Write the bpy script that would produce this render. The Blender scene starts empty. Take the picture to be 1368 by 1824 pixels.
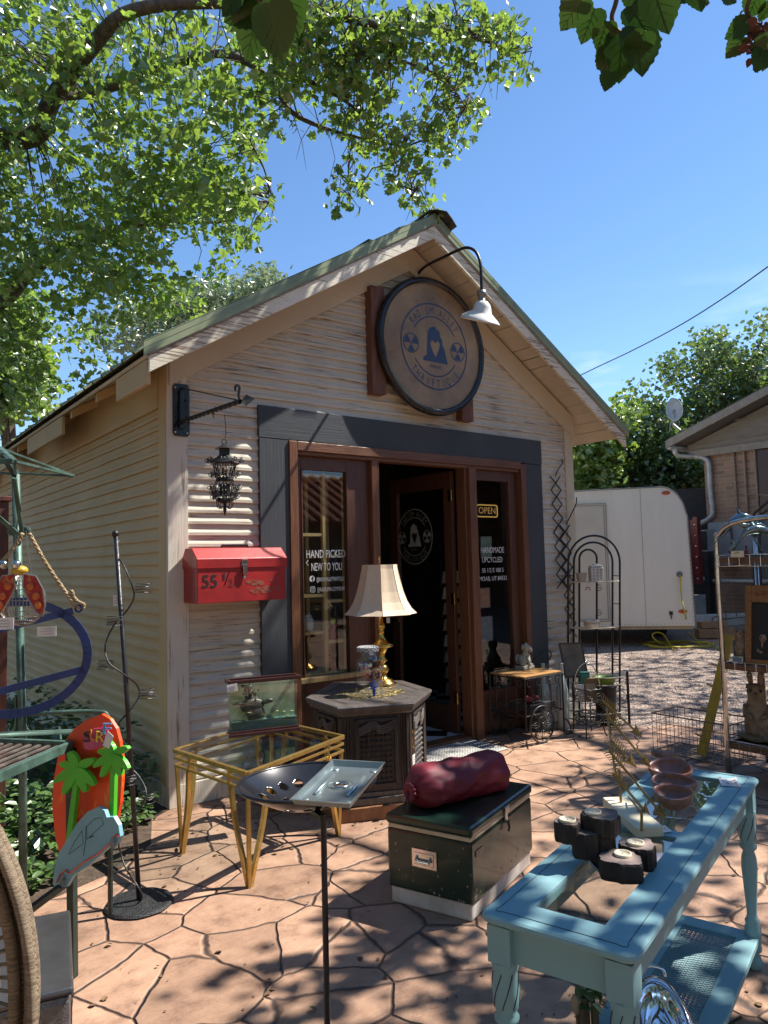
import bpy, math, random
from mathutils import Vector as V3, Matrix
R_=math.radians
random.seed(7)
sc=bpy.context.scene
C=sc.collection
# ---------------- camera ----------------
F=1310.0; ROLL=R_(1.4); PITCH=R_(3.9); AZ=R_(37.3); CAM=V3((0,0,1.6))
_v=V3((math.sin(AZ)*math.cos(PITCH),math.cos(AZ)*math.cos(PITCH),math.sin(PITCH)))
_r=V3((math.cos(AZ),-math.sin(AZ),0)); _u=_r.cross(_v)
CR=_r*math.cos(ROLL)-_u*math.sin(ROLL); CU=_r*math.sin(ROLL)+_u*math.cos(ROLL)
cd=bpy.data.cameras.new('camera'); cam=bpy.data.objects.new('camera',cd); C.objects.link(cam)
m=Matrix.Identity(4)
for i in range(3): m[i][0]=CR[i]; m[i][1]=CU[i]; m[i][2]=-_v[i]; m[i][3]=CAM[i]
cam.matrix_world=m
cd.sensor_fit='VERTICAL'; cd.sensor_height=36.0; cd.lens=F/1824*36; cd.clip_start=0.05; cd.clip_end=2000
sc.camera=cam
# ---------------- sun and sky ----------------
SUNV=V3((-0.565,0.20,-0.80)).normalized()     # direction the light travels
EL=math.asin(-SUNV.z)
w=bpy.data.worlds.new('World'); sc.world=w; w.use_nodes=True
nt=w.node_tree; nt.nodes.clear()
out=nt.nodes.new('ShaderNodeOutputWorld'); bg=nt.nodes.new('ShaderNodeBackground')
sky=nt.nodes.new('ShaderNodeTexSky'); sky.sky_type='NISHITA'; sky.sun_disc=False
sky.sun_elevation=EL; sky.sun_rotation=math.atan2(-SUNV.x,-SUNV.y); sky.altitude=1200; sky.air_density=1.0; sky.dust_density=0.1; sky.ozone_density=2.0
# thin fair-weather cloud wisps low over the horizon
tc=nt.nodes.new('ShaderNodeTexCoord'); mp=nt.nodes.new('ShaderNodeMapping'); mp.inputs['Scale'].default_value=(2.2,2.2,9)
nz=nt.nodes.new('ShaderNodeTexNoise'); nz.inputs['Scale'].default_value=2.6; nz.inputs['Detail'].default_value=7
rp=nt.nodes.new('ShaderNodeValToRGB'); rp.color_ramp.elements[0].position=.54; rp.color_ramp.elements[1].position=.74
sx=nt.nodes.new('ShaderNodeSeparateXYZ'); mr=nt.nodes.new('ShaderNodeMapRange')
mr.inputs['From Min'].default_value=.34; mr.inputs['From Max'].default_value=.16
mu=nt.nodes.new('ShaderNodeMath'); mu.operation='MULTIPLY'; mx=nt.nodes.new('ShaderNodeMixRGB'); mx.inputs[2].default_value=(7.5,8.0,8.8,1)
L=nt.links.new
L(tc.outputs['Generated'],mp.inputs[0]); L(mp.outputs[0],nz.inputs[0]); L(nz.outputs[0],rp.inputs[0])
L(tc.outputs['Generated'],sx.inputs[0]); L(sx.outputs['Z'],mr.inputs[0]); L(rp.outputs[0],mu.inputs[0]); L(mr.outputs[0],mu.inputs[1])
L(mu.outputs[0],mx.inputs[0]); hs=nt.nodes.new('ShaderNodeHueSaturation'); hs.inputs['Saturation'].default_value=1.12; hs.inputs['Value'].default_value=1.25
L(sky.outputs[0],hs.inputs['Color']); L(hs.outputs[0],mx.inputs[1]); L(mx.outputs[0],bg.inputs[0]); L(bg.outputs[0],out.inputs[0])
bg.inputs[1].default_value=0.09
sd=bpy.data.lights.new('sun','SUN'); sd.energy=5.0; sd.angle=R_(.53); sd.color=(1,.94,.85)
so=bpy.data.objects.new('sun',sd); C.objects.link(so); so.rotation_euler=SUNV.to_track_quat('-Z','Y').to_euler(); so.location=(10,-5,15)
vs=sc.view_settings; vs.view_transform='Standard'; vs.look='None'; vs.gamma=1; vs.use_curve_mapping=False; vs.exposure=1.02
sc.cycles.max_bounces=8; sc.cycles.transparent_max_bounces=12; sc.cycles.use_denoising=True
sc.cycles.caustics_reflective=False; sc.cycles.caustics_refractive=False
# ---------------- photo rays: where a thing seen in the photograph stands ----------------
def ray(px,py): return _v+CR*((px-684)/F)-CU*((py-912)/F)
def G(px,py,z=0):
    d=ray(px,py); return CAM+d*((z-CAM.z)/d.z)
def PY(px,py,Y):
    d=ray(px,py); return CAM+d*(Y/d.y)
def PX(px,py,X):
    d=ray(px,py); return CAM+d*(X/d.x)
def PD(px,py,D): return CAM+ray(px,py).normalized()*D
def proj(p):
    d=V3(p)-CAM; z=d.dot(_v)
    return (684+F*d.dot(CR)/z, 912-F*d.dot(CU)/z, z)
X,Y,Z=V3((1,0,0)),V3((0,1,0)),V3((0,0,1))
# ---------------- materials ----------------
MATS={}
def mat(name,col=(.5,.5,.5),rough=.6,metal=0,col2=None,sc_=8,stretch=(1,1,1),bump=0,bsc=None,thr=(.35,.65),spec=.5,emit=None,detail=6,coat=0):
    if name in MATS: return MATS[name]
    M=bpy.data.materials.new(name); MATS[name]=M; M.use_nodes=True
    n=M.node_tree.nodes; l=M.node_tree.links.new; P=n['Principled BSDF']
    P.inputs['Roughness'].default_value=rough; P.inputs['Metallic'].default_value=metal
    P.inputs['Specular IOR Level'].default_value=spec; P.inputs['Coat Weight'].default_value=coat
    if col2 is None: col2=tuple(c*.72 for c in col)
    t=n.new('ShaderNodeTexCoord'); mp=n.new('ShaderNodeMapping'); mp.inputs['Scale'].default_value=stretch
    a=n.new('ShaderNodeTexNoise'); a.inputs['Scale'].default_value=sc_; a.inputs['Detail'].default_value=detail; a.inputs['Roughness'].default_value=.62
    r=n.new('ShaderNodeValToRGB'); e=r.color_ramp.elements
    e[0].position=thr[0]; e[1].position=thr[1]; e[0].color=(*col2,1); e[1].color=(*col,1)
    l(t.outputs['Object'],mp.inputs[0]); l(mp.outputs[0],a.inputs[0]); l(a.outputs[0],r.inputs[0]); l(r.outputs[0],P.inputs['Base Color'])
    if bump:
        b=n.new('ShaderNodeBump'); b.inputs['Strength'].default_value=bump; b.inputs['Distance'].default_value=.01
        a2=n.new('ShaderNodeTexNoise'); a2.inputs['Scale'].default_value=bsc or sc_*3; a2.inputs['Detail'].default_value=8
        l(mp.outputs[0],a2.inputs[0]); l(a2.outputs[0],b.inputs['Height']); l(b.outputs[0],P.inputs['Normal'])
    if emit:
        P.inputs['Emission Color'].default_value=(*emit[:3],1); P.inputs['Emission Strength'].default_value=emit[3]
    return M
def glassmat(name,tint=(1,1,1),rough=0.0,ior=1.5,extra=0.0,mixc=None):
    M=bpy.data.materials.new(name); MATS[name]=M; M.use_nodes=True
    n=M.node_tree.nodes; l=M.node_tree.links.new; n.clear()
    o=n.new('ShaderNodeOutputMaterial'); tr=n.new('ShaderNodeBsdfTransparent'); gl=n.new('ShaderNodeBsdfGlossy'); mxs=n.new('ShaderNodeMixShader')
    fr=n.new('ShaderNodeFresnel'); fr.inputs[0].default_value=ior; ad=n.new('ShaderNodeMath'); ad.operation='ADD'; ad.inputs[1].default_value=extra
    tr.inputs[0].default_value=(*tint,1); gl.inputs['Roughness'].default_value=rough
    ge=n.new('ShaderNodeNewGeometry'); iv=n.new('ShaderNodeMath'); iv.operation='SUBTRACT'; iv.inputs[0].default_value=1; mu_=n.new('ShaderNodeMath'); mu_.operation='MULTIPLY'; l(ge.outputs['Backfacing'],iv.inputs[1])
    l(fr.outputs[0],ad.inputs[0]); l(ad.outputs[0],mu_.inputs[0]); l(iv.outputs[0],mu_.inputs[1]); l(mu_.outputs[0],mxs.inputs[0]); l(tr.outputs[0],mxs.inputs[1]); l(gl.outputs[0],mxs.inputs[2]); l(mxs.outputs[0],o.inputs[0])
    return M
def leafmat(name,c1,c2,trans=.45,scl=3,gloss=.12):
    M=bpy.data.materials.new(name); MATS[name]=M; M.use_nodes=True
    n=M.node_tree.nodes; l=M.node_tree.links.new; n.clear()
    o=n.new('ShaderNodeOutputMaterial'); d=n.new('ShaderNodeBsdfDiffuse'); t=n.new('ShaderNodeBsdfTranslucent'); g=n.new('ShaderNodeBsdfGlossy'); g.inputs['Roughness'].default_value=.38
    a=n.new('ShaderNodeMixShader'); a.inputs[0].default_value=trans; b=n.new('ShaderNodeMixShader'); b.inputs[0].default_value=gloss
    tc=n.new('ShaderNodeTexCoord'); z=n.new('ShaderNodeTexNoise'); z.inputs['Scale'].default_value=scl; z.inputs['Detail'].default_value=4
    r=n.new('ShaderNodeValToRGB'); e=r.color_ramp.elements; e[0].position=.35; e[1].position=.65; e[0].color=(*c1,1); e[1].color=(*c2,1)
    hs=n.new('ShaderNodeHueSaturation'); hs.inputs['Value'].default_value=1.8; hs.inputs['Hue'].default_value=.492
    l(tc.outputs['Object'],z.inputs[0]); l(z.outputs[0],r.inputs[0]); l(r.outputs[0],d.inputs[0]); l(r.outputs[0],hs.inputs['Color']); l(hs.outputs[0],t.inputs[0])
    l(d.outputs[0],a.inputs[1]); l(t.outputs[0],a.inputs[2]); l(a.outputs[0],b.inputs[1]); l(g.outputs[0],b.inputs[2]); l(b.outputs[0],o.inputs[0])
    return M
# old clapboard paint: cream with scaly bare streaks along the grain
def paint(name,col,col2,bare,amt,along='X',rough=.75,bump=.5):
    M=bpy.data.materials.new(name); MATS[name]=M; M.use_nodes=True
    n=M.node_tree.nodes; l=M.node_tree.links.new; P=n['Principled BSDF']; P.inputs['Roughness'].default_value=rough; P.inputs['Specular IOR Level'].default_value=.25
    t=n.new('ShaderNodeTexCoord')
    st={'X':(2.6,14,75),'Y':(14,2.2,55),'Z':(60,60,2.2),'N':(20,20,20)}[along]
    mp=n.new('ShaderNodeMapping'); mp.inputs['Scale'].default_value=st; l(t.outputs['Object'],mp.inputs[0])
    a=n.new('ShaderNodeTexNoise'); a.inputs['Scale'].default_value=1.0; a.inputs['Detail'].default_value=9; a.inputs['Roughness'].default_value=.7; l(mp.outputs[0],a.inputs[0])
    big=n.new('ShaderNodeTexNoise'); big.inputs['Scale'].default_value=1.6; big.inputs['Detail'].default_value=3; l(t.outputs['Object'],big.inputs[0])
    r1=n.new('ShaderNodeValToRGB'); r1.color_ramp.elements[0].position=.35; r1.color_ramp.elements[1].position=.65; r1.color_ramp.elements[0].color=(*col2,1); r1.color_ramp.elements[1].color=(*col,1); l(big.outputs[0],r1.inputs[0])
    ad=n.new('ShaderNodeMath'); ad.operation='MULTIPLY_ADD'; ad.inputs[1].default_value=.35; l(big.outputs[0],ad.inputs[0]); l(a.outputs[0],ad.inputs[2])
    r2=n.new('ShaderNodeValToRGB'); r2.color_ramp.elements[0].position=.545+.1*amt; r2.color_ramp.elements[1].position=.59+.1*amt
    r2.color_ramp.elements[0].color=(1,1,1,1); r2.color_ramp.elements[1].color=(0,0,0,1); l(ad.outputs[0],r2.inputs[0])
    mx=n.new('ShaderNodeMixRGB'); mx.inputs[2].default_value=(*bare,1); l(r2.outputs[0],mx.inputs[0]); l(r1.outputs[0],mx.inputs[1]); l(mx.outputs[0],P.inputs['Base Color'])
    b=n.new('ShaderNodeBump'); b.inputs['Strength'].default_value=bump; b.inputs['Distance'].default_value=.006; l(a.outputs[0],b.inputs['Height']); l(b.outputs[0],P.inputs['Normal'])
    return M
cream_f=paint('cream front paint',(.66,.61,.50),(.54,.49,.40),(.27,.23,.185),.12)
cream_s=paint('cream side paint',(.62,.46,.255),(.55,.40,.21),(.36,.26,.15),-.9,'Y',bump=.35)  # warmer copy of the front cream; warmth of bounced light is in the colour
cream_t=paint('cream trim paint',(.62,.56,.42),(.54,.48,.35),(.34,.27,.20),-.6,'Z')
cream_v=paint('scaling white paint',(.70,.65,.55),(.62,.56,.46),(.29,.24,.18),.0,'Z')
cream_r=paint('cream rake paint',(.62,.56,.44),(.54,.48,.37),(.3,.22,.15),-.8,'X')
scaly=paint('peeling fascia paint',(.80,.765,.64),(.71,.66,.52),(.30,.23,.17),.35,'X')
greytrim=paint('charcoal trim paint',(.075,.082,.09),(.055,.062,.07),(.12,.12,.11),-.9,'Z',rough=.55)
greytrimx=paint('charcoal header paint',(.075,.082,.09),(.055,.062,.07),(.12,.12,.11),-.9,'X',rough=.55)
stain=mat('brown stained wood',(.20,.085,.04),.42,col2=(.11,.045,.022),sc_=3,stretch=(26,26,1.4),bump=.3)
stainx=mat('brown stained wood across',(.20,.085,.04),.42,col2=(.11,.045,.022),sc_=3,stretch=(1.4,26,26),bump=.3)
stain_d=mat('dark stained door wood',(.12,.05,.028),.4,col2=(.075,.03,.018),sc_=3,stretch=(22,22,1.4),bump=.2)
pine=mat('pale pine',(.56,.39,.17),.5,col2=(.42,.27,.11),sc_=3,stretch=(18,18,1.5))
gpane=glassmat('window glass',(.93,.96,.95),0,1.5,.035)
gclear=glassmat('clear glass',(.98,.99,.99),0,1.45,.05)
gtop=glassmat('table glass',(.93,.97,.97),.0,1.5,.13)
white=mat('white vinyl lettering',(.8,.8,.78),.5)
black=mat('black iron',(.018,.018,.02),.38,.3,col2=(.03,.03,.032),bump=.2,bsc=90)
blackm=mat('black enamel',(.012,.013,.016),.22,.2,col2=(.02,.021,.026))
gjar=glassmat('jar glass',(.96,.98,.98),.02,1.5,.12)
gold=mat('antique gold metal',(.62,.42,.14),.34,.85,col2=(.46,.29,.09),sc_=14,bump=.08)
brass=mat('polished brass',(.72,.47,.13),.2,1,col2=(.58,.36,.1),sc_=20)
chrome=mat('chrome tube',(.66,.66,.64),.2,1,col2=(.42,.40,.37),sc_=12)
steel=mat('galvanised steel',(.42,.49,.50),.36,.85,col2=(.28,.34,.35),sc_=6,bump=.06)
paper=mat('white price tag',(.8,.79,.77),.7)
ink=mat('dark handwriting ink',(.03,.03,.05),.7)
# ---------------- mesh builder ----------------
def tag(o,label=None,cat=None,group=None,kind=None):
    if label: o['label']=label
    if cat: o['category']=cat
    if group: o['group']=group
    if kind: o['kind']=kind
    return o
def thing(name,label,cat,loc=(0,0,0),rz=0,group=None):
    o=bpy.data.objects.new(name,None); o.empty_display_size=.1; C.objects.link(o); o.location=loc; o.rotation_euler=(0,0,rz)
    return tag(o,label,cat,group)
def rootmat(o):
    while o.parent: o=o.parent
    return Matrix.Translation(o.location) @ o.rotation_euler.to_matrix().to_4x4()
def frame(d,up=None):
    d=V3(d).normalized(); up=V3(up) if up else (Z if abs(d.z)<.95 else X)
    a=d.cross(up).normalized(); b=a.cross(d).normalized()
    return a,b
class B:
    def __init__(s): s.v=[]; s.f=[]; s.m=[]
    def add(s,v,f,m=0):
        k=len(s.v); s.v+=[tuple(p) for p in v]; s.f+=[tuple(i+k for i in q) for q in f]; s.m+=[m]*len(f); return s
    def box(s,c,d,u=X,v=Y,w=Z,m=0):
        c=V3(c); a,b,e=V3(u)*d[0]/2,V3(v)*d[1]/2,V3(w)*d[2]/2
        P=[c+a*i+b*j+e*k for i in(-1,1) for j in(-1,1) for k in(-1,1)]
        return s.add(P,[(0,1,3,2),(4,6,7,5),(0,4,5,1),(2,3,7,6),(0,2,6,4),(1,5,7,3)],m)
    def bb(s,x0,x1,y0,y1,z0,z1,m=0): return s.box(((x0+x1)/2,(y0+y1)/2,(z0+z1)/2),(abs(x1-x0),abs(y1-y0),abs(z1-z0)),m=m)
    def bar(s,p,q,a,b,up=None,m=0):
        p,q=V3(p),V3(q); d=q-p; n,u=frame(d,up); return s.box((p+q)/2,(d.length,a,b),d.normalized(),n,u,m)
    def tube(s,pts,r,n=8,closed=False,m=0):
        pts=[V3(p) for p in pts]; N=len(pts); rr=r if isinstance(r,(list,tuple)) else [r]*N
        V=[];u=None
        for i,p in enumerate(pts):
            if closed: d=pts[(i+1)%N]-pts[i-1]
            else: d=pts[min(i+1,N-1)]-pts[max(i-1,0)]
            if d.length<1e-9: d=Z
            d.normalize()
            if u is None: a,u=frame(d)
            else:
                u=(u-d*u.dot(d))
                if u.length<1e-6: _,u=frame(d)
                u.normalize()
            a=d.cross(u)
            for k in range(n):
                t=2*math.pi*k/n; V.append(p+(a*math.cos(t)+u*math.sin(t))*rr[i])
        Fc=[]
        for i in range(N if closed else N-1):
            j=(i+1)%N
            for k in range(n): Fc.append((i*n+k,i*n+(k+1)%n,j*n+(k+1)%n,j*n+k))
        if not closed: Fc+= [tuple(range(n))[::-1],tuple((N-1)*n+k for k in range(n))]
        return s.add(V,Fc,m)
    def lathe(s,prof,c,n=24,u=X,v=Y,w=Z,m=0,cap=True,fn=None):
        c=V3(c);V=[]
        for r,h in prof:
            for k in range(n):
                t=2*math.pi*k/n; q=r*(fn(t,h) if fn else 1); V.append(c+V3(u)*q*math.cos(t)+V3(v)*q*math.sin(t)+V3(w)*h)
        Fc=[(i*n+k,i*n+(k+1)%n,(i+1)*n+(k+1)%n,(i+1)*n+k) for i in range(len(prof)-1) for k in range(n)]
        if cap: Fc+=[tuple(range(n))[::-1],tuple((len(prof)-1)*n+k for k in range(n))]
        return s.add(V,Fc,m)
    def ell(s,c,r,n=14,u=X,v=Y,w=Z,m=0,jit=0):
        c=V3(c);V=[];k2=n//2
        for i in range(k2+1):
            a=-math.pi/2+math.pi*i/k2
            for k in range(n):
                t=2*math.pi*k/n; q=1+random.uniform(-jit,jit)
                V.append(c+(V3(u)*r[0]*math.cos(a)*math.cos(t)+V3(v)*r[1]*math.cos(a)*math.sin(t)+V3(w)*r[2]*math.sin(a))*q)
        return s.add(V,[(i*n+k,i*n+(k+1)%n,(i+1)*n+(k+1)%n,(i+1)*n+k) for i in range(k2) for k in range(n)],m)
    def slab(s,pts,t,o=(0,0,0),u=X,v=Z,w=None,m=0):
        # pts: 2D outline in (u,v) at o, extruded t along w
        o=V3(o); u,v=V3(u),V3(v); w=V3(w) if w else u.cross(v)
        n=len(pts); A=[o+u*a+v*b for a,b in pts]; Bt=[p+w*t for p in A]
        return s.add(A+Bt,[tuple(range(n))[::-1],tuple(range(n,2*n))]+[(i,(i+1)%n,n+(i+1)%n,n+i) for i in range(n)],m)
    def build(s,name,mt,parent=None,smooth=False,bev=0,label=None,sub=0,solid=0):
        me=bpy.data.meshes.new(name)
        vs_=s.v
        if parent:
            im=rootmat(parent).inverted(); vs_=[tuple(im@V3(p)) for p in s.v]
        me.from_pydata(vs_,[],s.f); me.validate()
        for q in (mt if isinstance(mt,(list,tuple)) else [mt]): me.materials.append(q)
        if isinstance(mt,(list,tuple)) and len(me.polygons)==len(s.m): me.polygons.foreach_set('material_index',s.m)
        if smooth: me.polygons.foreach_set('use_smooth',[True]*len(me.polygons))
        o=bpy.data.objects.new(name,me); C.objects.link(o)
        if parent: o.parent=parent
        if solid: k=o.modifiers.new('t','SOLIDIFY'); k.thickness=solid; k.offset=0
        if bev: k=o.modifiers.new('b','BEVEL'); k.width=bev; k.segments=2; k.limit_method='ANGLE'
        if sub: k=o.modifiers.new('s','SUBSURF'); k.levels=sub; k.render_levels=sub
        if label: o['label']=label
        return o
def struct(name,b,mt,**k): o=b.build(name,mt,**k); o['kind']='structure'; return o
def arc(c,r,a0,a1,n,u=X,v=Z,r2=None):
    c=V3(c); r2=r2 or r
    return [c+V3(u)*r*math.cos(R_(a0+(a1-a0)*i/n))+V3(v)*r2*math.sin(R_(a0+(a1-a0)*i/n)) for i in range(n+1)]
def spiral(c,r,turns,u,v,a0=0,n=18,rev=1):
    c=V3(c); return [c+(V3(u)*math.cos(a0+rev*2*math.pi*turns*i/n)+V3(v)*math.sin(a0+rev*2*math.pi*turns*i/n))*r*(1-.8*i/n) for i in range(n+1)]
def bez(p,n=24):
    # Catmull-Rom through points
    p=[V3(q) for q in p]; P=[p[0]*2-p[1]]+p+[p[-1]*2-p[-2]]; o=[]
    seg=len(p)-1; k=max(2,n//seg)
    for i in range(seg):
        a,b,c,d=P[i:i+4]
        for j in range(k):
            t=j/k; o.append(.5*((2*b)+(c-a)*t+(2*a-5*b+4*c-d)*t*t+(3*b-a-3*c+d)*t**3))
    o.append(p[-1]); return o
# ---------------- lettering and flat artwork ----------------
_cache={}
def _cm(cu):
    o=bpy.data.objects.new('tmp',cu); C.objects.link(o); dg=bpy.context.evaluated_depsgraph_get()
    me=o.evaluated_get(dg).to_mesh(); v=[p.co.copy() for p in me.vertices]; f=[tuple(q.vertices) for q in me.polygons]
    o.evaluated_get(dg).to_mesh_clear(); bpy.data.objects.remove(o); return v,f
def glyphs(t):
    if t in _cache: return _cache[t]
    cu=bpy.data.curves.new('t','FONT'); cu.body=t; cu.size=1; cu.resolution_u=3
    v,f=_cm(cu); xs=[p.x for p in v] or [0]; _cache[t]=(v,f,min(xs),max(xs)); return _cache[t]
def text(b,t,o,u,v,h,w=None,wx=1.0,m=0,align='L'):
    """flat letters: h is the cap height; w forces the total width"""
    vv,ff,x0,x1=glyphs(t); s=h/.70; sx_=s*wx if not w else w/(x1-x0)
    off={'L':-x0,'C':-(x0+x1)/2}[align]; o=V3(o)
    b.add([o+V3(u)*(p.x+off)*sx_+V3(v)*p.y*s for p in vv],ff,m)
def arctext(b,t,c,u,v,r,a0,a1,h,wx=.8,inward=False,m=0):
    n=len(t)
    for i,ch in enumerate(t):
        if ch==' ': continue
        a=R_(a0+(a1-a0)*i/(n-1)); rad=V3(u)*math.cos(a)+V3(v)*math.sin(a); tan=V3(u)*math.sin(a)-V3(v)*math.cos(a)
        if inward: text(b,ch,V3(c)+rad*r,-tan,-rad,h,wx=wx,m=m,align='C')
        else: text(b,ch,V3(c)+rad*r,tan,rad,h,wx=wx,m=m,align='C')
def flat(b,loops,o,u,v,m=0):
    cu=bpy.data.curves.new('t','CURVE'); cu.dimensions='2D'; cu.fill_mode='BOTH'
    for lp in loops:
        s=cu.splines.new('POLY'); s.points.add(len(lp)-1); s.use_cyclic_u=True
        for p,q in zip(s.points,lp): p.co=(q[0],q[1],0,1)
    vv,ff=_cm(cu); o=V3(o); b.add([o+V3(u)*p.x+V3(v)*p.y for p in vv],ff,m)
def circ(r,n=40,c=(0,0)): return [(c[0]+r*math.cos(2*math.pi*i/n),c[1]+r*math.sin(2*math.pi*i/n)) for i in range(n)]
def logo(b,c,u,v,Rr):
    """round shop badge, outer ring radius Rr, drawn on the plane (u,v) at c"""
    c=V3(c)
    flat(b,[circ(Rr,64),circ(Rr*.965,64)],c,u,v)
    for a0,a1 in ((28,152),(208,332)):      # inner ring broken by the trefoils
        q=[(Rr*.70*math.cos(R_(a)),Rr*.70*math.sin(R_(a))) for a in range(a0,a1+1,6)]+[(Rr*.672*math.cos(R_(a)),Rr*.672*math.sin(R_(a))) for a in range(a1,a0-1,-6)]
        flat(b,[q],c,u,v)
    for sg in (-1,1):
        k=(sg*Rr*.70,-Rr*.02); flat(b,[circ(Rr*.225,32,k),circ(Rr*.2,32,k)],c,u,v)
        for j in range(3):
            a=-90+120*j; q=[(k[0]+Rr*.05*math.cos(R_(a+t)),k[1]+Rr*.05*math.sin(R_(a+t))) for t in (-30,0,30)]+[(k[0]+Rr*.19*math.cos(R_(a+t)),k[1]+Rr*.19*math.sin(R_(a+t))) for t in (30,15,0,-15,-30)]
            flat(b,[q],c,u,v)
        flat(b,[circ(Rr*.032,12,k)],c,u,v)
    A=[(-.36,-.36),(-.345,-.28),(-.25,-.22),(-.24,-.05),(-.22,.2),(-.19,.36),(-.10,.44),(.02,.47),(.06,.41),(.15,.38),(.17,.25),(.22,.2),(.24,.05),(.29,-.02),(.33,-.2),(.38,-.36),(.12,-.36),(.03,-.25),(-.03,-.36)]
    H=[(0.02,-.26),(-.08,-.1),(-.135,.02),(-.13,.1),(-.07,.14),(-.02,.12),(0.01,.07),(.05,.12),(.1,.14),(.155,.1),(.15,.02),(.1,-.1)]
    H=[(x+.0,y) for x,y in H]
    A2=[p for p in A if p!=(.03,-.25)]
    flat(b,[[(x*Rr*1.0,y*Rr) for x,y in A2],[(x*Rr*.98,y*Rr) for x,y in H]],c,u,v)
    text(b,'MOAB UT',c-V3(v)*Rr*.5,u,v,Rr*.07,w=Rr*.34,align='C')
    arctext(b,'RADIUM ALLEY',c,u,v,Rr*.745,142,38,Rr*.17,wx=.62)
    arctext(b,'THRIFTIQUE',c,u,v,Rr*.93,222,318,Rr*.17,wx=.62,inward=True)
def pricetag(o,u,v,w,h,parent=None,label=None):
    """a small written card; as a part if it has a parent"""
    b=B(); b.box(V3(o)+V3(u)*w/2+V3(v)*h/2,(w,h,.0015),u,v,V3(u).cross(V3(v)))
    t=b.build('price_tag',paper,parent)
    k=B(); wv=V3(u).cross(V3(v))*.0015
    for i in range(3): 
        y=h*(.75-.25*i); k.tube([V3(o)+wv+V3(u)*w*(.2+.6*j/8)+V3(v)*(y+h*.05*math.sin(j*2.3+i)) for j in range(9)],h*.012,4)
    k.build('handwriting',ink,t); return t
# ======================= GROUND =======================
def pavermat():
    M=bpy.data.materials.new('stamped flagstone'); M.use_nodes=True; n=M.node_tree.nodes; l=M.node_tree.links.new; P=n['Principled BSDF']; P.inputs['Specular IOR Level'].default_value=.35
    t=n.new('ShaderNodeTexCoord'); nz=n.new('ShaderNodeTexNoise'); nz.inputs['Scale'].default_value=3; nz.inputs['Detail'].default_value=3
    ad=n.new('ShaderNodeMixRGB'); ad.blend_type='LINEAR_LIGHT'; ad.inputs[0].default_value=.05
    l(t.outputs['Object'],nz.inputs[0]); l(t.outputs['Object'],ad.inputs[1]); l(nz.outputs['Color'],ad.inputs[2])
    vo=n.new('ShaderNodeTexVoronoi'); vo.feature='DISTANCE_TO_EDGE'; vo.inputs['Scale'].default_value=2.75; vo.inputs['Randomness'].default_value=.9; l(ad.outputs[0],vo.inputs['Vector'])
    vc=n.new('ShaderNodeTexVoronoi'); vc.inputs['Scale'].default_value=2.75; vc.inputs['Randomness'].default_value=.9; l(ad.outputs[0],vc.inputs['Vector'])
    j=n.new('ShaderNodeValToRGB'); j.color_ramp.elements[0].position=.004; j.color_ramp.elements[1].position=.017; l(vo.outputs['Distance'],j.inputs[0])
    a=n.new('ShaderNodeTexNoise'); a.inputs['Scale'].default_value=7; a.inputs['Detail'].default_value=10; a.inputs['Roughness'].default_value=.68; l(t.outputs['Object'],a.inputs[0])
    r=n.new('ShaderNodeValToRGB'); e=r.color_ramp.elements; e[0].position=.30; e[0].color=(.21,.125,.085,1); e[1].position=.66; e[1].color=(.45,.28,.185,1)
    k=e.new(.47); k.color=(.365,.22,.147,1); l(a.outputs[0],r.inputs[0])
    # darker creases stamped into each stone, where the noise runs low
    mp=n.new('ShaderNodeMapping'); mp.inputs['Scale'].default_value=(1,3.2,1); mp.inputs['Rotation'].default_value=(0,0,.6); l(ad.outputs[0],mp.inputs[0])
    cr=n.new('ShaderNodeTexNoise'); cr.inputs['Scale'].default_value=8; cr.inputs['Detail'].default_value=8; cr.inputs['Roughness'].default_value=.72; l(mp.outputs[0],cr.inputs[0])
    c2=n.new('ShaderNodeValToRGB'); q=c2.color_ramp.elements; q[0].position=.30; q[0].color=(0.30,.30,.33,1); q[1].position=.37; q[1].color=(1,1,1,1); l(cr.outputs[0],c2.inputs[0])
    m1=n.new('ShaderNodeMixRGB'); m1.blend_type='MULTIPLY'; m1.inputs[0].default_value=.6; l(r.outputs[0],m1.inputs[1]); l(c2.outputs[0],m1.inputs[2])
    hs=n.new('ShaderNodeHueSaturation'); sp=n.new('ShaderNodeSeparateXYZ'); mr=n.new('ShaderNodeMapRange'); mr.inputs['To Min'].default_value=.78; mr.inputs['To Max'].default_value=1.15
    l(vc.outputs['Color'],sp.inputs[0]); l(sp.outputs[0],mr.inputs[0]); l(mr.outputs[0],hs.inputs['Value']); l(m1.outputs[0],hs.inputs['Color'])
    m2=n.new('ShaderNodeMixRGB'); m2.inputs[1].default_value=(.075,.05,.042,1); l(j.outputs[0],m2.inputs[0]); l(hs.outputs[0],m2.inputs[2]); l(m2.outputs[0],P.inputs['Base Color'])
    ro=n.new('ShaderNodeMapRange'); ro.inputs['To Min'].default_value=.38; ro.inputs['To Max'].default_value=.75; l(a.outputs[0],ro.inputs[0]); l(ro.outputs[0],P.inputs['Roughness'])
    hm=n.new('ShaderNodeMath'); hm.operation='MULTIPLY_ADD'; hm.inputs[1].default_value=.5; jh=n.new('ShaderNodeMapRange'); jh.interpolation_type='SMOOTHSTEP'; jh.inputs['From Max'].default_value=.03; l(vo.outputs['Distance'],jh.inputs[0]); l(cr.outputs[0],hm.inputs[0]); l(jh.outputs[0],hm.inputs[2])
    b=n.new('ShaderNodeBump'); b.inputs['Strength'].default_value=.8; b.inputs['Distance'].default_value=.02; l(hm.outputs[0],b.inputs['Height']); l(b.outputs[0],P.inputs['Normal'])
    return M
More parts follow.
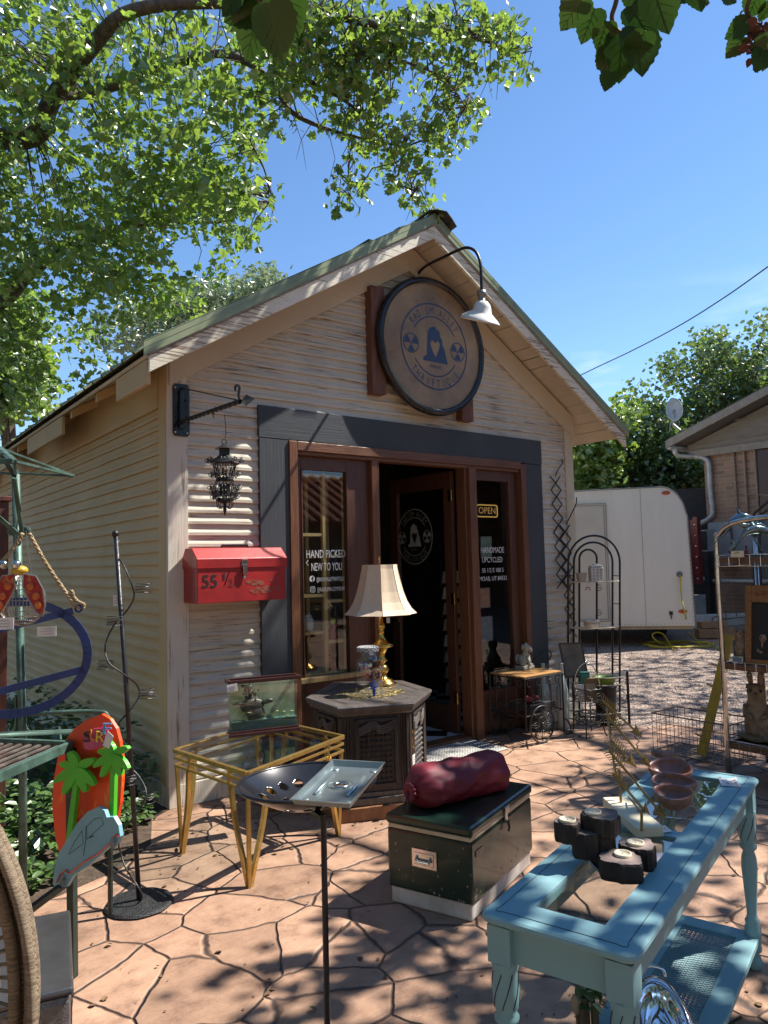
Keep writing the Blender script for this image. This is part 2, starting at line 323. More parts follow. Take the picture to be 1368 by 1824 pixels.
def gravelmat(name,c0,c1,c2,sc0=42):
    M=bpy.data.materials.new(name); M.use_nodes=True; n=M.node_tree.nodes; l=M.node_tree.links.new; P=n['Principled BSDF']; P.inputs['Roughness'].default_value=.85
    t=n.new('ShaderNodeTexCoord'); vo=n.new('ShaderNodeTexVoronoi'); vo.inputs['Scale'].default_value=sc0; l(t.outputs['Object'],vo.inputs['Vector'])
    sp=n.new('ShaderNodeSeparateXYZ'); l(vo.outputs['Color'],sp.inputs[0]); r=n.new('ShaderNodeValToRGB'); e=r.color_ramp.elements
    e[0].color=(*c0,1); e[1].color=(*c2,1); k=e.new(.5); k.color=(*c1,1); l(sp.outputs[0],r.inputs[0])
    nz=n.new('ShaderNodeTexNoise'); nz.inputs['Scale'].default_value=1.2; nz.inputs['Detail'].default_value=6; l(t.outputs['Object'],nz.inputs[0])
    hs=n.new('ShaderNodeHueSaturation'); mr=n.new('ShaderNodeMapRange'); mr.inputs['To Min'].default_value=.6; mr.inputs['To Max'].default_value=1.35; l(nz.outputs[0],mr.inputs[0]); l(mr.outputs[0],hs.inputs['Value']); l(r.outputs[0],hs.inputs['Color']); l(hs.outputs[0],P.inputs['Base Color'])
    b=n.new('ShaderNodeBump'); b.inputs['Strength'].default_value=1; b.inputs['Distance'].default_value=.03; b.invert=True; l(vo.outputs['Distance'],b.inputs['Height']); l(b.outputs[0],P.inputs['Normal'])
    return M
paver=pavermat()
gravel=gravelmat('tan gravel',(.20,.14,.11),(.34,.25,.20),(.50,.41,.34))
redg=gravelmat('red crushed rock',(.22,.09,.07),(.36,.17,.13),(.48,.30,.25),30)
soil=mat('dark garden soil',(.10,.065,.04),.95,col2=(.035,.025,.02),sc_=20,bump=1)
b=B(); n_=90
V=[];Fc=[]
def gz(x,y):   # the gravel yard is level, then banks up past the kerb
    d=(x-15.2)*.87+(y-8.9)*.5
    return -.004+ (0 if d<0 else min(.62,d*.13))
rs=[0,2,4,6,8,10,12,13,14,15,16,17,18,19,20,22,25,30,40,60,110,220,400]
N=72
for r in rs:
    for k in range(N):
        t=2*math.pi*k/N; x,y=r*math.cos(t),r*math.sin(t); V.append((x,y,gz(x,y)))
for i in range(len(rs)-1):
    for k in range(N): Fc.append((i*N+k,i*N+(k+1)%N,(i+1)*N+(k+1)%N,(i+1)*N+k))
b.add(V,Fc); struct('ground',b,gravel,smooth=True)
# flagstone patio: front of the shop, edge runs from the shop corner out to the right
pe=[G(1010,1285),G(1060,1292),G(1130,1296),G(1200,1290),G(1300,1300),G(1368,1318)]
pv=[(-6,-7),(9,-7),(9,2.6)]+[(p.x,p.y) for p in pe[::-1]]+[(5.9,4.86),(1.86,4.86),(1.70,4.75),(1.55,4.35),(1.30,4.10),(.9,3.95),(.3,3.9),(-6,3.9)]
b=B(); b.slab(pv,.03,(0,0,-.03),X,Y); struct('patio',b,paver)
b=B(); b.slab([(-6,3.9),(.3,3.9),(.9,3.95),(1.30,4.10),(1.55,4.35),(1.70,4.75),(1.86,4.86),(1.86,13.5),(-6,13.5)],.016,(0,0,-.012),X,Y); struct('planting_bed',b,soil)
b=B(); q=[]
for y in (8.0,30): q.append(y)
rb=[(16.2,9.3),(17.5,6.0),(30,6),(30,18),(17,16),(15,11.6)]
b.slab([(x,y) for x,y in rb],.01,(0,0,0),X,Y)
b.v=[(x,y,gz(x,y)+.02+z) for x,y,z in b.v]; struct('red_gravel_bed',b,redg)
# loose pebbles scattered over the gravel
b=B()
for i in range(5200):
    t=random.random(); px=random.uniform(960,1400); py=1120+ (1290-1120)*random.random()**1.5
    p=G(px,py); 
    if p.x>15.2 or (p.x<6.3 and p.y>4.8): continue
    if p.y<4.7 and p.x<7.2: continue
    r=random.uniform(.006,.017)*(1+.25*(p.length/10)); h=r*.55; a=random.uniform(0,6)
    c,s_=math.cos(a)*r,math.sin(a)*r
    b.add([(p.x+c,p.y+s_,0),(p.x-s_*.8,p.y+c*.8,0),(p.x-c,p.y-s_,0),(p.x+s_*.9,p.y-c*.9,0),(p.x+.2*c,p.y+.3*s_,h)],[(0,1,4),(1,2,4),(2,3,4),(3,0,4)])
tag(b.build('pebbles',mat('pebble',(.46,.38,.32),.8,col2=(.2,.15,.12),sc_=14)),'loose tan pebbles scattered over the gravel yard','pebbles',kind='stuff')
# ======================= SHOP =======================
YF=4.876; X0,X1=1.87,6.16; XR=4.03; SL=.61; OV=.38; YB=13.2
ZA=4.41                                   # underside of the roof deck at the ridge
def zr(x): return ZA-SL*abs(x-XR)
shop=thing('shop_building','small cream clapboard shop with green metal gable roof and charcoal door surround','building',((X0+X1)/2,YF,0))
OPEN=(2.56,5.66,2.78)
def siding(b,along,pos,u0,u1,ztop,out,opening=None,z0=.16,exp_=.079,seed=1,miss=()):
    rd=random.Random(seed); z=z0; i=0
    while z<ztop(None):
        e=exp_; lo,hi=z,z+e+.006
        a0,a1=u0,u1
        if along=='X':                      # clip to the gable
            lim=(ZA-.03-(hi))/SL; a0=max(u0,XR-lim); a1=min(u1,XR+lim)
            if a1-a0<.05: break
        segs=[(a0,a1)]
        if opening and lo<opening[2]-.02: segs=[(a0,opening[0]),(opening[1],a1)]
        ns=[]
        for s0,s1 in segs:
            q=rd.uniform(s0,s1)
            if s1-s0>.9 and rd.random()<.5 and min(q-s0,s1-q)>.2: ns+=[(s0,q-.0015),(q+.0015,s1)]
            else: ns.append((s0,s1))
        for s0,s1 in ns:
            if s1<=s0: continue
            n=max(2,int((s1-s0)/.16)); V=[]
            ph=rd.uniform(0,9); am=rd.uniform(.0005,.0022)
            for k in range(n+1):
                t=s0+(s1-s0)*k/n; wv=am*math.sin(t*5.3+ph)+am*.6*math.sin(t*13+ph*2)+rd.uniform(-.0007,.0007)
                zb=lo+wv*.8
                for (dz,dd) in ((0,.001),(0,.016+wv),(.020,.016+wv),(e*.50,.007+wv*.4),(e+.006,.002)):
                    zz=(zb if dz<.03 else lo)+dz; V.append((t,pos-out*dd,zz) if along=='X' else (pos-out*dd,t,zz))
            Fc=[]
            for k in range(n):
                for q in range(4):
                    f=(k*5+q,(k+1)*5+q,(k+1)*5+q+1,k*5+q+1); Fc.append(f if along=='X' else f[::-1])
            b.add(V,Fc)
        z+=e; i+=1
b=B(); siding(b,'X',YF,X0+.12,X1-.1,lambda _:4.4,1,OPEN)
b.build('front_siding',cream_f,shop)
b=B(); siding(b,'Y',X0,YF+.01,YB,lambda _:2.80,1,seed=3,exp_=.086)
b.build('side_siding',cream_s,shop)
# sheathing behind the boards, right, rear and interior skins
b=B()
b.slab([(X0+.01,0),(OPEN[0],0),(OPEN[0],OPEN[2]),(OPEN[1],OPEN[2]),(OPEN[1],0),(X1-.01,0),(X1-.01,zr(X1)-.01),(XR,ZA-.01),(X0+.01,zr(X0)-.01)],-.08,(0,YF,0),X,Z,-Y)
b.bb(X0,X0+.09,YF+.09,YB,0,zr(X0)-.02); b.bb(X1-.09,X1,YF+.09,YB,0,zr(X1)-.02)
b.slab([(X0+.01,0),(X1-.01,0),(X1-.01,zr(X1)-.02),(XR,ZA-.02),(X0+.01,zr(X0)-.02)],.09,(0,YB,0),X,Z,Y)
b.build('wall_core',mat('old sheathing',(.30,.22,.15),.8),shop)
b=B(); b.bb(X0-.02,2.54,YF-.028,YF+.06,.0,.15); b.bb(5.68,X1+.02,YF-.028,YF+.06,.0,.15); b.bb(X0-.028,X0+.06,YF+.07,YB,0,.15)
b.build('base_board',cream_v,shop,bev=.004)
# corner boards
b=B(); b.bb(X0-.022,X0+.125,YF-.026,YF+.004,.14,3.0); b.build('corner_board',cream_v,shop,bev=.003)
b=B(); b.bb(X0-.026,X0+.004,YF+.006,YF+.13,.14,3.0); b.build('corner_board',cream_s,shop,bev=.003)
b=B(); b.bb(X1-.1,X1+.026,YF-.026,YF+.1,.14,3.0); b.build('corner_board',cream_t,shop,bev=.003)
# frieze boards on the gable, under the rakes
for sg in (-1,1):
    e=XR+sg*(X1-X0)/2*1.012
    b=B(); b.slab([(XR,ZA-.03),(e,zr(e)-.03),(e,zr(e)-.24),(XR,ZA-.27)][::sg],-.03*sg,(0,YF-.014,0),X,Z,Y)
    if sg==-1: b=B(); b.slab([(e,zr(e)-.24),(XR,ZA-.27),(XR,ZA-.03),(e,zr(e)-.03)],.03,(0,YF-.044,0),X,Z,Y)
    else: b=B(); b.slab([(XR,ZA-.27),(e,zr(e)-.24),(e,zr(e)-.03),(XR,ZA-.03)],.03,(0,YF-.044,0),X,Z,Y)
    b.build('gable_frieze',cream_r,shop,bev=.003)
# roof deck boards (seen from below), one strip per board with gaps
b=B(); y=YF-OV+.03; i=0; EX0,EX1=XR-2.43,XR+2.58
for sg in (-1,1):
    ex=EX0 if sg<0 else EX1; d=V3((ex-XR,0,zr(ex)-ZA)); Ln=d.length; d.normalize(); nrm=V3((-d.z,0,d.x))*(-sg if sg<0 else 1)
    if nrm.z<0: nrm=-nrm
    s=0; k=0
    while s<Ln-.02:
        wd=random.uniform(.135,.165); e=min(s+wd,Ln); g=random.choice([.002,.003,.006,.012]) 
        c=V3((XR,0,ZA))+d*((s+e)/2)+nrm*.012; b.box((c.x,(YF-OV+.03+YB)/2,c.z),(e-s-g,YB-YF+OV-.03,.022),d,Y,nrm); s=e
b.build('roof_deck',cream_r,shop)
# rafter tails and eave frieze on the long side
b=B(); b.bb(X0-.03,X0-.004,YF+.14,YB,2.72,zr(X0-.03)-.02)
y=YF+.1
b.build('eave_frieze',cream_s,shop,bev=.003)
for i in range(10):
    y=YF+.12+i*.72; b=B()
    ex=EX0+.03; b.slab([(X0+.02,zr(X0+.02)-.005),(X0+.02,zr(X0+.02)-.10),(X0-.05,zr(X0)-.11),(ex,zr(ex)-.075),(ex,zr(ex)-.005)],.045,(0,y,0),X,Z,Y)
    b.build('rafter_tail',cream_s,shop,bev=.002)
for i in range(4):
    b=B(); b.bb(EX0+.005,EX0+.03,YF-OV+.06+i*2.1,YF-OV+.06+i*2.1+[.62,1.35,.9,1.6][i],zr(EX0)-.16,zr(EX0)-.005); b.build('eave_board',cream_s,shop)
# rakes: grey upper board, scaling lower board, green metal edge
yr=YF-OV
for sg in (-1,1):
    ex=EX0 if sg<0 else EX1
    def P2(x,dz): return (x,zr(x)+dz)
    def qd(d0,d1,t,y,mt,nm,lab=None):
        b=B(); pts=[P2(XR,d0),P2(ex,d0),P2(ex,d1),P2(XR,d1)]
        if sg<0: pts=pts[::-1]
        b.slab(pts,t,(0,y,0),X,Z,-Y)
        b.build(nm,mt,shop,bev=.002,label=lab)
    qd(-.10,.005,.03,yr+.03,scaly,'rake_board','scaling sunlit rake board' if sg<0 else None)
    qd(.007,.065,.022,yr+.012,mat('grey rake trim',(.36,.34,.29),.6,col2=(.22,.2,.17),sc_=9,stretch=(1,1,8)),'rake_trim')
# green metal roofing: ribbed panels
green=mat('sage green metal roofing',(.30,.34,.20),.4,.2,col2=(.23,.27,.155),sc_=2,bump=.05)
for sg in (-1,1):
    ex=(EX0-.04) if sg<0 else (EX1+.03); b=B(); V=[];n=0
    d=V3((ex-XR,0,zr(ex)-ZA)).normalized(); nr=V3((-d.z,0,d.x)); nr=nr if nr.z>0 else -nr
    y=yr-.02; prof=[]
    while y<YB+.1:
        for dy,h in ((0,0),(.16,0),(.175,.022),(.195,.022),(.21,0)): prof.append((y+dy,h))
        y+=.228
    for yy,h in prof:
        for s in (0,1):
            base=V3((XR,yy,ZA+.07)) if s==0 else V3((ex,yy,zr(ex)+.07)); V.append(base+nr*h)
    Fc=[(2*i,2*i+1,2*i+3,2*i+2) for i in range(len(prof)-1)]
    b.add(V,Fc); b.build('roof_panel',green,shop,solid=.004)
    b=B(); pts=[P2(XR,.02),P2(ex,.02),P2(ex,.105),P2(XR,.105)]
    pts=pts[::-1] if sg<0 else pts
    b.slab(pts,.006,(0,yr-.012,0),X,Z,-Y); b.box((XR+(ex-XR)/2,yr+.03,(zr(ex)+ZA)/2+.112),(V3((ex-XR,0,zr(ex)-ZA)).length,.09,.004),d,Y,nr)
    b.build('rake_flashing',green,shop)
# torn ridge cap lifting at the front
b=B(); rc=mat('weathered ridge cap',(.10,.10,.09),.5,.5,col2=(.04,.04,.04))
rd=random.Random(4)
for sg in (-1,1):
    V=[]
    for i in range(9):
        y=yr-.05+i*.09; 
        for j in range(4):
            x=XR+sg*j*.062; zz=ZA+.105-abs(j)*.034+(.022*math.sin(i*1.3+j)+.012 if i<5 else 0)+rd.uniform(0,.012)
            V.append((x+rd.uniform(-.008,.008),y+rd.uniform(-.02,.02) if i else y-rd.uniform(0,.05),zz))
    b.add(V,[(i*4+j,i*4+j+1,(i+1)*4+j+1,(i+1)*4+j) for i in range(8) for j in range(3)])
b.bb(XR-.17,XR+.17,yr+.7,YB,ZA+.085,ZA+.11)
b.build('ridge_cap',rc,shop,solid=.006)
# charcoal surround
b=B(); b.bb(2.544,2.79,YF-.036,YF+.02,.0,2.545); b.build('door_surround_jamb',greytrim,shop,bev=.003)
b=B(); b.bb(5.43,5.675,YF-.036,YF+.02,.0,2.525); b.build('door_surround_jamb',greytrim,shop,bev=.003)
b=B(); b.slab([(2.54,2.548),(5.68,2.528),(5.68,2.77),(2.54,2.79)],.03,(0,YF-.038,0),X,Z,-Y); b.v=[(x,y+.03,z) for x,y,z in b.v]; b.build('door_surround_header',greytrimx,shop,bev=.003)
# brown entry frame
fr=B()
fr.bb(2.79,2.862,YF-.05,YF+.12,0,2.54); b=fr; b.build('entry_frame_jamb',stain,shop,bev=.004)
b=B(); b.bb(5.36,5.43,YF-.05,YF+.12,0,2.52); b.build('entry_frame_jamb',stain,shop,bev=.004)
b=B(); b.bb(2.862,5.36,YF-.05,YF+.12,2.468,2.54); b.bb(2.87,5.35,YF-.03,YF+.08,2.44,2.468); b.build('entry_frame_head',stainx,shop,bev=.004)
b=B(); b.bb(3.575,3.65,YF-.03,YF+.13,0,2.44); b.build('entry_mullion',stain,shop,bev=.004)
b=B(); b.bb(4.655,4.745,YF-.06,YF+.13,0,2.44); b.bb(4.63,4.655,YF-.02,YF+.1,0,2.44); b.build('entry_mullion',stain,shop,bev=.004)
def light(x0,x1,gx0,gx1,gz0,gz1,nm):
    b=B(); y0,y1=YF+.02,YF+.065
    b.bb(x0,gx0,y0,y1,.02,2.44); b.bb(gx1,x1,y0,y1,.02,2.44); b.bb(gx0,gx1,y0,y1,gz1,2.44); b.bb(gx0,gx1,y0,y1,.02,gz0)
    for a in ((gx0,gx0+.012,gz0,gz1),(gx1-.012,gx1,gz0,gz1)): b.bb(a[0],a[1],y0-.008,y1,a[2],a[3])
    o=b.build(nm,stain_d,shop,bev=.003)
    g=B(); g.bb(gx0,gx1,y0+.018,y0+.022,gz0,gz1); g.build('glass_pane',gpane,o)
    return o
sl=light(2.862,3.575,2.925,3.36,.735,2.335,'side_window'); sr=light(4.745,5.36,4.775,5.25,.40,2.345,'side_window')
b=B(); b.bb(2.87,3.52,YF-.035,YF+.018,.70,.735); b.build('window_sill',pine,sl,bev=.003)
# lettering on the left glass
u,v=X,Z; yg=YF+.036
def lt(par,rows):
    for t,px,py,px2,h,*k in rows:
        b=B(); p=PY(px,py,yg); q=PY(px2,py,yg); text(b,t,(p.x,yg,p.z),X,Z,h,w=q.x-p.x); b.build('window_lettering',white,par)
    return B()
b=lt(sl,[('HAND PICKED',546,994,615,.062),('NEW TO YOU',555,1017,609,.062),('@RADIUMALLEYTHRIFTIQUE',564,1036,613,.032),('@RADIUMALLEYMOAB',565,1054,614,.032)])
p=PY(549,998,yg); b.tube([p,p+X*-.02-Z*.02,p+X*.0-Z*.04],.003,5)
p=PY(556,1031,yg); flat(b,[circ(.024,24),[(-.004,-.024),(.006,-.024),(.006,-.004),(.013,-.004),(.014,.004),(.006,.004),(.006,.009),(.014,.01),(.014,.017),(.002,.017),(-.004,.012),(-.004,.004),(-.01,.004),(-.01,-.004),(-.004,-.004)]],p,X,Z)
p=PY(557,1050,yg)
def rsq(r,k): return [(r*(abs(math.cos(t))**k)*(1 if math.cos(t)>0 else -1),r*(abs(math.sin(t))**k)*(1 if math.sin(t)>0 else -1)) for t in [2*math.pi*i/32+.01 for i in range(32)]]
flat(b,[rsq(.023,.5),rsq(.018,.5),circ(.011,20),circ(.007,20)],p,X,Z); flat(b,[circ(.0022,8,(.012,.012))],p,X,Z)
b.build('window_icons',white,sl)
b=lt(sr,[('HANDMADE',857,985,898,.055),('UPCYCLED',859,1002,895,.05),('55 1/2 E 100 S',859,1020,897,.04),('MOAB, UT 84532',854,1035,903,.04)])
# open glazed door leaf, swung inward against nothing, hinge on the right mullion
yl0,yl1=YF+.14,YF+1.06; xl=4.625
dl=B(); dl.bb(xl-.022,xl+.022,yl0,yl0+.11,.02,2.43); dl.bb(xl-.022,xl+.022,yl1-.11,yl1,.02,2.43); dl.bb(xl-.022,xl+.022,yl0+.11,yl1-.11,2.28,2.43); dl.bb(xl-.022,xl+.022,yl0+.11,yl1-.11,.02,.27)
do=dl.build('open_door',stain_d,shop,bev=.003)
g=B(); g.bb(xl-.002,xl+.002,yl0+.11,yl1-.11,.27,2.28); g.build('glass_pane',gpane,do)
g=B(); c=PX(738,956,xl-.006); logo(g,(xl-.006,c.y,c.z),-Y,Z,(PX(706,956,xl).y-PX(769,956,xl).y)/2); g.build('door_badge',mat('grey white vinyl badge',(.5,.5,.48),.5),do)
for z in (2.2,1.25,.35):
    g=B(); g.tube([(xl-.03,yl0-.012,z-.05),(xl-.03,yl0-.012,z+.05)],.009,8); g.bb(xl-.034,xl-.024,yl0-.01,yl0+.03,z-.05,z+.05); g.build('hinge',brass,do)
g=B(); g.tube([(xl-.03,yl1-.055,1.02),(xl-.075,yl1-.055,1.02),(xl-.075,yl1-.16,1.02)],.009,8); g.build('handle',brass,do)
# interior: checked floor, dark walls, beam
def checker():
    M=bpy.data.materials.new('checked floor tiles'); M.use_nodes=True; n=M.node_tree.nodes; l=M.node_tree.links.new; P=n['Principled BSDF']; P.inputs['Roughness'].default_value=.25
    t=n.new('ShaderNodeTexCoord'); mp=n.new('ShaderNodeMapping'); mp.inputs['Rotation'].default_value=(0,0,.785); ck=n.new('ShaderNodeTexChecker'); ck.inputs['Scale'].default_value=4.6; ck.inputs[1].default_value=(.6,.58,.55,1); ck.inputs[2].default_value=(.02,.02,.02,1)
    l(t.outputs['Object'],mp.inputs[0]); l(mp.outputs[0],ck.inputs[0]); l(ck.outputs[0],P.inputs['Base Color']); return M
b=B(); b.bb(X0+.1,X1-.1,YF+.1,9.5,.001,.03); b.build('shop_floor',checker(),shop)
dk=mat('dark panelled interior',(.05,.035,.028),.7)
b=B(); b.bb(X0+.1,X1-.1,9.3,9.35,.03,3); b.bb(X0+.1,X0+.13,YF+.1,9.3,.03,3); b.bb(X1-.13,X1-.1,YF+.1,9.3,.03,3); b.bb(X0+.1,X1-.1,YF+.1,9.3,3.0,3.03); b.bb(2.6,5.6,7.1,7.15,.03,3)
b.build('interior_wall',dk,shop)
b=B(); b.bb(3.66,4.62,YF-.02,YF+.12,0,.035); b.build('threshold',stainx,shop,bev=.003)
# ======================= THINGS ON THE FACADE =======================
# round sign
cx_,cz_=4.20,3.47; ys=YF-.115
sg_=thing('round_shop_sign','large round sign with mottled bronze face, black rim and blue badge under the gable','sign',(cx_,YF-.02,cz_))
b=B()
for a0,a1 in ((3.56,3.70),):
    b.bb(a0,a1,YF-.095,YF-.008,2.99,3.90); b.build('mounting_post',mat('reddish post wood',(.20,.085,.05),.6,col2=(.09,.04,.025),sc_=3,stretch=(20,20,2),bump=.4),sg_,bev=.004)
b=B(); b.bb(4.56,4.70,YF-.095,YF-.008,2.86,3.78); b.build('mounting_post',MATS['reddish post wood'],sg_,bev=.004)
b=B(); b.bb(3.70,4.56,YF-.07,YF-.012,3.12,3.21); b.build('mounting_rail',MATS['reddish post wood'],sg_)
face=mat('mottled bronze sign face',(.42,.27,.13),.4,.12,col2=(.17,.115,.08),sc_=3.2,detail=10,thr=(.28,.7),bump=.1)
b=B(); b.lathe([(.01,0),(.56,0),(.56,.02),(.01,.02)],(cx_,ys,cz_),64,X,Z,-Y); b.build('sign_face',face,sg_)
b=B(); b.lathe([(.552,-.03),(.600,-.03),(.612,0),(.608,.03),(.59,.048),(.565,.048),(.552,.03)],(cx_,ys,cz_),72,X,Z,-Y,cap=False); b.build('rim',mat('black rubber rim',(.02,.02,.022),.25,0,col2=(.012,.012,.013)),sg_,smooth=True)
b=B(); logo(b,(cx_+.015,ys-.022,cz_),X,Z,.385); b.build('badge_artwork',mat('dark blue sign paint',(.035,.07,.16),.5,.0,col2=(.03,.055,.12)),sg_)
# gooseneck lamp
gl_=thing('gooseneck_lamp','black gooseneck barn lamp with white bent shade reaching out over the round sign','lamp',(4.13,YF-.02,4.1))
XL=4.13
path=[(739,500),(745,487),(760,473),(790,458),(815,446),(832,441),(846,447),(854,462),(857,485),(858,524)]
pts=[PX(x,y,XL) for x,y in path]; pts[0].y=YF-.015
b=B(); b.tube(bez(pts,60),.0125,10); b.build('arm',black,gl_,smooth=True)
b=B(); b.lathe([(.05,0),(.05,.012),(.03,.02)],(XL,YF-.014,pts[0].z),20,X,Z,-Y); b.build('wall_flange',black,gl_)
e=pts[-1]
b=B(); b.lathe([(.022,.03),(.036,.025),(.038,-.012),(.03,-.02),(.028,-.055),(.04,-.06)],e,20); b.build('socket',mat('grey cast socket',(.3,.29,.27),.4,.6),gl_,smooth=True)
wsh=mat('white enamel shade',(.78,.78,.74),.28,0,col2=(.66,.66,.62),sc_=6)
tilt=V3((-.05,.42,.92)).normalized(); u1,v1=frame(tilt)
# bent dome: small dome above, wide skewed skirt below
b=B(); V=[];n=28; prof=[(.022,-.055,0),(.045,-.065,0),(.062,-.09,0),(.068,-.12,0),(.075,-.145,.01),(.105,-.165,.03),(.135,-.185,.045),(.150,-.205,.05),(.152,-.215,.05)]
for r,h,sh in prof:
    for k in range(n):
        t=2*math.pi*k/n; q=V3((r*math.cos(t),r*math.sin(t)*1.05,0)); V.append(e+Z*h+Y*sh*.6+V3((q.x,q.y,0))+Z*(q.y*(.42 if h<-.14 else .12)*(1 if 1 else 0)))
b.add(V,[(i*n+k,i*n+(k+1)%n,(i+1)*n+(k+1)%n,(i+1)*n+k) for i in range(len(prof)-1) for k in range(n)])
b.build('lamp_shade',wsh,gl_,smooth=True,solid=.003)
# wrought bracket
br=thing('wall_bracket','black wrought iron plant bracket with twisted arm and spear tip on the corner board','bracket',(1.95,YF-.03,2.7))
XB=1.945
def pb(x,y): return PX(x,y,XB)
b=B(); z0=PY(318,776,YF-.05).z; z1=PY(315,682,YF-.05).z
b.slab([(1.885,z0+.02),(1.90,z0),(1.99,z0),(2.005,z0+.02),(2.005,z1-.02),(1.99,z1),(1.90,z1),(1.885,z1-.02)],.012,(0,YF-.027,0),X,Z,-Y)
b.build('back_plate',blackm,br,bev=.003)
for x in (1.902,1.988):
    for z in (z0+.025,z1-.03):
        b=B(); b.ell((x,YF-.041,z),(.008,.004,.008),8); b.build('screw',chrome,br)
b=B(); b.bb(1.925,1.965,YF-.06,YF-.038,z0+.05,z1-.04); b.build('spine',blackm,br,bev=.004)
# twisted bar: square section turning along its length
p0=pb(330,747); p0.y=YF-.05; p0.z=z0+.10; p1=pb(428,715); b=B(); N=44; d=(p1-p0).normalized(); a_,c_=frame(d); V=[]
for i in range(N+1):
    q=p0.lerp(p1,i/N); an=i/N*math.pi*7
    for k in range(4):
        t=an+k*math.pi/2; V.append(q+(a_*math.cos(t)+c_*math.sin(t))*.017)
b.add(V,[(i*4+k,i*4+(k+1)%4,(i+1)*4+(k+1)%4,(i+1)*4+k) for i in range(N) for k in range(4)]); b.build('twisted_arm',black,br)
b=B(); n2=(pb(451,711)-p1); L_=n2.length+.02; n2.normalize(); a_,c_=frame(n2)
b.add([p1,p1+n2*L_*.4+c_*.035,p1+n2*L_,p1+n2*L_*.4-c_*.035,p1+n2*L_*.4+a_*.009,p1+n2*L_*.4-a_*.009],[(0,1,4),(1,2,4),(2,3,4),(3,0,4),(1,0,5),(2,1,5),(3,2,5),(0,3,5)]); b.build('spear_tip',black,br)
b=B(); q=p1-d*.01; b.tube(bez([q,q+Z*.05-d*.01,q+Z*.09-d*.0,q+Z*.105-d*.03,q+Z*.095-d*.055,q+Z*.075-d*.05],20),.008,6); b.build('scroll',black,br)
b=B(); b.tube([V3((XB,YF-.045,z1-.03)),p1-d*.06+Z*.02],.005,6); b.build('tie_rod',black,br)
b=B(); b.tube(arc(V3((XB,YF-.10,z0+.17)),.035,-80,100,10,-Y,Z,.07),.007,6); b.build('scroll',black,br)
for s in (.12,.58):
    q=p0.lerp(p1,s)-Z*.03; b=B(); b.tube(arc(q,.012,0,330,10,d,Z),.0035,5); b.build('ring',black,br)
# lantern hung from it
hk=pb(400,738); lt0=pb(401,806)
la=thing('scrollwork_lantern','black wrought iron filigree lantern hanging from the corner bracket','lantern',hk)
lc=pb(400,850); ax=lc.x; ay=lc.y
def lz(y): return pb(400,y).z
b=B(); b.tube(bez([hk-Z*.0,hk-Z*.05+X*.004,V3((ax+.012,ay,lz(772))),V3((ax+.004,ay,lz(780)))],16),.0025,5); b.build('hook',black,la)
b=B(); b.tube(arc((ax,ay,lz(787)),.016,0,360,16),.003,5); b.build('ring',black,la)
b=B(); b.lathe([(.004,lz(791)),(.03,lz(795)),(.062,lz(800)),(.034,lz(801)),(.034,lz(811)),(.04,lz(812)),(.055,lz(816)),(.095,lz(824)),(.098,lz(826)),(.075,lz(828))],(ax,ay,0),8); b.build('roof_cap',black,la)
sc2=B()
for k in range(8):
    t=k*math.pi/4+.2; rd_=V3((math.cos(t),math.sin(t),0)); tn=V3((-math.sin(t),math.cos(t),0))
    b=B(); zt,zm,zb=lz(828),lz(852),lz(892)
    b.tube([V3((ax,ay,zt))+rd_*.07,V3((ax,ay,zm))+rd_*.048,V3((ax,ay,lz(860)))+rd_*.055,V3((ax,ay,lz(872)))+rd_*.072,V3((ax,ay,zb))+rd_*.05],.0035,5)
    for z,r in ((820,.1),(845,.078),(868,.085),(876,.075),(885,.07)):
        c=V3((ax,ay,lz(z)))+rd_*r
        b.tube(spiral(c+rd_*.008,.017,1.6,rd_,Z,1.5,14),.0024,4); b.tube(spiral(c+tn*.012,.014,1.4,tn,Z,0,12,-1),.0022,4); b.tube(spiral(c-tn*.012-Z*.01,.013,1.4,-tn,Z,0,12),.0022,4)
    for q in (-1,1): b.tube([V3((ax,ay,zt))+rd_*.066+tn*.02*q,V3((ax,ay,zm))+rd_*.05-tn*.018*q],.002,4)
    b.tube(bez([V3((ax,ay,zb))+rd_*.05,V3((ax,ay,lz(903)))+rd_*.045,V3((ax,ay,lz(906)))+rd_*.03,V3((ax,ay,lz(902)))+rd_*.02],10),.0028,4)
    b.build('scroll_panel',black,la)
b=B(); b.lathe([(.046,lz(851)),(.052,lz(854)),(.052,lz(857)),(.046,lz(858))],(ax,ay,0),8); b.lathe([(.05,lz(888)),(.055,lz(892)),(.03,lz(896)),(.01,lz(898)),(.012,lz(908)),(.002,lz(919))],(ax,ay,0),8); b.lathe([(.034,lz(862)),(.036,lz(884))],(ax,ay,0),8,cap=True); b.build('lantern_body',black,la)
# bell-like glass drop behind it
b=B(); q=V3((ax+.03,YF-.06,0))
# toolbox
tb=thing('red_toolbox','dented red metal toolbox mounted as a letterbox beside the entry, numbered 55 1/2','toolbox',(2.3,YF-.03,1.36))
red=mat('chipped red enamel',(.42,.022,.022),.4,.1,col2=(.27,.014,.016),sc_=5,detail=9,bump=.12,coat=.15)
D_=.26; yf=YF-D_; fl=PY(352,1076,yf); frr=PY(510,1069,yf); zt=PY(352,1004,yf).z; z0=fl.z+.0; xa,xb=fl.x,frr.x
b=B(); b.slab([(0,z0),(D_-.016,z0),(D_-.016,zt),(0,zt)],xb-xa,(xa,yf,0),Y,Z,X); b.build('box_body',red,tb,bev=.004)
b=B(); hmp=PY(352,983,yf).z-zt
b.slab([(-.008,zt-.035),(D_-.012,zt-.035),(D_-.012,zt+.03),(D_*.72,zt+.105),(D_*.30,zt+.105),(-.008,zt+.03)],xb-xa+.016,(xa-.008,yf,0),Y,Z,X)
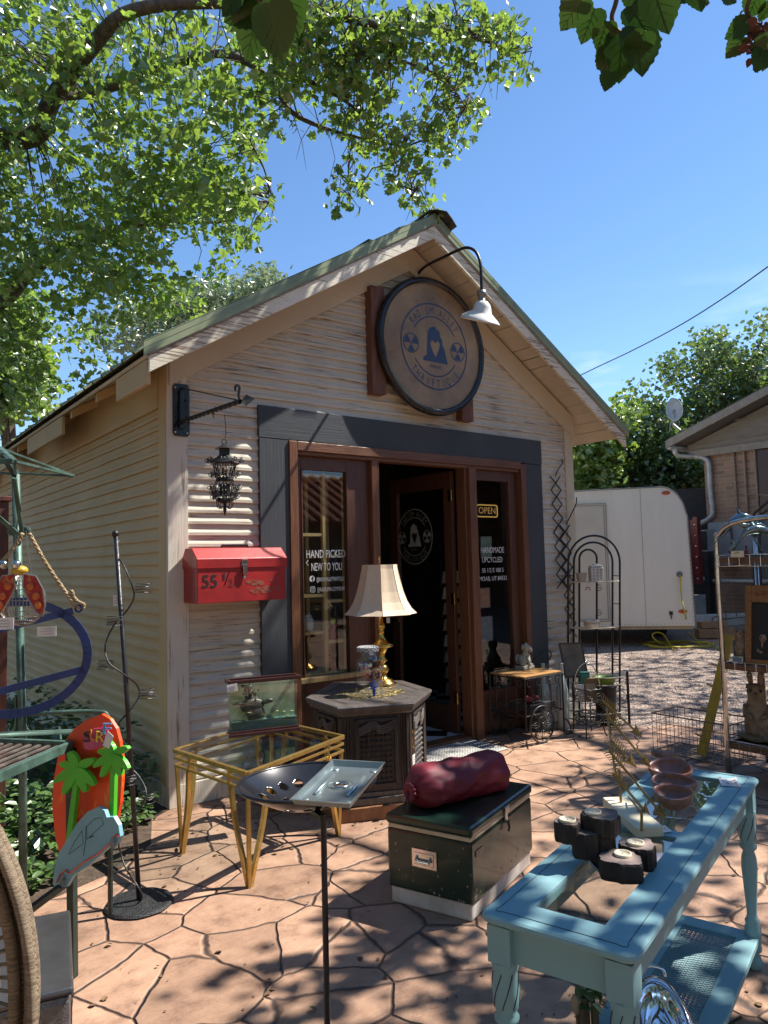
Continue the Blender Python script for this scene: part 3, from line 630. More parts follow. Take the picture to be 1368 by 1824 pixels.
ld=b.build('lid',red,tb,bev=.004)
b=B(); zc=zt+.105; b.tube([(xa+.23,yf+D_*.5,zc),(xa+.235,yf+D_*.5,zc+.018),(xb-.235,yf+D_*.5,zc+.018),(xb-.23,yf+D_*.5,zc)],.008,8); b.build('handle',blackm,ld)
xm=PY(435,1020,yf).x
b=B(); b.bb(xm-.022,xm+.022,yf-.014,yf-.007,zt-.02,zt+.022); b.bb(xm-.016,xm+.016,yf-.022,yf-.007,zt-.075,zt-.012); b.build('latch',chrome,tb,bev=.002)
b=B(); b.tube(arc((xm,yf-.016,zt-.085),.012,0,360,14),.003,5); b.ell((xm,yf-.012,zt-.1),(.012,.006,.012),10); b.build('padlock',chrome,tb)
b=B(); p=PY(360,1047,yf-.003); text(b,'55',(p.x,yf-.0025,p.z),X,Z,.085,w=.105)
p=PY(400,1032,yf); text(b,'1',(p.x-.012,yf-.0025,p.z-.005),X+Z*.0,Z,.05,w=.014); b.tube([(p.x-.0,yf-.002,p.z-.04),(p.x+.035,yf-.002,p.z+.05)],.003,4); text(b,'2',(p.x+.028,yf-.0025,p.z-.05),X,Z,.05,w=.03)
# thicken the digits with a second pass
p=PY(360,1047,yf-.003); text(b,'55',(p.x+.004,yf-.0022,p.z),X,Z,.085,w=.105); b.build('house_number',mat('black sign paint',(.015,.013,.013),.55),tb)
b=B(); rd=random.Random(5); V=[];Fc=[]
for i in range(34):
    q=PY(470+rd.uniform(-30,26),1045+rd.uniform(-12,12),yf); r=rd.uniform(.004,.022); n=7; k=len(V)
    V+=[(q.x+r*1.5*math.cos(6.283*j/n)*rd.uniform(.5,1.2),yf-.0012-.00002*i,q.z+q.x*.0+r*.6*math.sin(6.283*j/n)*rd.uniform(.5,1.2)) for j in range(n)]; Fc.append(tuple(range(k,k+n)))
b.add(V,Fc); b.build('scuffed_sticker',mat('worn sticker residue',(.20,.10,.05),.7,col2=(.30,.05,.03),sc_=40),tb)
# accordion lattice
tr=thing('accordion_lattice','dark metal accordion trellis hanging beside the right corner of the shop','trellis',PY(1000,840,YF-.03))
yl=YF-.035
def zz(cx,y0,n,pitch,w_,dx):
    for s in (-1,1):
        b=B(); pts=[]
        for i in range(n): pts.append(PY(cx+dx*i+(w_ if (i%2==0) else -w_)*s,y0+pitch*i,yl-.006*s))
        for i in range(n-1): b.bar(pts[i],pts[i+1],.012,.004,-Y)
        b.build('lattice_strip',black,tr)
zz(989,848,9,25,9,1.6); zz(1006,935,9,25,9,1.6)
b=B(); b.tube(bez([PY(989,848,yl),PY(995,835,yl),PY(1002,825,yl),PY(1000,818,yl)],8),.006,5); b.tube(bez([PY(1008,935,yl),PY(1018,915,yl-.05),PY(1026,898,yl-.1),PY(1027,886,yl-.1)],12),.006,5); b.build('hanging_hook',black,tr)
# neon OPEN sign behind the right glass
yo=YF+.09; ne=thing('open_sign','small neon OPEN sign with amber border behind the right hand window','sign',PY(867,910,yo))
amber=mat('amber neon tube',(.9,.6,.15),.4,emit=(1,.55,.12,.15)); 
c0,c1=PY(849,899,yo),PY(886,921,yo)
b=B(); x0,x1,zt_,zb_=c0.x,c1.x,c0.z,c1.z; r=.022
pts=[]
for (cx,cz,a) in ((x1-r,zt_-r,0),(x0+r,zt_-r,90),(x0+r,zb_+r,180),(x1-r,zb_+r,270)): pts+=arc((cx,yo,cz),r,a,a+90,6)
b.tube(pts,.006,6,closed=True); b.build('border_tube',amber,ne)
b=B(); text(b,'OPEN',(x0+.025,yo,zb_+.03),X,Z,(zt_-zb_)*.55,w=x1-x0-.05); b.build('open_letters',mat('dim neon letters',(.45,.30,.12),.4,emit=(1,.5,.1,.12)),ne)  # letters carry a faint glow of their own
b=B(); b.bb(x0+.01,x1-.01,yo+.012,yo+.018,zb_+.01,zt_-.01); b.build('backing',blackm,ne)
b=B(); b.tube([(x0+.03,yo,zt_),(x0+.035,yo,2.3)],.0015,4); b.tube([(x1-.03,yo,zt_),(x1-.035,yo,2.3)],.0015,4); b.tube([(x0+.04,yo,zb_),(x0+.02,yo+.02,zb_-.2),(x0+.03,yo+.02,.5)],.003,4); b.build('wire',black,ne)
# window display shelf and its trinkets (left), paper goods (right and behind the door)
sh=thing('display_shelf','pale pine ladder shelf standing just inside the left window','shelf',(3.1,YF+.2,0))
ya,yb=YF+.09,YF+.36
for x in (2.95,3.17,3.37):
    for y in (ya,yb): 
        b=B(); b.bb(x-.016,x+.016,y-.016,y+.016,.03,2.32); b.build('upright',pine,sh)
for x0,x1,z in ((2.95,3.17,1.83),(3.17,3.37,1.66),(2.95,3.17,1.35),(2.95,3.17,1.06),(3.17,3.37,.98),(2.95,3.37,.735),(2.95,3.37,.4),(3.17,3.37,1.30),(2.95,3.37,2.3)):
    b=B(); b.bb(x0+.016,x1-.016,ya-.012,yb+.012,z-.012,z+.012); b.build('shelf_board',pine,sh)
for cl,nm,lab,cat,px,py,z,x in (((.65,.6,.1),'figurine','little yellow headed doll on the upper window shelf','figurine',594,1100,.992,3.29),((.5,.03,.06),'figurine','pink toy figure on the window shelf under the doll','figurine',590,1180,.747,3.25),((.6,.6,.58),'white_jar','white ceramic jar on the left side of the window shelf','jar',560,1064,1.072,3.06)):
    o_=thing(nm,lab,cat,(x,ya+.08,z)); q=mat(nm+cat+str(px),cl,.4)
    b=B()
    if nm=='figurine':
        b.lathe([(.03,0),(.034,.03),(.022,.07),(.026,.1),(.012,.115)],(x,ya+.08,z),12); b.tube([(x-.02,ya+.08,z+.1),(x-.05,ya+.06,z+.06)],.009,6); b.tube([(x+.02,ya+.08,z+.1),(x+.05,ya+.06,z+.12)],.009,6); b.build('body',mat('toy pink cloth',(.5,.03,.08),.7),o_,smooth=True)
        b=B(); b.ell((x,ya+.08,z+.14),(.03,.03,.032)); b.build('head',q,o_,smooth=True)
    else:
        b.lathe([(.03,0),(.045,.02),(.045,.09),(.03,.11)],(x,ya+.08,z),16); b.build('body',q,o_,smooth=True); b=B(); b.lathe([(.033,.11),(.033,.12),(.01,.128),(.008,.142)],(x,ya+.08,z),16); b.build('lid',q,o_,smooth=True)
# card rack behind the door leaf
cr_=thing('card_rack','tall wire rack of pale greeting cards behind the open door','card rack',(5.0,YF+.55,.03))
b=B()
for x in (4.86,5.14): b.tube([(x,YF+.6,.03),(x,YF+.6,1.62)],.006,6)
b.tube([(4.86,YF+.6,1.62),(5.14,YF+.6,1.62)],.006,6)
b.build('rack_frame',black,cr_)
cm=[mat('pale greeting card',(.42,.39,.33),.6),mat('kraft greeting card',(.30,.24,.16),.6),mat('pink greeting card',(.38,.25,.2),.6)]
for i in range(8):
    z=.35+i*.155
    for j in range(3):
        x=4.87+j*.09; b=B(); b.box((x+.03,YF+.58,z),(.075,.003,.12),X,V3((0,1,.25)).normalized(),V3((0,-.25,1)).normalized()); b.build('greeting_card',cm[(i+j)%3],cr_)
yp=YF+.12
for (px,py,w_,h_,lab,cl) in ((866,975,.14,.2,'sage green poster propped behind the right window, above the lettering',(.16,.20,.14)),(862,1065,.15,.18,'faded orange flyer behind the right window, below the lettering',(.30,.15,.09)),(866,1120,.16,.22,'grey framed print low behind the right window',(.16,.16,.17))):
    c=PY(px,py,yp); t=thing('poster',lab,'poster',(c.x,yp,c.z-h_/2)); b=B(); b.bb(c.x-w_/2,c.x+w_/2,yp,yp+.006,c.z-h_/2,c.z+h_/2); b.build('sheet',mat('poster'+str(py),cl,.6,col2=tuple(k*1.6 for k in cl),sc_=18),t)
    b=B()
    for q in (-1,1): b.bb(c.x+q*w_/2-.004,c.x+q*w_/2+.004,yp-.004,yp+.01,c.z-h_/2,c.z+h_/2); b.bb(c.x-w_/2,c.x+w_/2,yp-.004,yp+.01,c.z+q*h_/2-.004,c.z+q*h_/2+.004)
    b.build('frame',mat('pewter frame',(.25,.25,.26),.4,.4),t)
# ======================= LEFT AND CENTRE OF THE PATIO =======================
def PL(px,py,P0,n):
    d=ray(px,py); n=V3(n); return CAM+d*((V3(P0)-CAM).dot(n)/d.dot(n))
VH=V3((_v.x,_v.y,0)).normalized(); RH=V3((VH.y,-VH.x,0))     # level view direction and its right
verd=mat('verdigris green metal',(.10,.19,.155),.5,.3,col2=(.035,.06,.05),sc_=9,detail=9,bump=.2)
dgreen=mat('dark green painted metal',(.03,.05,.042),.45,.3,col2=(.015,.02,.018),sc_=14)
# green display stand: slatted table, pole and open canopy
st=thing('garden_display_stand','tall verdigris green metal stand with slatted table, pole and open canopy frame at left','stand',(.74,3.7,0))
A_=V3((.80,3.15,.9)); f=V3((-.72,-.69,0)); g=V3((-.62,.79,0)).normalized()
b=B()
for p,q in ((A_,A_+f*1.1),(A_,A_+g*.46),(A_+g*.46,A_+g*.46+f*1.1)): b.bar(p,q,.022,.035)
b.build('table_rim',verd,st,bev=.002)
for i in range(9):
    b=B(); q=A_+g*(.045+.045*i); b.bar(q+f*.0,q+f*1.1,.016,.006); b.build('slat',mat('rusted slat',(.22,.19,.17),.5,.4,col2=(.10,.07,.055),sc_=12),st)
b=B(); b.bar(A_-Z*.01,V3((.815,3.165,0)),.03,.03,g); b.build('leg',dgreen,st,bev=.002)
b=B(); q=A_+f*1.08; b.bar(q,V3((q.x,q.y,0)),.03,.03,g); b.build('leg',dgreen,st)
b=B(); b.bar(V3((.81,3.16,.38)),V3((.81,3.16,.38))+f*.95-Z*.0,.022,.022); b.build('stretcher',dgreen,st)
PB=V3((.745,3.84,0))
def pv_(x,y,dz=0): return PL(x,y,PB,VH)+VH*dz
pt,pm=pv_(28,845),pv_(40,1300); pbm=V3((pm.x+.01,pm.y,0))
b=B(); b.tube([pt,pm,pbm],.019,8); b.build('pole',verd,st,smooth=True)
b=B(); b.tube(bez([pv_(-60,1282),pv_(0,1276),pv_(90,1270),pv_(175,1268),pv_(192,1277),pv_(197,1300)],30)+[A_+g*.5+Z*.02,A_+g*.44-Z*.01],.011,7); b.build('back_rail',verd,st,smooth=True)
b=B(); q=pv_(197,1300); b.tube([q,V3((q.x,q.y,0))],.012,7); b.build('leg',dgreen,st)
b=B(); b.bar(pv_(105,1295),pv_(165,1335,-.3),.006,.03); b.build('brace',verd,st)
for sx in (-1,1):
    b=B(); b.tube(bez([pv_(34+6*sx,1240),pv_(36+8*sx,1290),pv_(36+18*sx,1305),pv_(36+24*sx,1298),pv_(36+20*sx,1290)],16),.007,5); b.build('scroll',verd,st)
    b=B(); b.bar(pv_(38+2*sx,955),pv_(34+(38 if sx>0 else -62),862,-.25),.02,.008,VH); b.build('canopy_brace',verd,st)
    b=B(); b.tube(spiral(pv_(34+12*sx,945),.024,1.4,RH*sx,Z,2,16),.009,6); b.build('scroll',verd,st)
apex=pv_(18,804,-.1); e1=pv_(166,860,-.75); e0=pv_(-150,838,-.4); e2=pv_(60,828,.45); e3=pv_(-200,815,.5)
for p,q,w_ in ((apex,e1,.02),(apex,e0,.02),(apex,e2,.014),(apex,e3,.014),(e0,e1,.024),(e1,e2,.014),(e2,e3,.014),(apex.lerp(e1,.5),apex.lerp(e0,.5),.012),(pt,e1,.012),(pt,e0,.012),(apex,pt,.03)):
    b=B(); b.bar(p,q,w_,w_*.8); b.build('canopy_rib',verd,st,bev=.002)
# rust brown post at the frame's left edge
po=thing('timber_post','rust brown timber post behind the green stand at the left edge','post',(.62,5.3,0))
q=PL(4,1100,V3((.8,4.9,0)),VH); b=B(); b.bb(q.x-.22,q.x+.03,q.y,q.y+.1,0,2.02); b.build('post',mat('rust brown wood',(.13,.035,.018),.6,col2=(.05,.018,.012),sc_=3,stretch=(14,14,1.5),bump=.3),po,bev=.006)
b=B(); b.bb(q.x-.24,q.x+.045,q.y-.012,q.y+.115,2.02,2.05); b.build('cap',MATS['rust brown wood'],po,bev=.004)
# blue ring swing hung by jute rope
BR=V3((.72,3.45,0)); rn=(VH*.9-RH*.25).normalized()
def rg(x,y): return PL(x,y,BR,rn)
ri=thing('blue_metal_ring','navy blue flat steel ring with two cross bars hung by jute rope','ring',rg(20,1172))
navy=mat('navy blue painted steel',(.02,.055,.21),.35,.1,col2=(.014,.036,.14),sc_=6,bump=.1)
b=B(); c_=[rg(18+138*math.cos(2*math.pi*i/56),1172+(-math.sin(2*math.pi*i/56))*100-(math.cos(2*math.pi*i/56))*8) for i in range(56)]
for i in range(56):
    p,q=c_[i],c_[(i+1)%56]; b.bar(p,q+(q-p)*.12,.012,.036,(V3((p-c_[(i+28)%56]))).normalized())
b.build('ring',navy,ri)
for (x0,y0,x1,y1) in ((-115,1150,130,1088),(-100,1258,150,1192)):
    b=B(); b.bar(rg(x0,y0),rg(x1,y1),.012,.03); b.build('cross_bar',navy,ri)
b=B(); b.tube(arc(rg(140,1084),.014,0,360,14,RH,Z),.005,6); b.build('eyelet',navy,ri)
jute=mat('jute rope',(.55,.42,.25),.9,col2=(.30,.21,.11),sc_=60,stretch=(1,1,1),bump=1)
def rope(pts,r,o,nm='rope'):
    pts=bez(pts,40); 
    for ph in range(3):
        b=B(); q=[]
        for i,p in enumerate(pts):
            d=(pts[min(i+1,len(pts)-1)]-pts[max(i-1,0)]).normalized(); a,c=frame(d); t=i*.9+ph*2.094; q.append(p+(a*math.cos(t)+c*math.sin(t))*r*.55)
        b.tube(q,r*.62,5); b.build(nm,jute,o,smooth=True)
ro=thing('jute_rope','frayed tan jute rope running from the pole hook to the blue ring','rope',rg(50,950))
rope([rg(52,950),rg(80,1000),rg(110,1045),rg(133,1078)],.008,ro); rope([rg(133,1078),rg(146,1084),rg(150,1077),rg(140,1072),rg(132,1064),rg(127,1052),rg(131,1060)],.007,ro)
rope([rg(40,950),rg(25,975),rg(6,998),rg(-30,1030),rg(-60,1080)],.009,ro)
# ladybird wire basket
lb=thing('ladybird_wire_basket','ladybird shaped wire mesh basket with red and orange glass wings and yellow collar','wall basket',rg(45,1060))
L0=BR-VH*.22
def lg(x,y,d=0): return PL(x,y,L0-VH*d,VH)
wire=mat('silver wire mesh',(.40,.38,.34),.35,.8)
b=B()
for i in range(22):
    t=i/21; h=[lg(40+ (44*math.sin(math.pi*j/14))*math.cos(math.pi*t)*1.0-2,1025+45*(1-math.cos(math.pi*j/14)),.10*math.sin(math.pi*t)*math.sin(math.pi*j/14)) for j in range(15)]; b.tube(h,.0016,4)
for j in range(2,14):
    b.tube([lg(38+44*math.sin(math.pi*j/14)*math.cos(math.pi*t/20),1025+45*(1-math.cos(math.pi*j/14)),.10*math.sin(math.pi*t/20)*math.sin(math.pi*j/14)) for t in range(21)],.0016,4)
b.build('mesh_basket',wire,lb)
wing=mat('painted red wing',(.36,.014,.012),.25,.1,col2=(.5,.16,.04),sc_=26,thr=(.36,.46),detail=2)
for sg,ox in ((1,42),(-1,26)):
    b=B(); pts=[(ox,1022),(ox+22*sg,1026),(ox+34*sg,1048),(ox+38*sg,1078),(ox+34*sg,1098),(ox+22*sg,1090),(ox+8*sg,1066),(ox-1*sg,1045)]
    P_=[lg(x,y,.11) for x,y in pts]; Q_=[p+VH*.006 for p in P_]; n=len(pts)
    b.add(P_+Q_,[tuple(range(n)),tuple(range(2*n-1,n-1,-1))]+[(i,(i+1)%n,n+(i+1)%n,n+i) for i in range(n)]); w_=b.build('wing',wing,lb)
    b=B(); b.tube(P_,.003,5,closed=True); b.build('wing_rim',wire,w_)
    for (dx,dy) in ((12,18),(22,36),(26,52)):
        b=B(); c=lg(ox+dx*sg,1026+dy,.114); b.lathe([(.001,0),(.015,0),(.009,.004),(.001,.004)],c,14,RH,Z,-VH); b.build('spot',mat('orange glass spot',(.42,.05,.02),.15,col2=(.7,.2,.03),sc_=30),w_)
b=B(); b.ell(lg(34,1016,.09),(.034,.03,.02),14,RH,VH,Z); b.build('collar',mat('yellow enamel',(.6,.38,.03),.35),lb,smooth=True)
for x in (6,29):
    b=B(); b.ell(lg(x,1006,.11),(.018,.018,.018),12); b.build('eye',chrome,lb,smooth=True)
b=B(); b.tube(bez([lg(29,1000,.11),lg(32,985,.1),lg(22,982,.1),lg(18,992,.1)],12),.0018,4); b.build('antenna',wire,lb)
b=B(); b.tube([lg(56,1030),lg(50,985,.0),lg(46,945)],.002,4); b.build('chain',wire,lb)
t_=pricetag(lg(-12,1122,.12),RH,Z,.078,.045,lb)
t_=pricetag(rg(66,1134),RH,Z,.082,.042,ri)
# ---- black spiral candle stand
base=G(248,1612); 
def sg2(x,y): return PL(x,y,base,VH)
bs=thing('spiral_candle_stand','tall thin black pole stand with twining wire and coiled cups on a round base','candle stand',base)
b=B(); b.lathe([(.02,0),(.150,.0),(.158,.008),(.150,.018),(.03,.024)],base,36,fn=lambda t,h:1+.01*math.sin(9*t)); b.build('base_disc',mat('pitted cast iron',(.035,.037,.04),.55,.3,col2=(.012,.012,.013),sc_=40,bump=.8),bs)
b=B(); b.tube([sg2(248,1608),sg2(228,1270),sg2(206,952)],.0115,10); b.build('pole',black,bs,smooth=True)
b=B(); b.ell(sg2(205.5,951),(.018,.018,.018),14); b.build('ball_finial',black,bs,smooth=True)
w1=[(205,962),(205,986),(225,1008),(241,1042),(239,1065),(219,1091),(197,1116),(189,1148),(199,1176),(219,1196),(239,1219),(242,1242),(231,1264),(208,1296)]
w2=[(208,1296),(200,1330),(205,1358),(218,1366),(243,1388),(262,1412),(252,1440),(226,1470),(208,1505),(208,1525),(222,1548),(246,1566),(258,1586),(250,1606)]
b=B(); q=[]
for i,(x,y) in enumerate(w1+w2[1:]): q.append(sg2(x,y)+VH*(.05*math.cos(i*1.15)))
b.tube(bez(q,120),.0042,6); b.build('twining_wire',black,bs,smooth=True)
for x,y in ((255,1048),(204,1106),(188,1184),(262,1235),(228,1388),(261,1421)):
    b=B(); c=sg2(x,y); b.tube([c+V3(((.038+.004*math.sin(t*.21))*math.cos(t*.5),(.038+.004*math.sin(t*.21))*math.sin(t*.5),.05*(t/63-.5)+.004*math.sin(t*.37))) for t in range(64)],.0014,5); b.build('coil_cup',black,bs)
pricetag(sg2(202,1079),RH,Z,.02,.05,bs)
# ---- surfboard sign
SP=V3((.86,3.05,0)); sn=(VH*.87+RH*.5).normalized()
def sf(x,y,d=0): return PL(x,y,SP-sn*d,sn)
su=thing('surfboard_sign','orange surfboard shaped sign with green cutout palms and pale blue cutout car','wall art',sf(150,1560))
def cut(par,nm,pts,d,t,mt,bev=.002):
    P_=[sf(x,y,d) for x,y in pts]; Q_=[p+sn*t for p in P_]; n=len(P_); b=B()
    b.add(P_+Q_,[tuple(range(n)),tuple(range(2*n-1,n-1,-1))]+[(i,(i+1)%n,n+(i+1)%n,n+i) for i in range(n)]); return b.build(nm,mt,par)
orange=mat('streaked orange board paint',(.86,.075,.012),.4,col2=(.88,.34,.03),sc_=1.6,stretch=(9,9,4),thr=(.28,.42),detail=3)
ov=[(181,1272),(196,1281),(207,1298),(213,1320),(217,1350),(217,1390),(214,1430),(206,1470),(190,1500),(150,1530),(108,1530),(98,1490),(93,1440),(95,1390),(103,1350),(115,1320),(132,1298),(155,1282)]
cut(su,'surfboard',ov,0,.014,orange)
lime=mat('bright green cutout paint',(.09,.52,.03),.4,col2=(.07,.44,.02),sc_=5)
def palm(x,y,s,bx,by,wd):
    b=B()
    for i,(a,k) in enumerate(((38,1.05),(112,1.0),(150,.95),(200,1.15),(238,1.25),(292,1.1),(325,1.0))):
        a=R_(a); ln=37*s*k; d=(math.cos(a),-math.sin(a)); n=(-d[1],d[0]); dr=9*s*(1 if d[0]>0 else -1)*abs(d[0])
        o=[]
        for t in range(9):
            q=t/8; w_=8.0*s*math.sin(math.pi*(.12+.8*q))**.7; o.append((x+d[0]*ln*q+n[0]*w_,y+d[1]*ln*q+n[1]*w_+abs(dr)*q*q))
        for t in range(8,-1,-1):
            q=t/8; w_=8.0*s*math.sin(math.pi*(.12+.8*q))**.7; o.append((x+d[0]*ln*q-n[0]*w_,y+d[1]*ln*q-n[1]*w_+abs(dr)*q*q))
        dd=.055+.0008*i
        P_=[sf(u,v,dd) for u,v in o]; Q_=[p+sn*.016 for p in P_]; m=len(P_)
        b.add(P_+Q_,[tuple(range(m)),tuple(range(2*m-1,m-1,-1))]+[(j,(j+1)%m,m+(j+1)%m,m+j) for j in range(m)])
    b.build('palm_fronds',lime,su); cut(su,'palm_trunk',[(x-3,y),(x+5,y),(bx+wd,by),(bx-wd,by)],.054,.016,lime)
palm(136,1370,1.0,121,1502,4.5); palm(200,1346,.86,198,1458,4)
carb=mat('pale blue cutout car paint',(.20,.42,.50),.45,col2=(.16,.36,.44),sc_=6)
cb=[(102,1585),(94,1575),(97,1545),(104,1520),(118,1498),(136,1468),(156,1446),(176,1437),(186,1444),(190,1456),(202,1455),(211,1470),(214,1490),(208,1504),(195,1508),(160,1540),(130,1560),(118,1580)]
car=cut(su,'car_cutout',cb,.085,.016,carb)
b=B(); b.tube([sf(x,y,.087) for x,y in ((100,1572),(108,1556),(118,1550),(124,1556),(150,1535),(176,1520),(196,1502),(200,1492),(208,1486),(212,1490))],.0035,4); b.build('trim_stripe',mat('coral stripe paint',(.75,.12,.07),.5),car)
b=B(); b.tube([sf(x,y,.087) for x,y in ((122,1522),(132,1500),(146,1480),(148,1503))],.0009,4,closed=True); b.tube([sf(x,y,.087) for x,y in ((154,1473),(168,1459),(181,1456),(184,1468),(155,1495))],.0009,4,closed=True); b.tube([sf(x,y,.087) for x,y in ((153,1472),(152,1502),(148,1524))],.0009,4)
b.tube([sf(x,y,.087) for x,y in ((160,1492),(166,1489))],.002,4); b.build('window_outline',ink,car)
for x,y in ((113,1568),(203,1500)):
    b=B(); b.lathe([(.001,0),(.022,0),(.022,.004),(.001,.004)],sf(x,y,.086),18,(RH-sn*0).normalized()*.55,Z,-sn)
    for k in range(5): a=k*1.2566; b.tube([sf(x,y,.091),sf(x+5*math.cos(a),y+9*math.sin(a),.091)],.0015,4)
    b.build('wheel_cutout',mat('grey wheel paint',(.30,.34,.33),.5,col2=(.18,.2,.2),sc_=30),car)
pl=cut(su,'name_plate',[(147,1322),(150,1308),(165,1298),(182,1297),(190,1300),(186,1318),(178,1332),(160,1336),(150,1334)],.05,.01,mat('magenta plate paint',(.38,.015,.10),.4,col2=(.6,.1,.2),sc_=8))
for ch,x,y,cl in (('S',148,1322,(.03,.015,.015)),('U',160,1319,(.85,.26,.02)),('R',171,1322,(.9,.62,.04)),('F',183,1308,(.12,.35,.7))):
    b=B(); p=sf(x,y,.062); text(b,ch,p,(RH*.95).normalized(),(Z+RH*.05).normalized(),.042,w=.032); b.v=[tuple(V3(v)) for v in b.v]; b.build('letter',mat('letter paint '+ch,cl,.45),pl,solid=.006)
cut(su,'price_tag',[(192,1302),(202,1312),(194,1334),(183,1328)],.06,.001,paper); cut(su,'price_tag',[(109,1337),(121,1332),(118,1346),(114,1350)],-.02,.001,paper)
# ---- planting along the shop wall: leafy groundcover
ivy=leafmat('groundcover leaf',(.045,.10,.02),(.10,.19,.04),.3,6)
b=B(); rd=random.Random(11)
def leaf(b,c,d,n,s,lob=0):
    """one leaf: base c, along d, normal n, length s; folded on its midrib"""
    a=d.cross(n).normalized(); k=n*s*.12
    if lob: o=[(0,0),(.20,.46),(.42,.30),(.62,.44),(.70,.18),(1,0)]
    else: o=[(0,0),(.12,.30),(.40,.40),(.70,.24),(1,0)]
    L1=[c+d*s*x+a*s*y+k*(y>0) for x,y in o]; L2=[c+d*s*x-a*s*y+k*(y>0) for x,y in o[1:-1]]
    m=len(o); b.add(L1+L2,[tuple(range(m)),(0,)+(m-1,)+tuple(m+j for j in range(m-3,-1,-1))])
def rndv(rd): 
    z=rd.uniform(-1,1); t=rd.uniform(0,6.283); r=math.sqrt(1-z*z); return V3((r*math.cos(t),r*math.sin(t),z))
for i in range(5200):
    t=rd.random()
    if rd.random()<.62:  # clump near the corner and front edge of the bed
        x=rd.uniform(.15,1.80); y=rd.uniform(4.0,5.6); 
        if y<4.0+max(0,(x-.9))*.9: continue
    else: x=rd.uniform(.3,1.8); y=rd.uniform(5.2,8.5)
    h=(.10+.24*abs(math.sin(x*3.1+y*2.3)))*(1.0 if y<5.2 else 1.6)*min(1,(y-3.9)*2+.25)
    if x>1.55 and y<4.9: h*=.6
    c=V3((x,y,rd.uniform(0,1)**.6*h+.01)); d=rndv(rd); d.z=abs(d.z)*.4-.25; d.normalize(); n=(Z*1.1+rndv(rd)*.8).normalized(); leaf(b,c,d,(n-d*n.dot(d)).normalized(),rd.uniform(.035,.075))
tag(b.build('groundcover',ivy),'leafy green groundcover growing in the bed along the shop side wall','ground cover',kind='stuff')
# ---- wicker chair (only its edge is in view)
wick=mat('weathered wicker',(.30,.23,.15),.7,col2=(.13,.09,.055),sc_=10,stretch=(3,3,30),bump=.6)
wc=thing('wicker_chair','woven wicker peacock chair cut off by the bottom left corner','chair',(-.05,1.5,0))
W0=V3((.05,1.50,0))
def wf(x,y,d=0): return PL(x,y,W0,VH)+VH*d
def hoop(cx,rx,ry,r,d,nm):
    b=B(); b.tube([wf(cx+rx*math.cos(2*math.pi*i/60),1800-ry*math.sin(2*math.pi*i/60),d) for i in range(60)],r,8,closed=True); b.build(nm,wick,wc,smooth=True)
hoop(-230,288,468,.008,0,'rim'); hoop(-230,274,450,.006,.03,'rim'); hoop(-230,228,390,.010,.05,'rim'); hoop(-230,256,425,.013,.06,'rim'); hoop(-230,180,320,.008,.07,'rim')
b=B()
for i in range(240):
    a=2*math.pi*i/240; b.tube([wf(-230+275*math.cos(a),1800-450*math.sin(a),.035),wf(-230+250*math.cos(a+.02),1800-415*math.sin(a+.02),.075),wf(-230+228*math.cos(a),1800-390*math.sin(a),.05)],.0045,5)
for i in range(90):
    a=2*math.pi*i/90; b.tube([wf(-230+228*math.cos(a),1800-390*math.sin(a),.05),wf(-230+20*math.cos(a),1800-40*math.sin(a),.09)],.0035,4)
b.build('woven_back',wick,wc)
b=B(); c=W0+V3((-.30,.02,0)); b.lathe([(.24,0),(.20,.18),(.25,.38),(.27,.42),(.02,.42)],c,30); b.build('woven_base',wick,wc)
# ---- perforated grey metal box
meshm=mat('grey perforated metal',(.22,.20,.19),.35,.6,col2=(.13,.12,.115),sc_=60,bump=.4)
bx_=thing('perforated_metal_box','grey perforated metal box with rounded edges beside the wicker chair','box',(.4,2.4,0))
a0=V3((.655,2.60,0)); a1=V3((.545,2.13,0)); e=(a1-a0).normalized(); pe_=V3((e.y,-e.x,0)); pe_=pe_ if pe_.x<0 else -pe_
c=(a0+a1)/2+pe_*.2; b=B(); b.box(c+Z*.245,((a1-a0).length,.40,.47),e,pe_,Z); b.build('box_body',meshm,bx_,bev=.02)
b=B(); b.box(c+Z*.49,((a1-a0).length+.012,.412,.02),e,pe_,Z); b.build('box_lid',mat('dull grey lid',(.12,.12,.125),.3,.6,col2=(.08,.08,.085),sc_=9),bx_,bev=.008)
b=B()
for i in range(26):
    for j in range(11):
        q=a0+e*(.03+.0168*i)-pe_*.0015+Z*(.05+.038*j); b.box(q,(.009,.002,.026),e,pe_,Z)
b.build('perforations',blackm,bx_)
for s in (.1,.38):
    for w_ in (.06,.34):
        b=B(); q=a0+e*s+pe_*w_; b.lathe([(.018,0),(.02,.012)],q,12); b.build('foot',blackm,bx_)
q=a0+e*.36-pe_*.004+Z*.34; b=B(); b.box(q,(.055,.002,.085),(e+Z*.3).normalized(),pe_,(Z-e*.3).normalized()); pt_=b.build('price_tag',mat('red and white swing tag',(.55,.5,.52),.6,col2=(.45,.03,.06),sc_=9,thr=(.45,.5)),bx_)
b=B(); b.tube([q+Z*.04,q+Z*.09-pe_*.004,q+Z*.155+pe_*.01],.0012,4); b.build('string',ink,pt_)
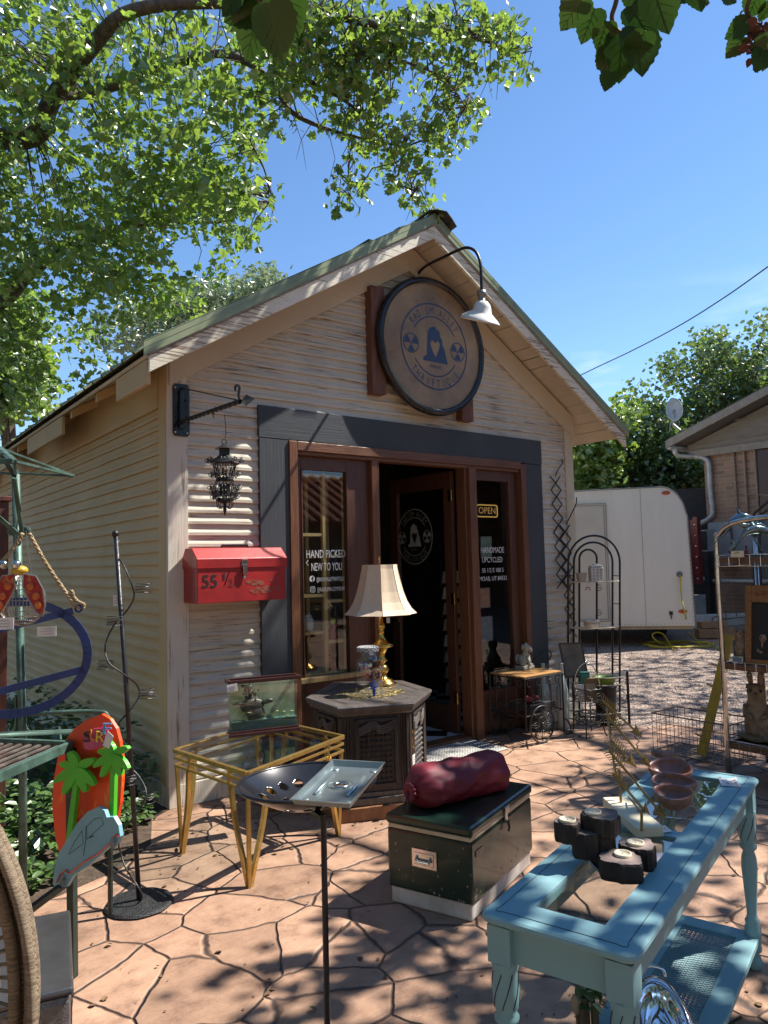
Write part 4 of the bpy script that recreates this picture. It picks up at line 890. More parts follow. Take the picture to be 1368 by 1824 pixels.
# ======================= GOLD TABLE =======================
ZT=.58
gA,gB,gC=G(441,1374,ZT),G(311,1333,ZT),G(611,1309,ZT); gD=gB+gC-gA
gt=thing('gold_side_table','antique gold metal side table with triple rails and a glass top','side table',((gA+gD)/2).to_2d().to_3d())
eu=(gC-gA).normalized(); ev=(gB-gA).normalized()
LU=(gC-gA).length; LV=(gB-gA).length
for k,z in enumerate((ZT-.012,ZT-.052,ZT-.092)):
    b=B()
    for p,q in ((gA,gC),(gB,gD),(gA,gB),(gC,gD)):
        zz_=Z*(z-ZT); ins=.0 if k==0 else .004
        b.bar(p+zz_,q+zz_,.024 if k==0 else .014,.022 if k==0 else .014)
    b.build('rail',gold,gt,bev=.002)
for o,d,Ln in ((gA,eu,LU),(gB,eu,LU),(gA,ev,LV),(gC,ev,LV)):
    for s in (.16,Ln-.16):
        b=B(); b.bar(o+d*s-Z*.01,o+d*s-Z*.10,.016,.016); b.build('spacer',gold,gt)
b=B(); c=(gA+gD)/2-Z*.006; b.box(c,(LU-.03,LV-.03,.006),eu,ev,Z)
b.build('glass_top',gtop,gt)
for o,sx,sy in ((gA,1,1),(gB,1,-1),(gC,-1,1),(gD,-1,-1)):
    ft=o+eu*sx*.03+ev*sy*.03; ft=V3((ft.x,ft.y,0))
    for dd in (eu*sx,ev*sy):
        b=B(); top=o+dd*.15-Z*.10; pts=bez([top,top.lerp(ft,.35)+dd*.018,top.lerp(ft,.7)+dd*.012,ft+dd*.004],16)
        for i in range(len(pts)-1): b.bar(pts[i],pts[i+1]+(pts[i+1]-pts[i])*.05,.022,.022,dd)
        b.build('leg',gold,gt)
    b=B(); b.bar(o-Z*.1+(eu*sx+ev*sy)*.01,ft+Z*.001,.018,.018); b.build('leg',gold,gt)
# aquarium style picture box on it
q0,q1=G(409,1316,ZT+.004),G(536,1301,ZT+.004); eu2=(q1-q0).normalized(); ev2=V3((-eu2.y,eu2.x,0)); Lq=(q1-q0).length
fb=thing('lily_pond_display_box','narrow glass display box with lily pond scene and mahogany trim, on the gold table','display box',q0+eu2*Lq/2+ev2*.05)
mah=mat('dark mahogany',(.055,.018,.014),.28,col2=(.03,.01,.009),sc_=5,stretch=(8,8,1))
dp=.10; hb=.335
def fbx(u0,u1,v0,v1,z0,z1,nm,mt,**k):
    b=B(); c=q0+eu2*(u0+u1)/2+ev2*(v0+v1)/2+Z*((z0+z1)/2); b.box(c,(u1-u0,v1-v0,z1-z0),eu2,ev2,Z); return b.build(nm,mt,fb,**k)
fbx(0,Lq,0,dp,0,.022,'base_trim',mah,bev=.006); fbx(.008,Lq-.008,.008,dp-.008,.022,.034,'base_trim',mah,bev=.003)
for a in ((-.006,Lq+.006,-.006,.012),(-.006,Lq+.006,dp-.012,dp+.006),(-.006,.014,.012,dp-.012),(Lq-.014,Lq+.006,.012,dp-.012)): fbx(a[0],a[1],a[2],a[3],hb-.022,hb,'top_trim',mah,bev=.003)
fbx(.014,Lq-.014,.014,.018,.034,hb-.022,'glass_pane',gclear)
fbx(.014,.018,.018,dp-.014,.034,hb-.022,'glass_pane',gclear); fbx(Lq-.018,Lq-.014,.018,dp-.014,.034,hb-.022,'glass_pane',gclear)
fbx(.014,Lq-.014,dp-.018,dp-.014,.034,hb-.022,'backdrop',mat('pale green painted backdrop',(.36,.48,.33),.3,col2=(.14,.19,.07),sc_=5,thr=(.35,.6),stretch=(1,1,.8)))
fbx(.018,Lq-.018,.02,dp-.02,.034,.085,'water',mat('painted blue green water',(.06,.16,.20),.12,col2=(.10,.16,.08),sc_=12,stretch=(1,1,3)))
def fp(u,v,z): return q0+eu2*u+ev2*v+Z*z
rd=random.Random(3)
for i in range(11):
    b=B(); b.ell(fp(rd.uniform(.03,Lq-.03),rd.uniform(.024,.07),.088+rd.uniform(0,.045)),(rd.uniform(.009,.018),.008,.0025),10,eu2,ev2,Z); b.build('lily_pad',mat('yellow green lily pad',(.50,.46,.22),.5,col2=(.3,.33,.12),sc_=20),fb)
b=B(); dkg=mat('dark moss green carving',(.035,.04,.02),.5,col2=(.015,.018,.01),sc_=20)
b.ell(fp(.15,.055,.17),(.075,.02,.045),14,eu2,ev2,Z,jit=.05); b.ell(fp(.17,.055,.12),(.06,.02,.05),14,eu2,ev2,Z,jit=.05); b.tube([fp(.20,.055,.18),fp(.25,.05,.185),fp(.27,.05,.19)],[.012,.012,.004],8); b.ell(fp(.255,.05,.19),(.028,.012,.014),12,eu2,ev2,Z); b.tube([fp(.03,.05,.185),fp(.1,.05,.19)],[.006,.012],6)
b.build('carved_frog',dkg,fb,smooth=True)
b=B()
for i in range(60):
    c=fp(.135+rd.gauss(0,.02),.055,.25+rd.gauss(0,.03)); leaf(b,c,(rndv(rd)).normalized(),-ev2,rd.uniform(.012,.03))
for i in range(6): b.tube([fp(.13,.05,.2),fp(.12+i*.006,.05,.29)],.0015,4)
b.build('reeds',dkg,fb)
pricetag(q0-eu2*.012-ev2*.016+Z*.27,(eu2+Z*.12).normalized(),(Z-eu2*.12).normalized(),.062,.045,fb)
# ======================= HEXAGONAL CABINET =======================
hz=.705
hx=[V3(p) for p in ((2.60,4.33,0),(3.10,4.74,0),(3.50,4.42,0),(3.40,3.97,0),(3.00,3.68,0),(2.56,3.88,0))]
hcn=sum(hx,V3())/6
hc=thing('hexagonal_cabinet','dark carved hexagonal cabinet table with moulded top, standing on a low wooden plinth','cabinet',(hcn.x,hcn.y,.0))
dwd=mat('black brown carved wood',(.055,.046,.042),.38,col2=(.025,.02,.018),sc_=5,stretch=(6,6,1),bump=.25)
twd=mat('weathered grey brown top',(.135,.118,.11),.34,col2=(.07,.058,.052),sc_=4,stretch=(9,2,1),bump=.2)
def hpoly(s): return [(hcn+(p-hcn)*s) for p in hx]
def ring(b,s0,z0,s1,z1):
    A=[V3((p.x,p.y,z0)) for p in hpoly(s0)]; Bq=[V3((p.x,p.y,z1)) for p in hpoly(s1)]; b.add(A+Bq,[(i,i+6,(i+1)%6+6,(i+1)%6)[::1] for i in range(6)])
b=B(); pr=[(.93,hz-.065),(.955,hz-.055),(.955,hz-.045),(.985,hz-.038),(.985,hz-.026),(1.01,hz-.018),(1.01,hz-.006),(1.0,hz)]
for (s0,z0),(s1,z1) in zip(pr,pr[1:]): ring(b,s0,z0,s1,z1)
b.add([V3((p.x,p.y,hz)) for p in hpoly(1.0)],[tuple(range(6))[::-1]]); b.add([V3((p.x,p.y,hz-.065)) for p in hpoly(.93)],[tuple(range(6))])
b.build('table_top',twd,hc)
b=B(); 
for s in (.80,.76): 
    P_=hpoly(s); b.tube([V3((p.x,p.y,hz)) for p in P_],.0018,4,closed=True)
b.build('inlay_line',dwd,hc)
b=B(); P_=hpoly(.88); b.slab([(p.x,p.y) for p in P_],hz-.065-.10,(0,0,.10),X,Y); b.build('cabinet_body',dwd,hc,bev=.003)
b=B(); b.slab([(p.x,p.y) for p in hpoly(.94)],.045,(0,0,.085),X,Y); b.slab([(p.x,p.y) for p in hpoly(.905)],.03,(0,0,.13),X,Y); b.build('foot_moulding',twd,hc,bev=.004)
P_=hpoly(.88)
for i in (3,4,5):      # faces in view: grooved pilasters at the corners and carved panels
    p,q=P_[i],P_[(i+1)%6]; d=(q-p); Lf=d.length; d.normalize(); n=V3((d.y,-d.x,0)); n=n if n.dot(hcn-p)<0 else -n
    for s in (.03,Lf-.03):
        for k in range(3):
            b=B(); b.tube([p+d*(s+(k-1)*.016)+n*.002+Z*.17,p+d*(s+(k-1)*.016)+n*.002+Z*(hz-.08)],.007,6); b.build('reeded_pilaster',dwd,hc)
    b=B(); z0,z1=.19,hz-.09; u0,u1=.075,Lf-.075
    for a in ((u0,u1,z0,z0+.02),(u0,u1,z1-.02,z1),(u0,u0+.02,z0,z1),(u1-.02,u1,z0,z1)): b.box(p+d*(a[0]+a[1])/2+n*.006+Z*(a[2]+a[3])/2,(a[1]-a[0],.018,a[3]-a[2]),d,n,Z)
    pn=b.build('panel_frame',dwd,hc,bev=.003)
    b=B(); nu=max(3,int((u1-u0-.05)/.032)); nz_=int((z1-z0-.05)/.032)
    for a in range(nu):
        for c in range(nz_):
            q_=p+d*(u0+.03+(u1-u0-.06)*(a+.5)/nu)+n*.002+Z*(z0+.03+(z1-z0-.06)*(c+.5)/nz_); r=.014
            b.add([q_+d*r,q_+Z*r,q_-d*r,q_-Z*r,q_+n*.014],[(0,1,4),(1,2,4),(2,3,4),(3,0,4)])
    b.build('diamond_carving',dwd,hc)
    b=B()
    for k in range(4): b.tube(bez([p+d*(u0+.02)+n*(.016)+Z*(z1-.02-.014*k),p+d*((u0+u1)/2-.03)+n*.022+Z*(z1-.05-.014*k),p+d*((u0+u1)/2+.02)+n*.022+Z*(z1-.02-.014*k),p+d*(u1-.02)+n*.016+Z*(z1-.06-.014*k)],20),.006,5)
    b.build('carved_swag',twd,hc)
p=P_[4]; q=P_[3]; d=(q-p).normalized(); n=V3((d.y,-d.x,0)); n=n if n.dot(hcn-p)<0 else -n
c=PL(727,1318,p,n)+n*.03; b=B(); b.tube([c-Z*.09,c+Z*.05],.003,6); b.ell(c+Z*.055,(.007,.007,.012),8); b.ell(c-Z*.04,(.007,.007,.012),8)
for k in range(2): b.add([c+Z*(.03-.02*k),c+d*.018+Z*(.0-.02*k),c+Z*(.01-.02*k),c-d*.018+Z*(.0-.02*k)],[(0,1,2,3)])
b.build('brass_key',brass,hc)
pricetag(c-Z*.15-d*.03+n*.004,d,Z,.055,.06,hc)
b=B(); 
for k in range(7): b.tube([c-Z*.15+d*(k-3)*.003,c-Z*.3+d*(k-3)*.006],.0015,4)
b.build('tassel',blackm,hc)
# ornamental gold stencil in the top
b=B(); rd=random.Random(8); oc=V3((hcn.x-.02,hcn.y-.0,hz+.0012))
for i in range(150):
    t=rd.uniform(0,6.283); r=math.sqrt(rd.random()); a=V3((oc.x+.27*r*math.cos(t),oc.y+.2*r*math.sin(t),oc.z)); s=rd.uniform(.012,.026)
    b.tube(spiral(a,s,1.3,X,Y,rd.uniform(0,6),10,rd.choice((-1,1))),.0018,3)
b.build('gold_stencil',mat('faded gold stencil',(.50,.38,.12),.4,.5,col2=(.25,.2,.09),sc_=20),hc)
# wooden plinth
pl_=thing('low_wooden_plinth','low orange brown wooden plinth under the hexagonal cabinet','plinth',(hcn.x,hcn.y,0))
b=B(); b.slab([(p.x,p.y) for p in hpoly(.99)],.083,(0,0,0),X,Y); b.build('plinth_body',mat('orange brown plank',(.30,.14,.06),.5,col2=(.18,.08,.035),sc_=3,stretch=(3,20,3)),pl_,bev=.005)
hc.location.z=0
# ---- brass table lamp
lp=G(681,1219,hz+.002); lm=thing('brass_table_lamp','polished brass table lamp with cream bell shade on the hexagonal cabinet','lamp',lp)
dl_=(lp-CAM).dot(_v)
def lmz(y): return lp.z+ (1219-y)/F*dl_*1.012
b=B(); b.lathe([(.10,0),(.105,.012),(.085,.02),(.075,.035),(.05,.045),(.035,.06),(.032,.075)],lp,28); b.build('lamp_base',brass,lm,smooth=True)
b=B(); b.lathe([(.03,.07),(.045,.09),(.055,.11),(.04,.135),(.022,.15),(.03,.165),(.045,.175),(.028,.19),(.024,.22),(.035,.235),(.052,.262),(.085,.275),(.092,.285),(.07,.30),(.04,.32),(.024,.345),(.022,.40),(.03,.41),(.03,.44),(.018,.45),(.014,.50)],lp,28); b.build('stem',brass,lm,smooth=True)
zb,zt_=lmz(1096),lmz(1009); R0,R1=65/F*dl_,30/F*dl_
b=B(); NS=8; V=[]
pr=[(1,0),(.985,.01),(.86,.1),(.74,.25),(.64,.45),(.555,.7),(.49,.92),(R1/R0*1.04,1.0)]
M_=48
for s,h in pr:
    for k in range(M_):
        t=2*math.pi*k/M_; ph=(t*NS/(2*math.pi))%1; rr=R0*s*(math.cos(math.pi/NS)/math.cos((ph-.5)*2*math.pi/NS))*(.985+.015*math.cos(2*math.pi*ph)); V.append(V3((lp.x+rr*math.cos(t+.2),lp.y+rr*math.sin(t+.2),zb+(zt_-zb)*h)))
b.add(V,[(i*M_+k,i*M_+(k+1)%M_,(i+1)*M_+(k+1)%M_,(i+1)*M_+k) for i in range(len(pr)-1) for k in range(M_)])
shm=mat('cream shade cloth',(.72,.58,.42),.8,col2=(.68,.54,.38),sc_=40,bump=.1)
so_=b.build('lamp_shade',shm,lm,solid=.002)
for k in range(NS):
    b=B(); t=2*math.pi*k/NS+.2; b.tube([V3((lp.x+R0*s*1.003*math.cos(t),lp.y+R0*s*1.003*math.sin(t),zb+(zt_-zb)*h)) for s,h in pr],.0025,4); b.build('seam_piping',mat('shade piping',(.55,.42,.28),.8),so_)
b=B(); b.tube([V3((lp.x,lp.y,zb+.02)),V3((lp.x,lp.y,lmz(1003)))],.003,6); b.lathe([(.004,0),(.008,.008),(.004,.016),(.009,.03),(.002,.05)],(lp.x,lp.y,lmz(1005)),12); b.build('finial',brass,lm)
pricetag(V3((lp.x+.03,lp.y-.03,lmz(1112))),RH,Z,.025,.04,lm)
# ---- glass drink jar with blue tap
jp=G(657,1236,hz+.002); jr=thing('glass_drink_jar','clear printed glass drink jar with checked lid and blue tap on the hexagonal cabinet','jar',jp)
dj=(jp-CAM).dot(_v); s=dj/F; hgt=(1236-1152)*s; r0=25*s
b=B(); b.lathe([(r0*.9,0),(r0,.01),(r0*1.0,hgt*.68),(r0*.92,hgt*.78),(r0*.78,hgt*.85),(r0*.76,hgt*.93)],jp,32); b.build('glass_body',gjar,jr,smooth=True)
b=B(); b.lathe([(r0*.80,hgt*.90),(r0*.80,hgt*.985),(r0*.7,hgt)],jp,32); 
ck=bpy.data.materials.new('checked lid'); ck.use_nodes=True; cn=ck.node_tree.nodes.new('ShaderNodeTexChecker'); cn.inputs['Scale'].default_value=90; cn.inputs[1].default_value=(.6,.6,.6,1); cn.inputs[2].default_value=(.03,.03,.04,1)
tcn=ck.node_tree.nodes.new('ShaderNodeTexCoord'); ck.node_tree.links.new(tcn.outputs['Object'],cn.inputs[0]); ck.node_tree.links.new(cn.outputs[0],ck.node_tree.nodes['Principled BSDF'].inputs['Base Color'])
b.build('lid',ck,jr)
dv=(CAM-jp); dv.z=0; dv.normalize(); dr=V3((-dv.y,dv.x,0))
blue=mat('blue plastic',(.01,.06,.35),.3)
b=B(); c=jp+dv*(r0+.01)+dr*.035+Z*.045; b.tube([c-dv*.03,c+dv*.03],.012,10); b.tube([c+dv*.02+Z*.0,c+dv*.02-Z*.04],.009,10); b.bar(c+dv*.02+Z*.012-dr*.025,c+dv*.02+Z*.022+dr*.02,.012,.008); b.build('tap',blue,jr,bev=.001)
for tx,dx,dz,h,cl in (('SUN',-.055,.17,.03,(.6,.62,.62)),('TEA',-.05,.13,.028,(.5,.05,.05)),('BBQ',.01,.06,.03,(.03,.15,.45)),('fresh',-.02,.10,.022,(.45,.06,.08))):
    b=B(); text(b,tx,jp+dv*r0*1.02+dr*dx+Z*dz,dr,Z,h,w=h*2.1)
    k=V3(jp); vv=[]
    for x_,y_,z_ in b.v:
        q=V3((x_,y_,0))-V3((k.x,k.y,0)); u_=q.dot(dr)/r0; vv.append(tuple(V3((k.x,k.y,z_))+(dv*math.cos(u_)+dr*math.sin(u_))*r0*1.015))
    b.v=vv; b.build('jar_lettering',mat('jar print'+tx,cl,.5),jr)
b=B(); rd=random.Random(2)
for i in range(26):
    u_=rd.uniform(-1.2,1.3); z_=rd.uniform(.04,hgt*.7); a=dv*math.cos(u_)+dr*math.sin(u_); t_=dr*math.cos(u_)-dv*math.sin(u_); c=jp+a*r0*1.012+Z*z_; w_=rd.uniform(.006,.013)
    b.add([c-t_*w_,c+t_*w_*.8-Z*w_*.4,c+t_*w_*.2+Z*w_],[(0,1,2)])
b.build('printed_pattern',mat('red and blue print',(.5,.05,.06),.5,col2=(.05,.15,.5),sc_=22,thr=(.48,.52)),jr)
pricetag(jp+dv*(r0*.82)+dr*.01+Z*hgt*.84,dr,(Z-dr*.15).normalized(),.03,.05,jr)
# ======================= COOLER, BAG, TRAY =======================
cK=G(838,1474,.415); cL=G(714,1436,.415); cR=G(950,1392,.415)
e1=(cR-cK).normalized(); e2=V3((-e1.y,e1.x,0)); e2=(e2*.96-e1*.28).normalized(); e2=V3((-e1.y,e1.x,0))
L1=(cR-cK).length*.95; L2=.44
K=V3((cK.x,cK.y,0))
co=thing('green_steel_cooler','dark green vintage steel cooler with cream rim, white base and chrome handle','cooler',K+e1*L1/2+e2*L2/2)
cgr=mat('scratched dark green enamel',(.012,.038,.026),.3,.15,col2=(.008,.024,.017),sc_=7,detail=10,bump=.08,coat=.2)
def cbx(u0,u1,v0,v1,z0,z1,nm,mt,par=co,**k):
    b=B(); b.box(K+e1*(u0+u1)/2+e2*(v0+v1)/2+Z*((z0+z1)/2),(u1-u0,v1-v0,z1-z0),e1,e2,Z); return b.build(nm,mt,par,**k)
crm=mat('yellowed cream plastic',(.55,.48,.34),.45,col2=(.42,.35,.23),sc_=9)
cwh=mat('scuffed white base plastic',(.62,.60,.56),.45,col2=(.42,.39,.35),sc_=10,detail=9)
cbx(.01,L1-.01,.01,L2-.01,0,.075,'base',cwh,bev=.01); cbx(.0,L1,.0,L2,.075,.345,'cooler_body',cgr,bev=.012)
cbx(.004,L1-.004,.004,L2-.004,.345,.366,'rim',crm,bev=.004)
ld=cbx(-.006,L1+.006,-.006,L2+.006,.366,.412,'lid',cgr,bev=.014)
nL=-e1; nF=-e2
for off,n,d,zc in ((K+e2*(L2*.54),nL,e2,.235),):
    b=B(); b.box(off+n*.004+Z*zc,(.13,.008,.085),d,n,Z); b.box(off+n*.009+Z*zc,(.10,.006,.055),d,n,Z); b.build('handle_plate',chrome,co,bev=.003)
    b=B(); b.tube([off+n*.012+d*-.035+Z*(zc+.012),off+n*.026+d*-.035+Z*(zc-.008),off+n*.026+d*.035+Z*(zc-.008),off+n*.012+d*.035+Z*(zc+.012)],.006,8); b.build('handle',chrome,co)
b=B(); q=K+e1*L1*.52+nF*.006; b.box(q+Z*.385+nF*.004,(.05,.012,.03),e1,nF,Z); b.box(q+Z*.35,(.03,.008,.06),e1,nF,Z); b.build('latch',chrome,co,bev=.002)
b=B(); b.tube([q+nF*.01+Z*.33,q+nF*.014+e1*.006+Z*.30,q+nF*.014-e1*.006+Z*.285],.006,6); b.tube(arc(q+nF*.012+Z*.325,.012,0,360,12,e1,Z),.003,5); b.build('padlock',blackm,co)
b=B(); q=K+e1*.055+nF*.002+Z*.285; b.box(q+e1*.025,(.075,.003,.026),e1,nF,Z); bd=b.build('badge_plate',mat('dull badge plate',(.16,.15,.13),.4,.5),co)
b=B(); text(b,'Coleman',q+nF*.003-e1*.008-Z*.007,e1,Z,.014,w=.062); b.build('badge_lettering',mat('badge lettering',(.5,.48,.42),.5),bd)
b=B(); rd=random.Random(21)
for i in range(60):
    f_=rd.random(); z_=.085+rd.random()**2*.25
    if f_<.5: o_,d_,n_,l_=K,e1,nF,L1
    else: o_,d_,n_,l_=K,e2,nL,L2
    u_=rd.uniform(0,1); u_=(u_**3 if rd.random()<.6 else u_)*l_; s_=rd.uniform(.002,.008)
    P_=[o_+d_*min(l_-.004,max(.004,u_+s_*math.cos(j*1.256)*rd.uniform(.4,1)))+n_*.0011+Z*(z_+s_*1.6*math.sin(j*1.256)*rd.uniform(.4,1)) for j in range(5)]; b.add(P_,[(0,1,2,3,4)])
tag(b.build('paint_chips',mat('bare chipped steel',(.30,.28,.24),.6),co),kind='stuff')
# maroon stuff sack
bc=K+e1*(L1*.49)+e2*(L2*.55)+Z*.412
bg_=thing('maroon_stuff_sack','maroon nylon stuff sack with gathered end lying on the green cooler','bag',bc)
nyl=mat('maroon nylon',(.20,.010,.026),.62,col2=(.11,.006,.016),sc_=5,bump=.25,bsc=20)
ax_=(RH*.80+VH*.60).normalized(); a2=V3((-ax_.y,ax_.x,0)); b=B(); V=[];n=40; Ls=.60
for i in range(31):
    s=i/30; u_=-Ls/2+Ls*s
    r=.112*(min(1,(s*9)**.5) if s<.11 else 1)*(min(1,((1-s)*14)**.4) if s>.93 else 1)
    for k in range(n):
        t=2*math.pi*k/n; wr=1+.06*math.sin(3*t+u_*9)+.045*math.sin(7*t+u_*22+1.5*math.sin(u_*13))+.02*math.sin(13*t-u_*31)+.02*math.sin(u_*40+t)
        if s<.12: wr+=.10*math.sin(11*t)*(1-s/.12)
        y_=r*wr*1.12*math.cos(t); z_=r*wr*.92*math.sin(t); z_=max(z_,-.088)
        V.append(bc+ax_*u_+a2*y_+Z*(z_+.091))
b.add(V,[(i*n+k,i*n+(k+1)%n,(i+1)*n+(k+1)%n,(i+1)*n+k) for i in range(30) for k in range(n)]+[tuple(range(n))[::-1],tuple(30*n+k for k in range(n))])
b.build('sack_body',nyl,bg_,smooth=True,sub=1)
q=bc-ax_*(Ls/2-.004)+Z*.085
b=B()
for k in range(12):
    t=2*math.pi*k/12; b.ell(q+(a2*math.cos(t)+Z*math.sin(t))*.028-ax_*.012,(.022,.012,.012),8,(a2*math.cos(t)+Z*math.sin(t)),ax_,(Z*math.cos(t)-a2*math.sin(t)))
b.build('gathered_mouth',nyl,bg_,smooth=True)
b=B(); 
for sx in (-1,1): b.tube(bez([q-ax_*.015,q-ax_*.03-Z*.04+a2*.01*sx,q-ax_*.035-Z*.11+a2*.02*sx,q-ax_*.03-Z*.16+a2*.015*sx],14),.0022,5)
b.build('drawstring',ink,bg_)
# pierced black seat pan and zinc tray, kept up where they stand in the picture on a slim pole
TZ=.93
sp_=G(548,1392,TZ); tc_=G(606,1402,TZ+.07)
ft=V3(((sp_.x+tc_.x)/2,(sp_.y+tc_.y)/2,0))
ts=thing('pierced_seat_pan','round black pierced metal pan held up level in front of the gold table','pan',sp_.copy())
b=B(); V=[];n=48; 
def pan(r,t): return -.075*(1-(r/.20)**2.2)
holes=[(.135,R_(a)) for a in range(0,360,24)]+[(.075,R_(a)) for a in range(0,360,60)]
NR,NT=46,192; rr0=.205; vv=[];keep=[]
for i in range(NR+1):
    r=rr0*i/NR
    for k in range(NT):
        t=2*math.pi*k/NT; q=1+.05*math.cos(2*t); vv.append(sp_+V3((r*q*math.cos(t),r*q*math.sin(t),pan(r,t))))
Fc=[]
for i in range(NR):
    for k in range(NT):
        rc=rr0*(i+.5)/NR; tcn_=2*math.pi*(k+.5)/NT
        if any(math.hypot(rc*math.cos(tcn_)-h*math.cos(a),rc*math.sin(tcn_)-h*math.sin(a))<.0155 for h,a in holes): continue
        Fc.append((i*NT+k,i*NT+(k+1)%NT,(i+1)*NT+(k+1)%NT,(i+1)*NT+k))
b.add(vv,Fc); b.build('pan',blackm,ts,smooth=True,solid=.003)
b=B(); b.tube([sp_+V3((rr0*(1+.05*math.cos(2*t))*math.cos(t),rr0*(1+.05*math.cos(2*t))*math.sin(t),.002)) for t in [2*math.pi*k/60 for k in range(60)]],.006,7,closed=True); b.build('rolled_rim',blackm,ts,smooth=True)
b=B(); b.tube([V3((ft.x,ft.y,.01)),V3((ft.x,ft.y,TZ-.05))],.009,10); b.bar(V3((ft.x,ft.y,TZ-.06)),sp_-Z*.076,.02,.012); b.build('pole',blackm,ts,smooth=False)
b=B(); b.lathe([(.10,0),(.10,.006),(.012,.014)],(ft.x,ft.y,0),28); b.build('foot_plate',blackm,ts)
T0,T1,T2,T3=[G(x,y,z) for x,y,z in ((591,1361,TZ+.05),(688,1369,TZ+.05),(622,1441,TZ+.035),(519,1437,TZ+.035))]
tr_=thing('square_zinc_tray','square grey zinc tray with round centre hole resting over the black pierced pan','tray',((T0+T2)/2))
tu=(T1-T0); tv=(T3-T0); tn=tu.cross(tv).normalized(); tn=tn if tn.z>0 else -tn
O_=(T0+T1+T2+T3)/4; U_=((T1-T0)+(T2-T3))/2; W_=((T3-T0)+(T2-T1))/2
def tp(a,c,h=0): return O_+U_*a+W_*c+tn*h
b=B(); n=32; ring_=[tp(.115*math.cos(2*math.pi*k/n)*1.0,.115*math.sin(2*math.pi*k/n)*U_.length/W_.length,.0) for k in range(n)]
sq=[]
for k in range(n):
    t=2*math.pi*k/n; c,s=math.cos(t),math.sin(t); m_=max(abs(c),abs(s)); sq.append(tp(.46*c/m_,.46*s/m_,0))
sq2=[O_+(p-O_)*1.06+tn*.016 for p in sq]
sq3=[O_+(p-O_)*1.10+tn*.016 for p in sq]
b.add(ring_+sq+sq2+sq3,[(j*n+k,j*n+(k+1)%n,(j+1)*n+(k+1)%n,(j+1)*n+k) for j in range(3) for k in range(n)])
b.build('tray',steel,tr_,solid=.002)
b=B(); b.tube(ring_,.005,7,closed=True); b.lathe([(.036,-.015),(.036,.004)],O_,28,cap=False); b.build('centre_collar',chrome,tr_,smooth=True)
for s in (-1,1):
    b=B(); b.tube([tp(.28*s,-.22,.003),tp(.28*s,.25,.003)],.005,8); b.build('pressed_rib',steel,tr_,smooth=True)
for sx in (-1,1):
    for sy in (-1,1):
        b=B(); b.lathe([(.014,0),(.010,.004),(.002,.004)],tp(.36*sx,.37*sy),14,U_.normalized(),W_.normalized(),tn); b.build('rivet_boss',steel,tr_,smooth=True)
# ======================= BLUE TABLE =======================
tz=.72
qA,qB,qC=G(868,1612,tz),G(1133,1706,tz),G(1352,1384,tz)
fu=(qC-qB).normalized(); fv=V3((-fu.y,fu.x,0)); WT=(qA-qB).dot(fv); LT=(qC-qB).length; O2=qB
def bt(u,v,z=0): return O2+fu*u+fv*v+Z*(z-tz)
bl=thing('blue_sofa_table','light blue painted sofa table with turned legs, two glass insets and a cane lower shelf','table',V3(bt(LT/2,WT/2,0)))
pb_=paint('chalky light blue paint',(.215,.375,.41),(.175,.32,.355),(.20,.20,.17),-1.05,'N',rough=.5,bump=.12)
# top frame: rails with rounded ogee edge and clipped corners
def top_outline(g):
    c=.055; o=[]
    for (u0,v0,a0) in ((0,0,180),(LT,0,270),(LT,WT,0),(0,WT,90)):
        su_=1 if u0==0 else -1; sv_=1 if v0==0 else -1
        cx,cy=u0+su_*c,v0+sv_*c
        for k in range(9):
            a=R_(a0+90*k/8); rr=c*(1.0+.10*math.cos(4*(R_(90*k/8))-math.pi))+g; o.append((cx+rr*math.cos(a),cy+rr*math.sin(a)))
    return o
b=B(); prof=[(-.016,.690),(-.006,.694),(.004,.700),(.008,.708),(.006,.715),(0,.719),(-.012,.720)]
N=36; V=[]
for g_,z_ in prof:
    V+=[bt(u,v,z_) for u,v in top_outline(g_)]
fw=.105; mid=LT*.5; ins=[(fw,fw),(LT-fw,fw),(LT-fw,WT-fw),(fw,WT-fw)]
Fc=[(i*N+k,i*N+(k+1)%N,(i+1)*N+(k+1)%N,(i+1)*N+k) for i in range(len(prof)-1) for k in range(N)]
k0=len(V); V+=[bt(u,v,tz) for u,v in ins]; k1=len(V); V+=[bt(u,v,.690) for u,v in ins]
base=(len(prof)-1)*N
for c in range(4):
    ks=[base+c*9+j for j in range(9)]
    for j in range(8): Fc.append((ks[j],ks[j+1],k0+c))
    Fc.append((ks[8],base+((c+1)%4)*9,k0+(c+1)%4,k0+c)); Fc.append((k0+c,k0+(c+1)%4,k1+(c+1)%4,k1+c))
for c in range(4):
    ks=[c*9+j for j in range(9)]
    for j in range(8): Fc.append((ks[j+1],ks[j],k1+c))
    Fc.append((((c+1)%4)*9,ks[8],k1+c,k1+(c+1)%4))
b.add(V,Fc); b.build('top_frame',pb_,bl)
b=B(); b.box(bt(mid,WT/2,.7055),(.055,WT-2*fw,.03),fu,fv,Z); b.build('cross_rail',pb_,bl)
for a,c in ((fw,mid-.0275),(mid+.0275,LT-fw)):
    b=B(); b.box(bt((a+c)/2,WT/2,.709),(c-a-.002,WT-2*fw-.002,.006),fu,fv,Z); b.build('glass_inset',gtop,bl)
groove=mat('dark groove line',(.05,.10,.12),.6)
b=B()
for g_ in (-.028,): b.tube([bt(u,v,tz+.0005) for u,v in top_outline(g_)],.0012,4,closed=True)
b.build('edge_groove',groove,bl)
b=B(); h0,h1=.60,.690; m_=.045
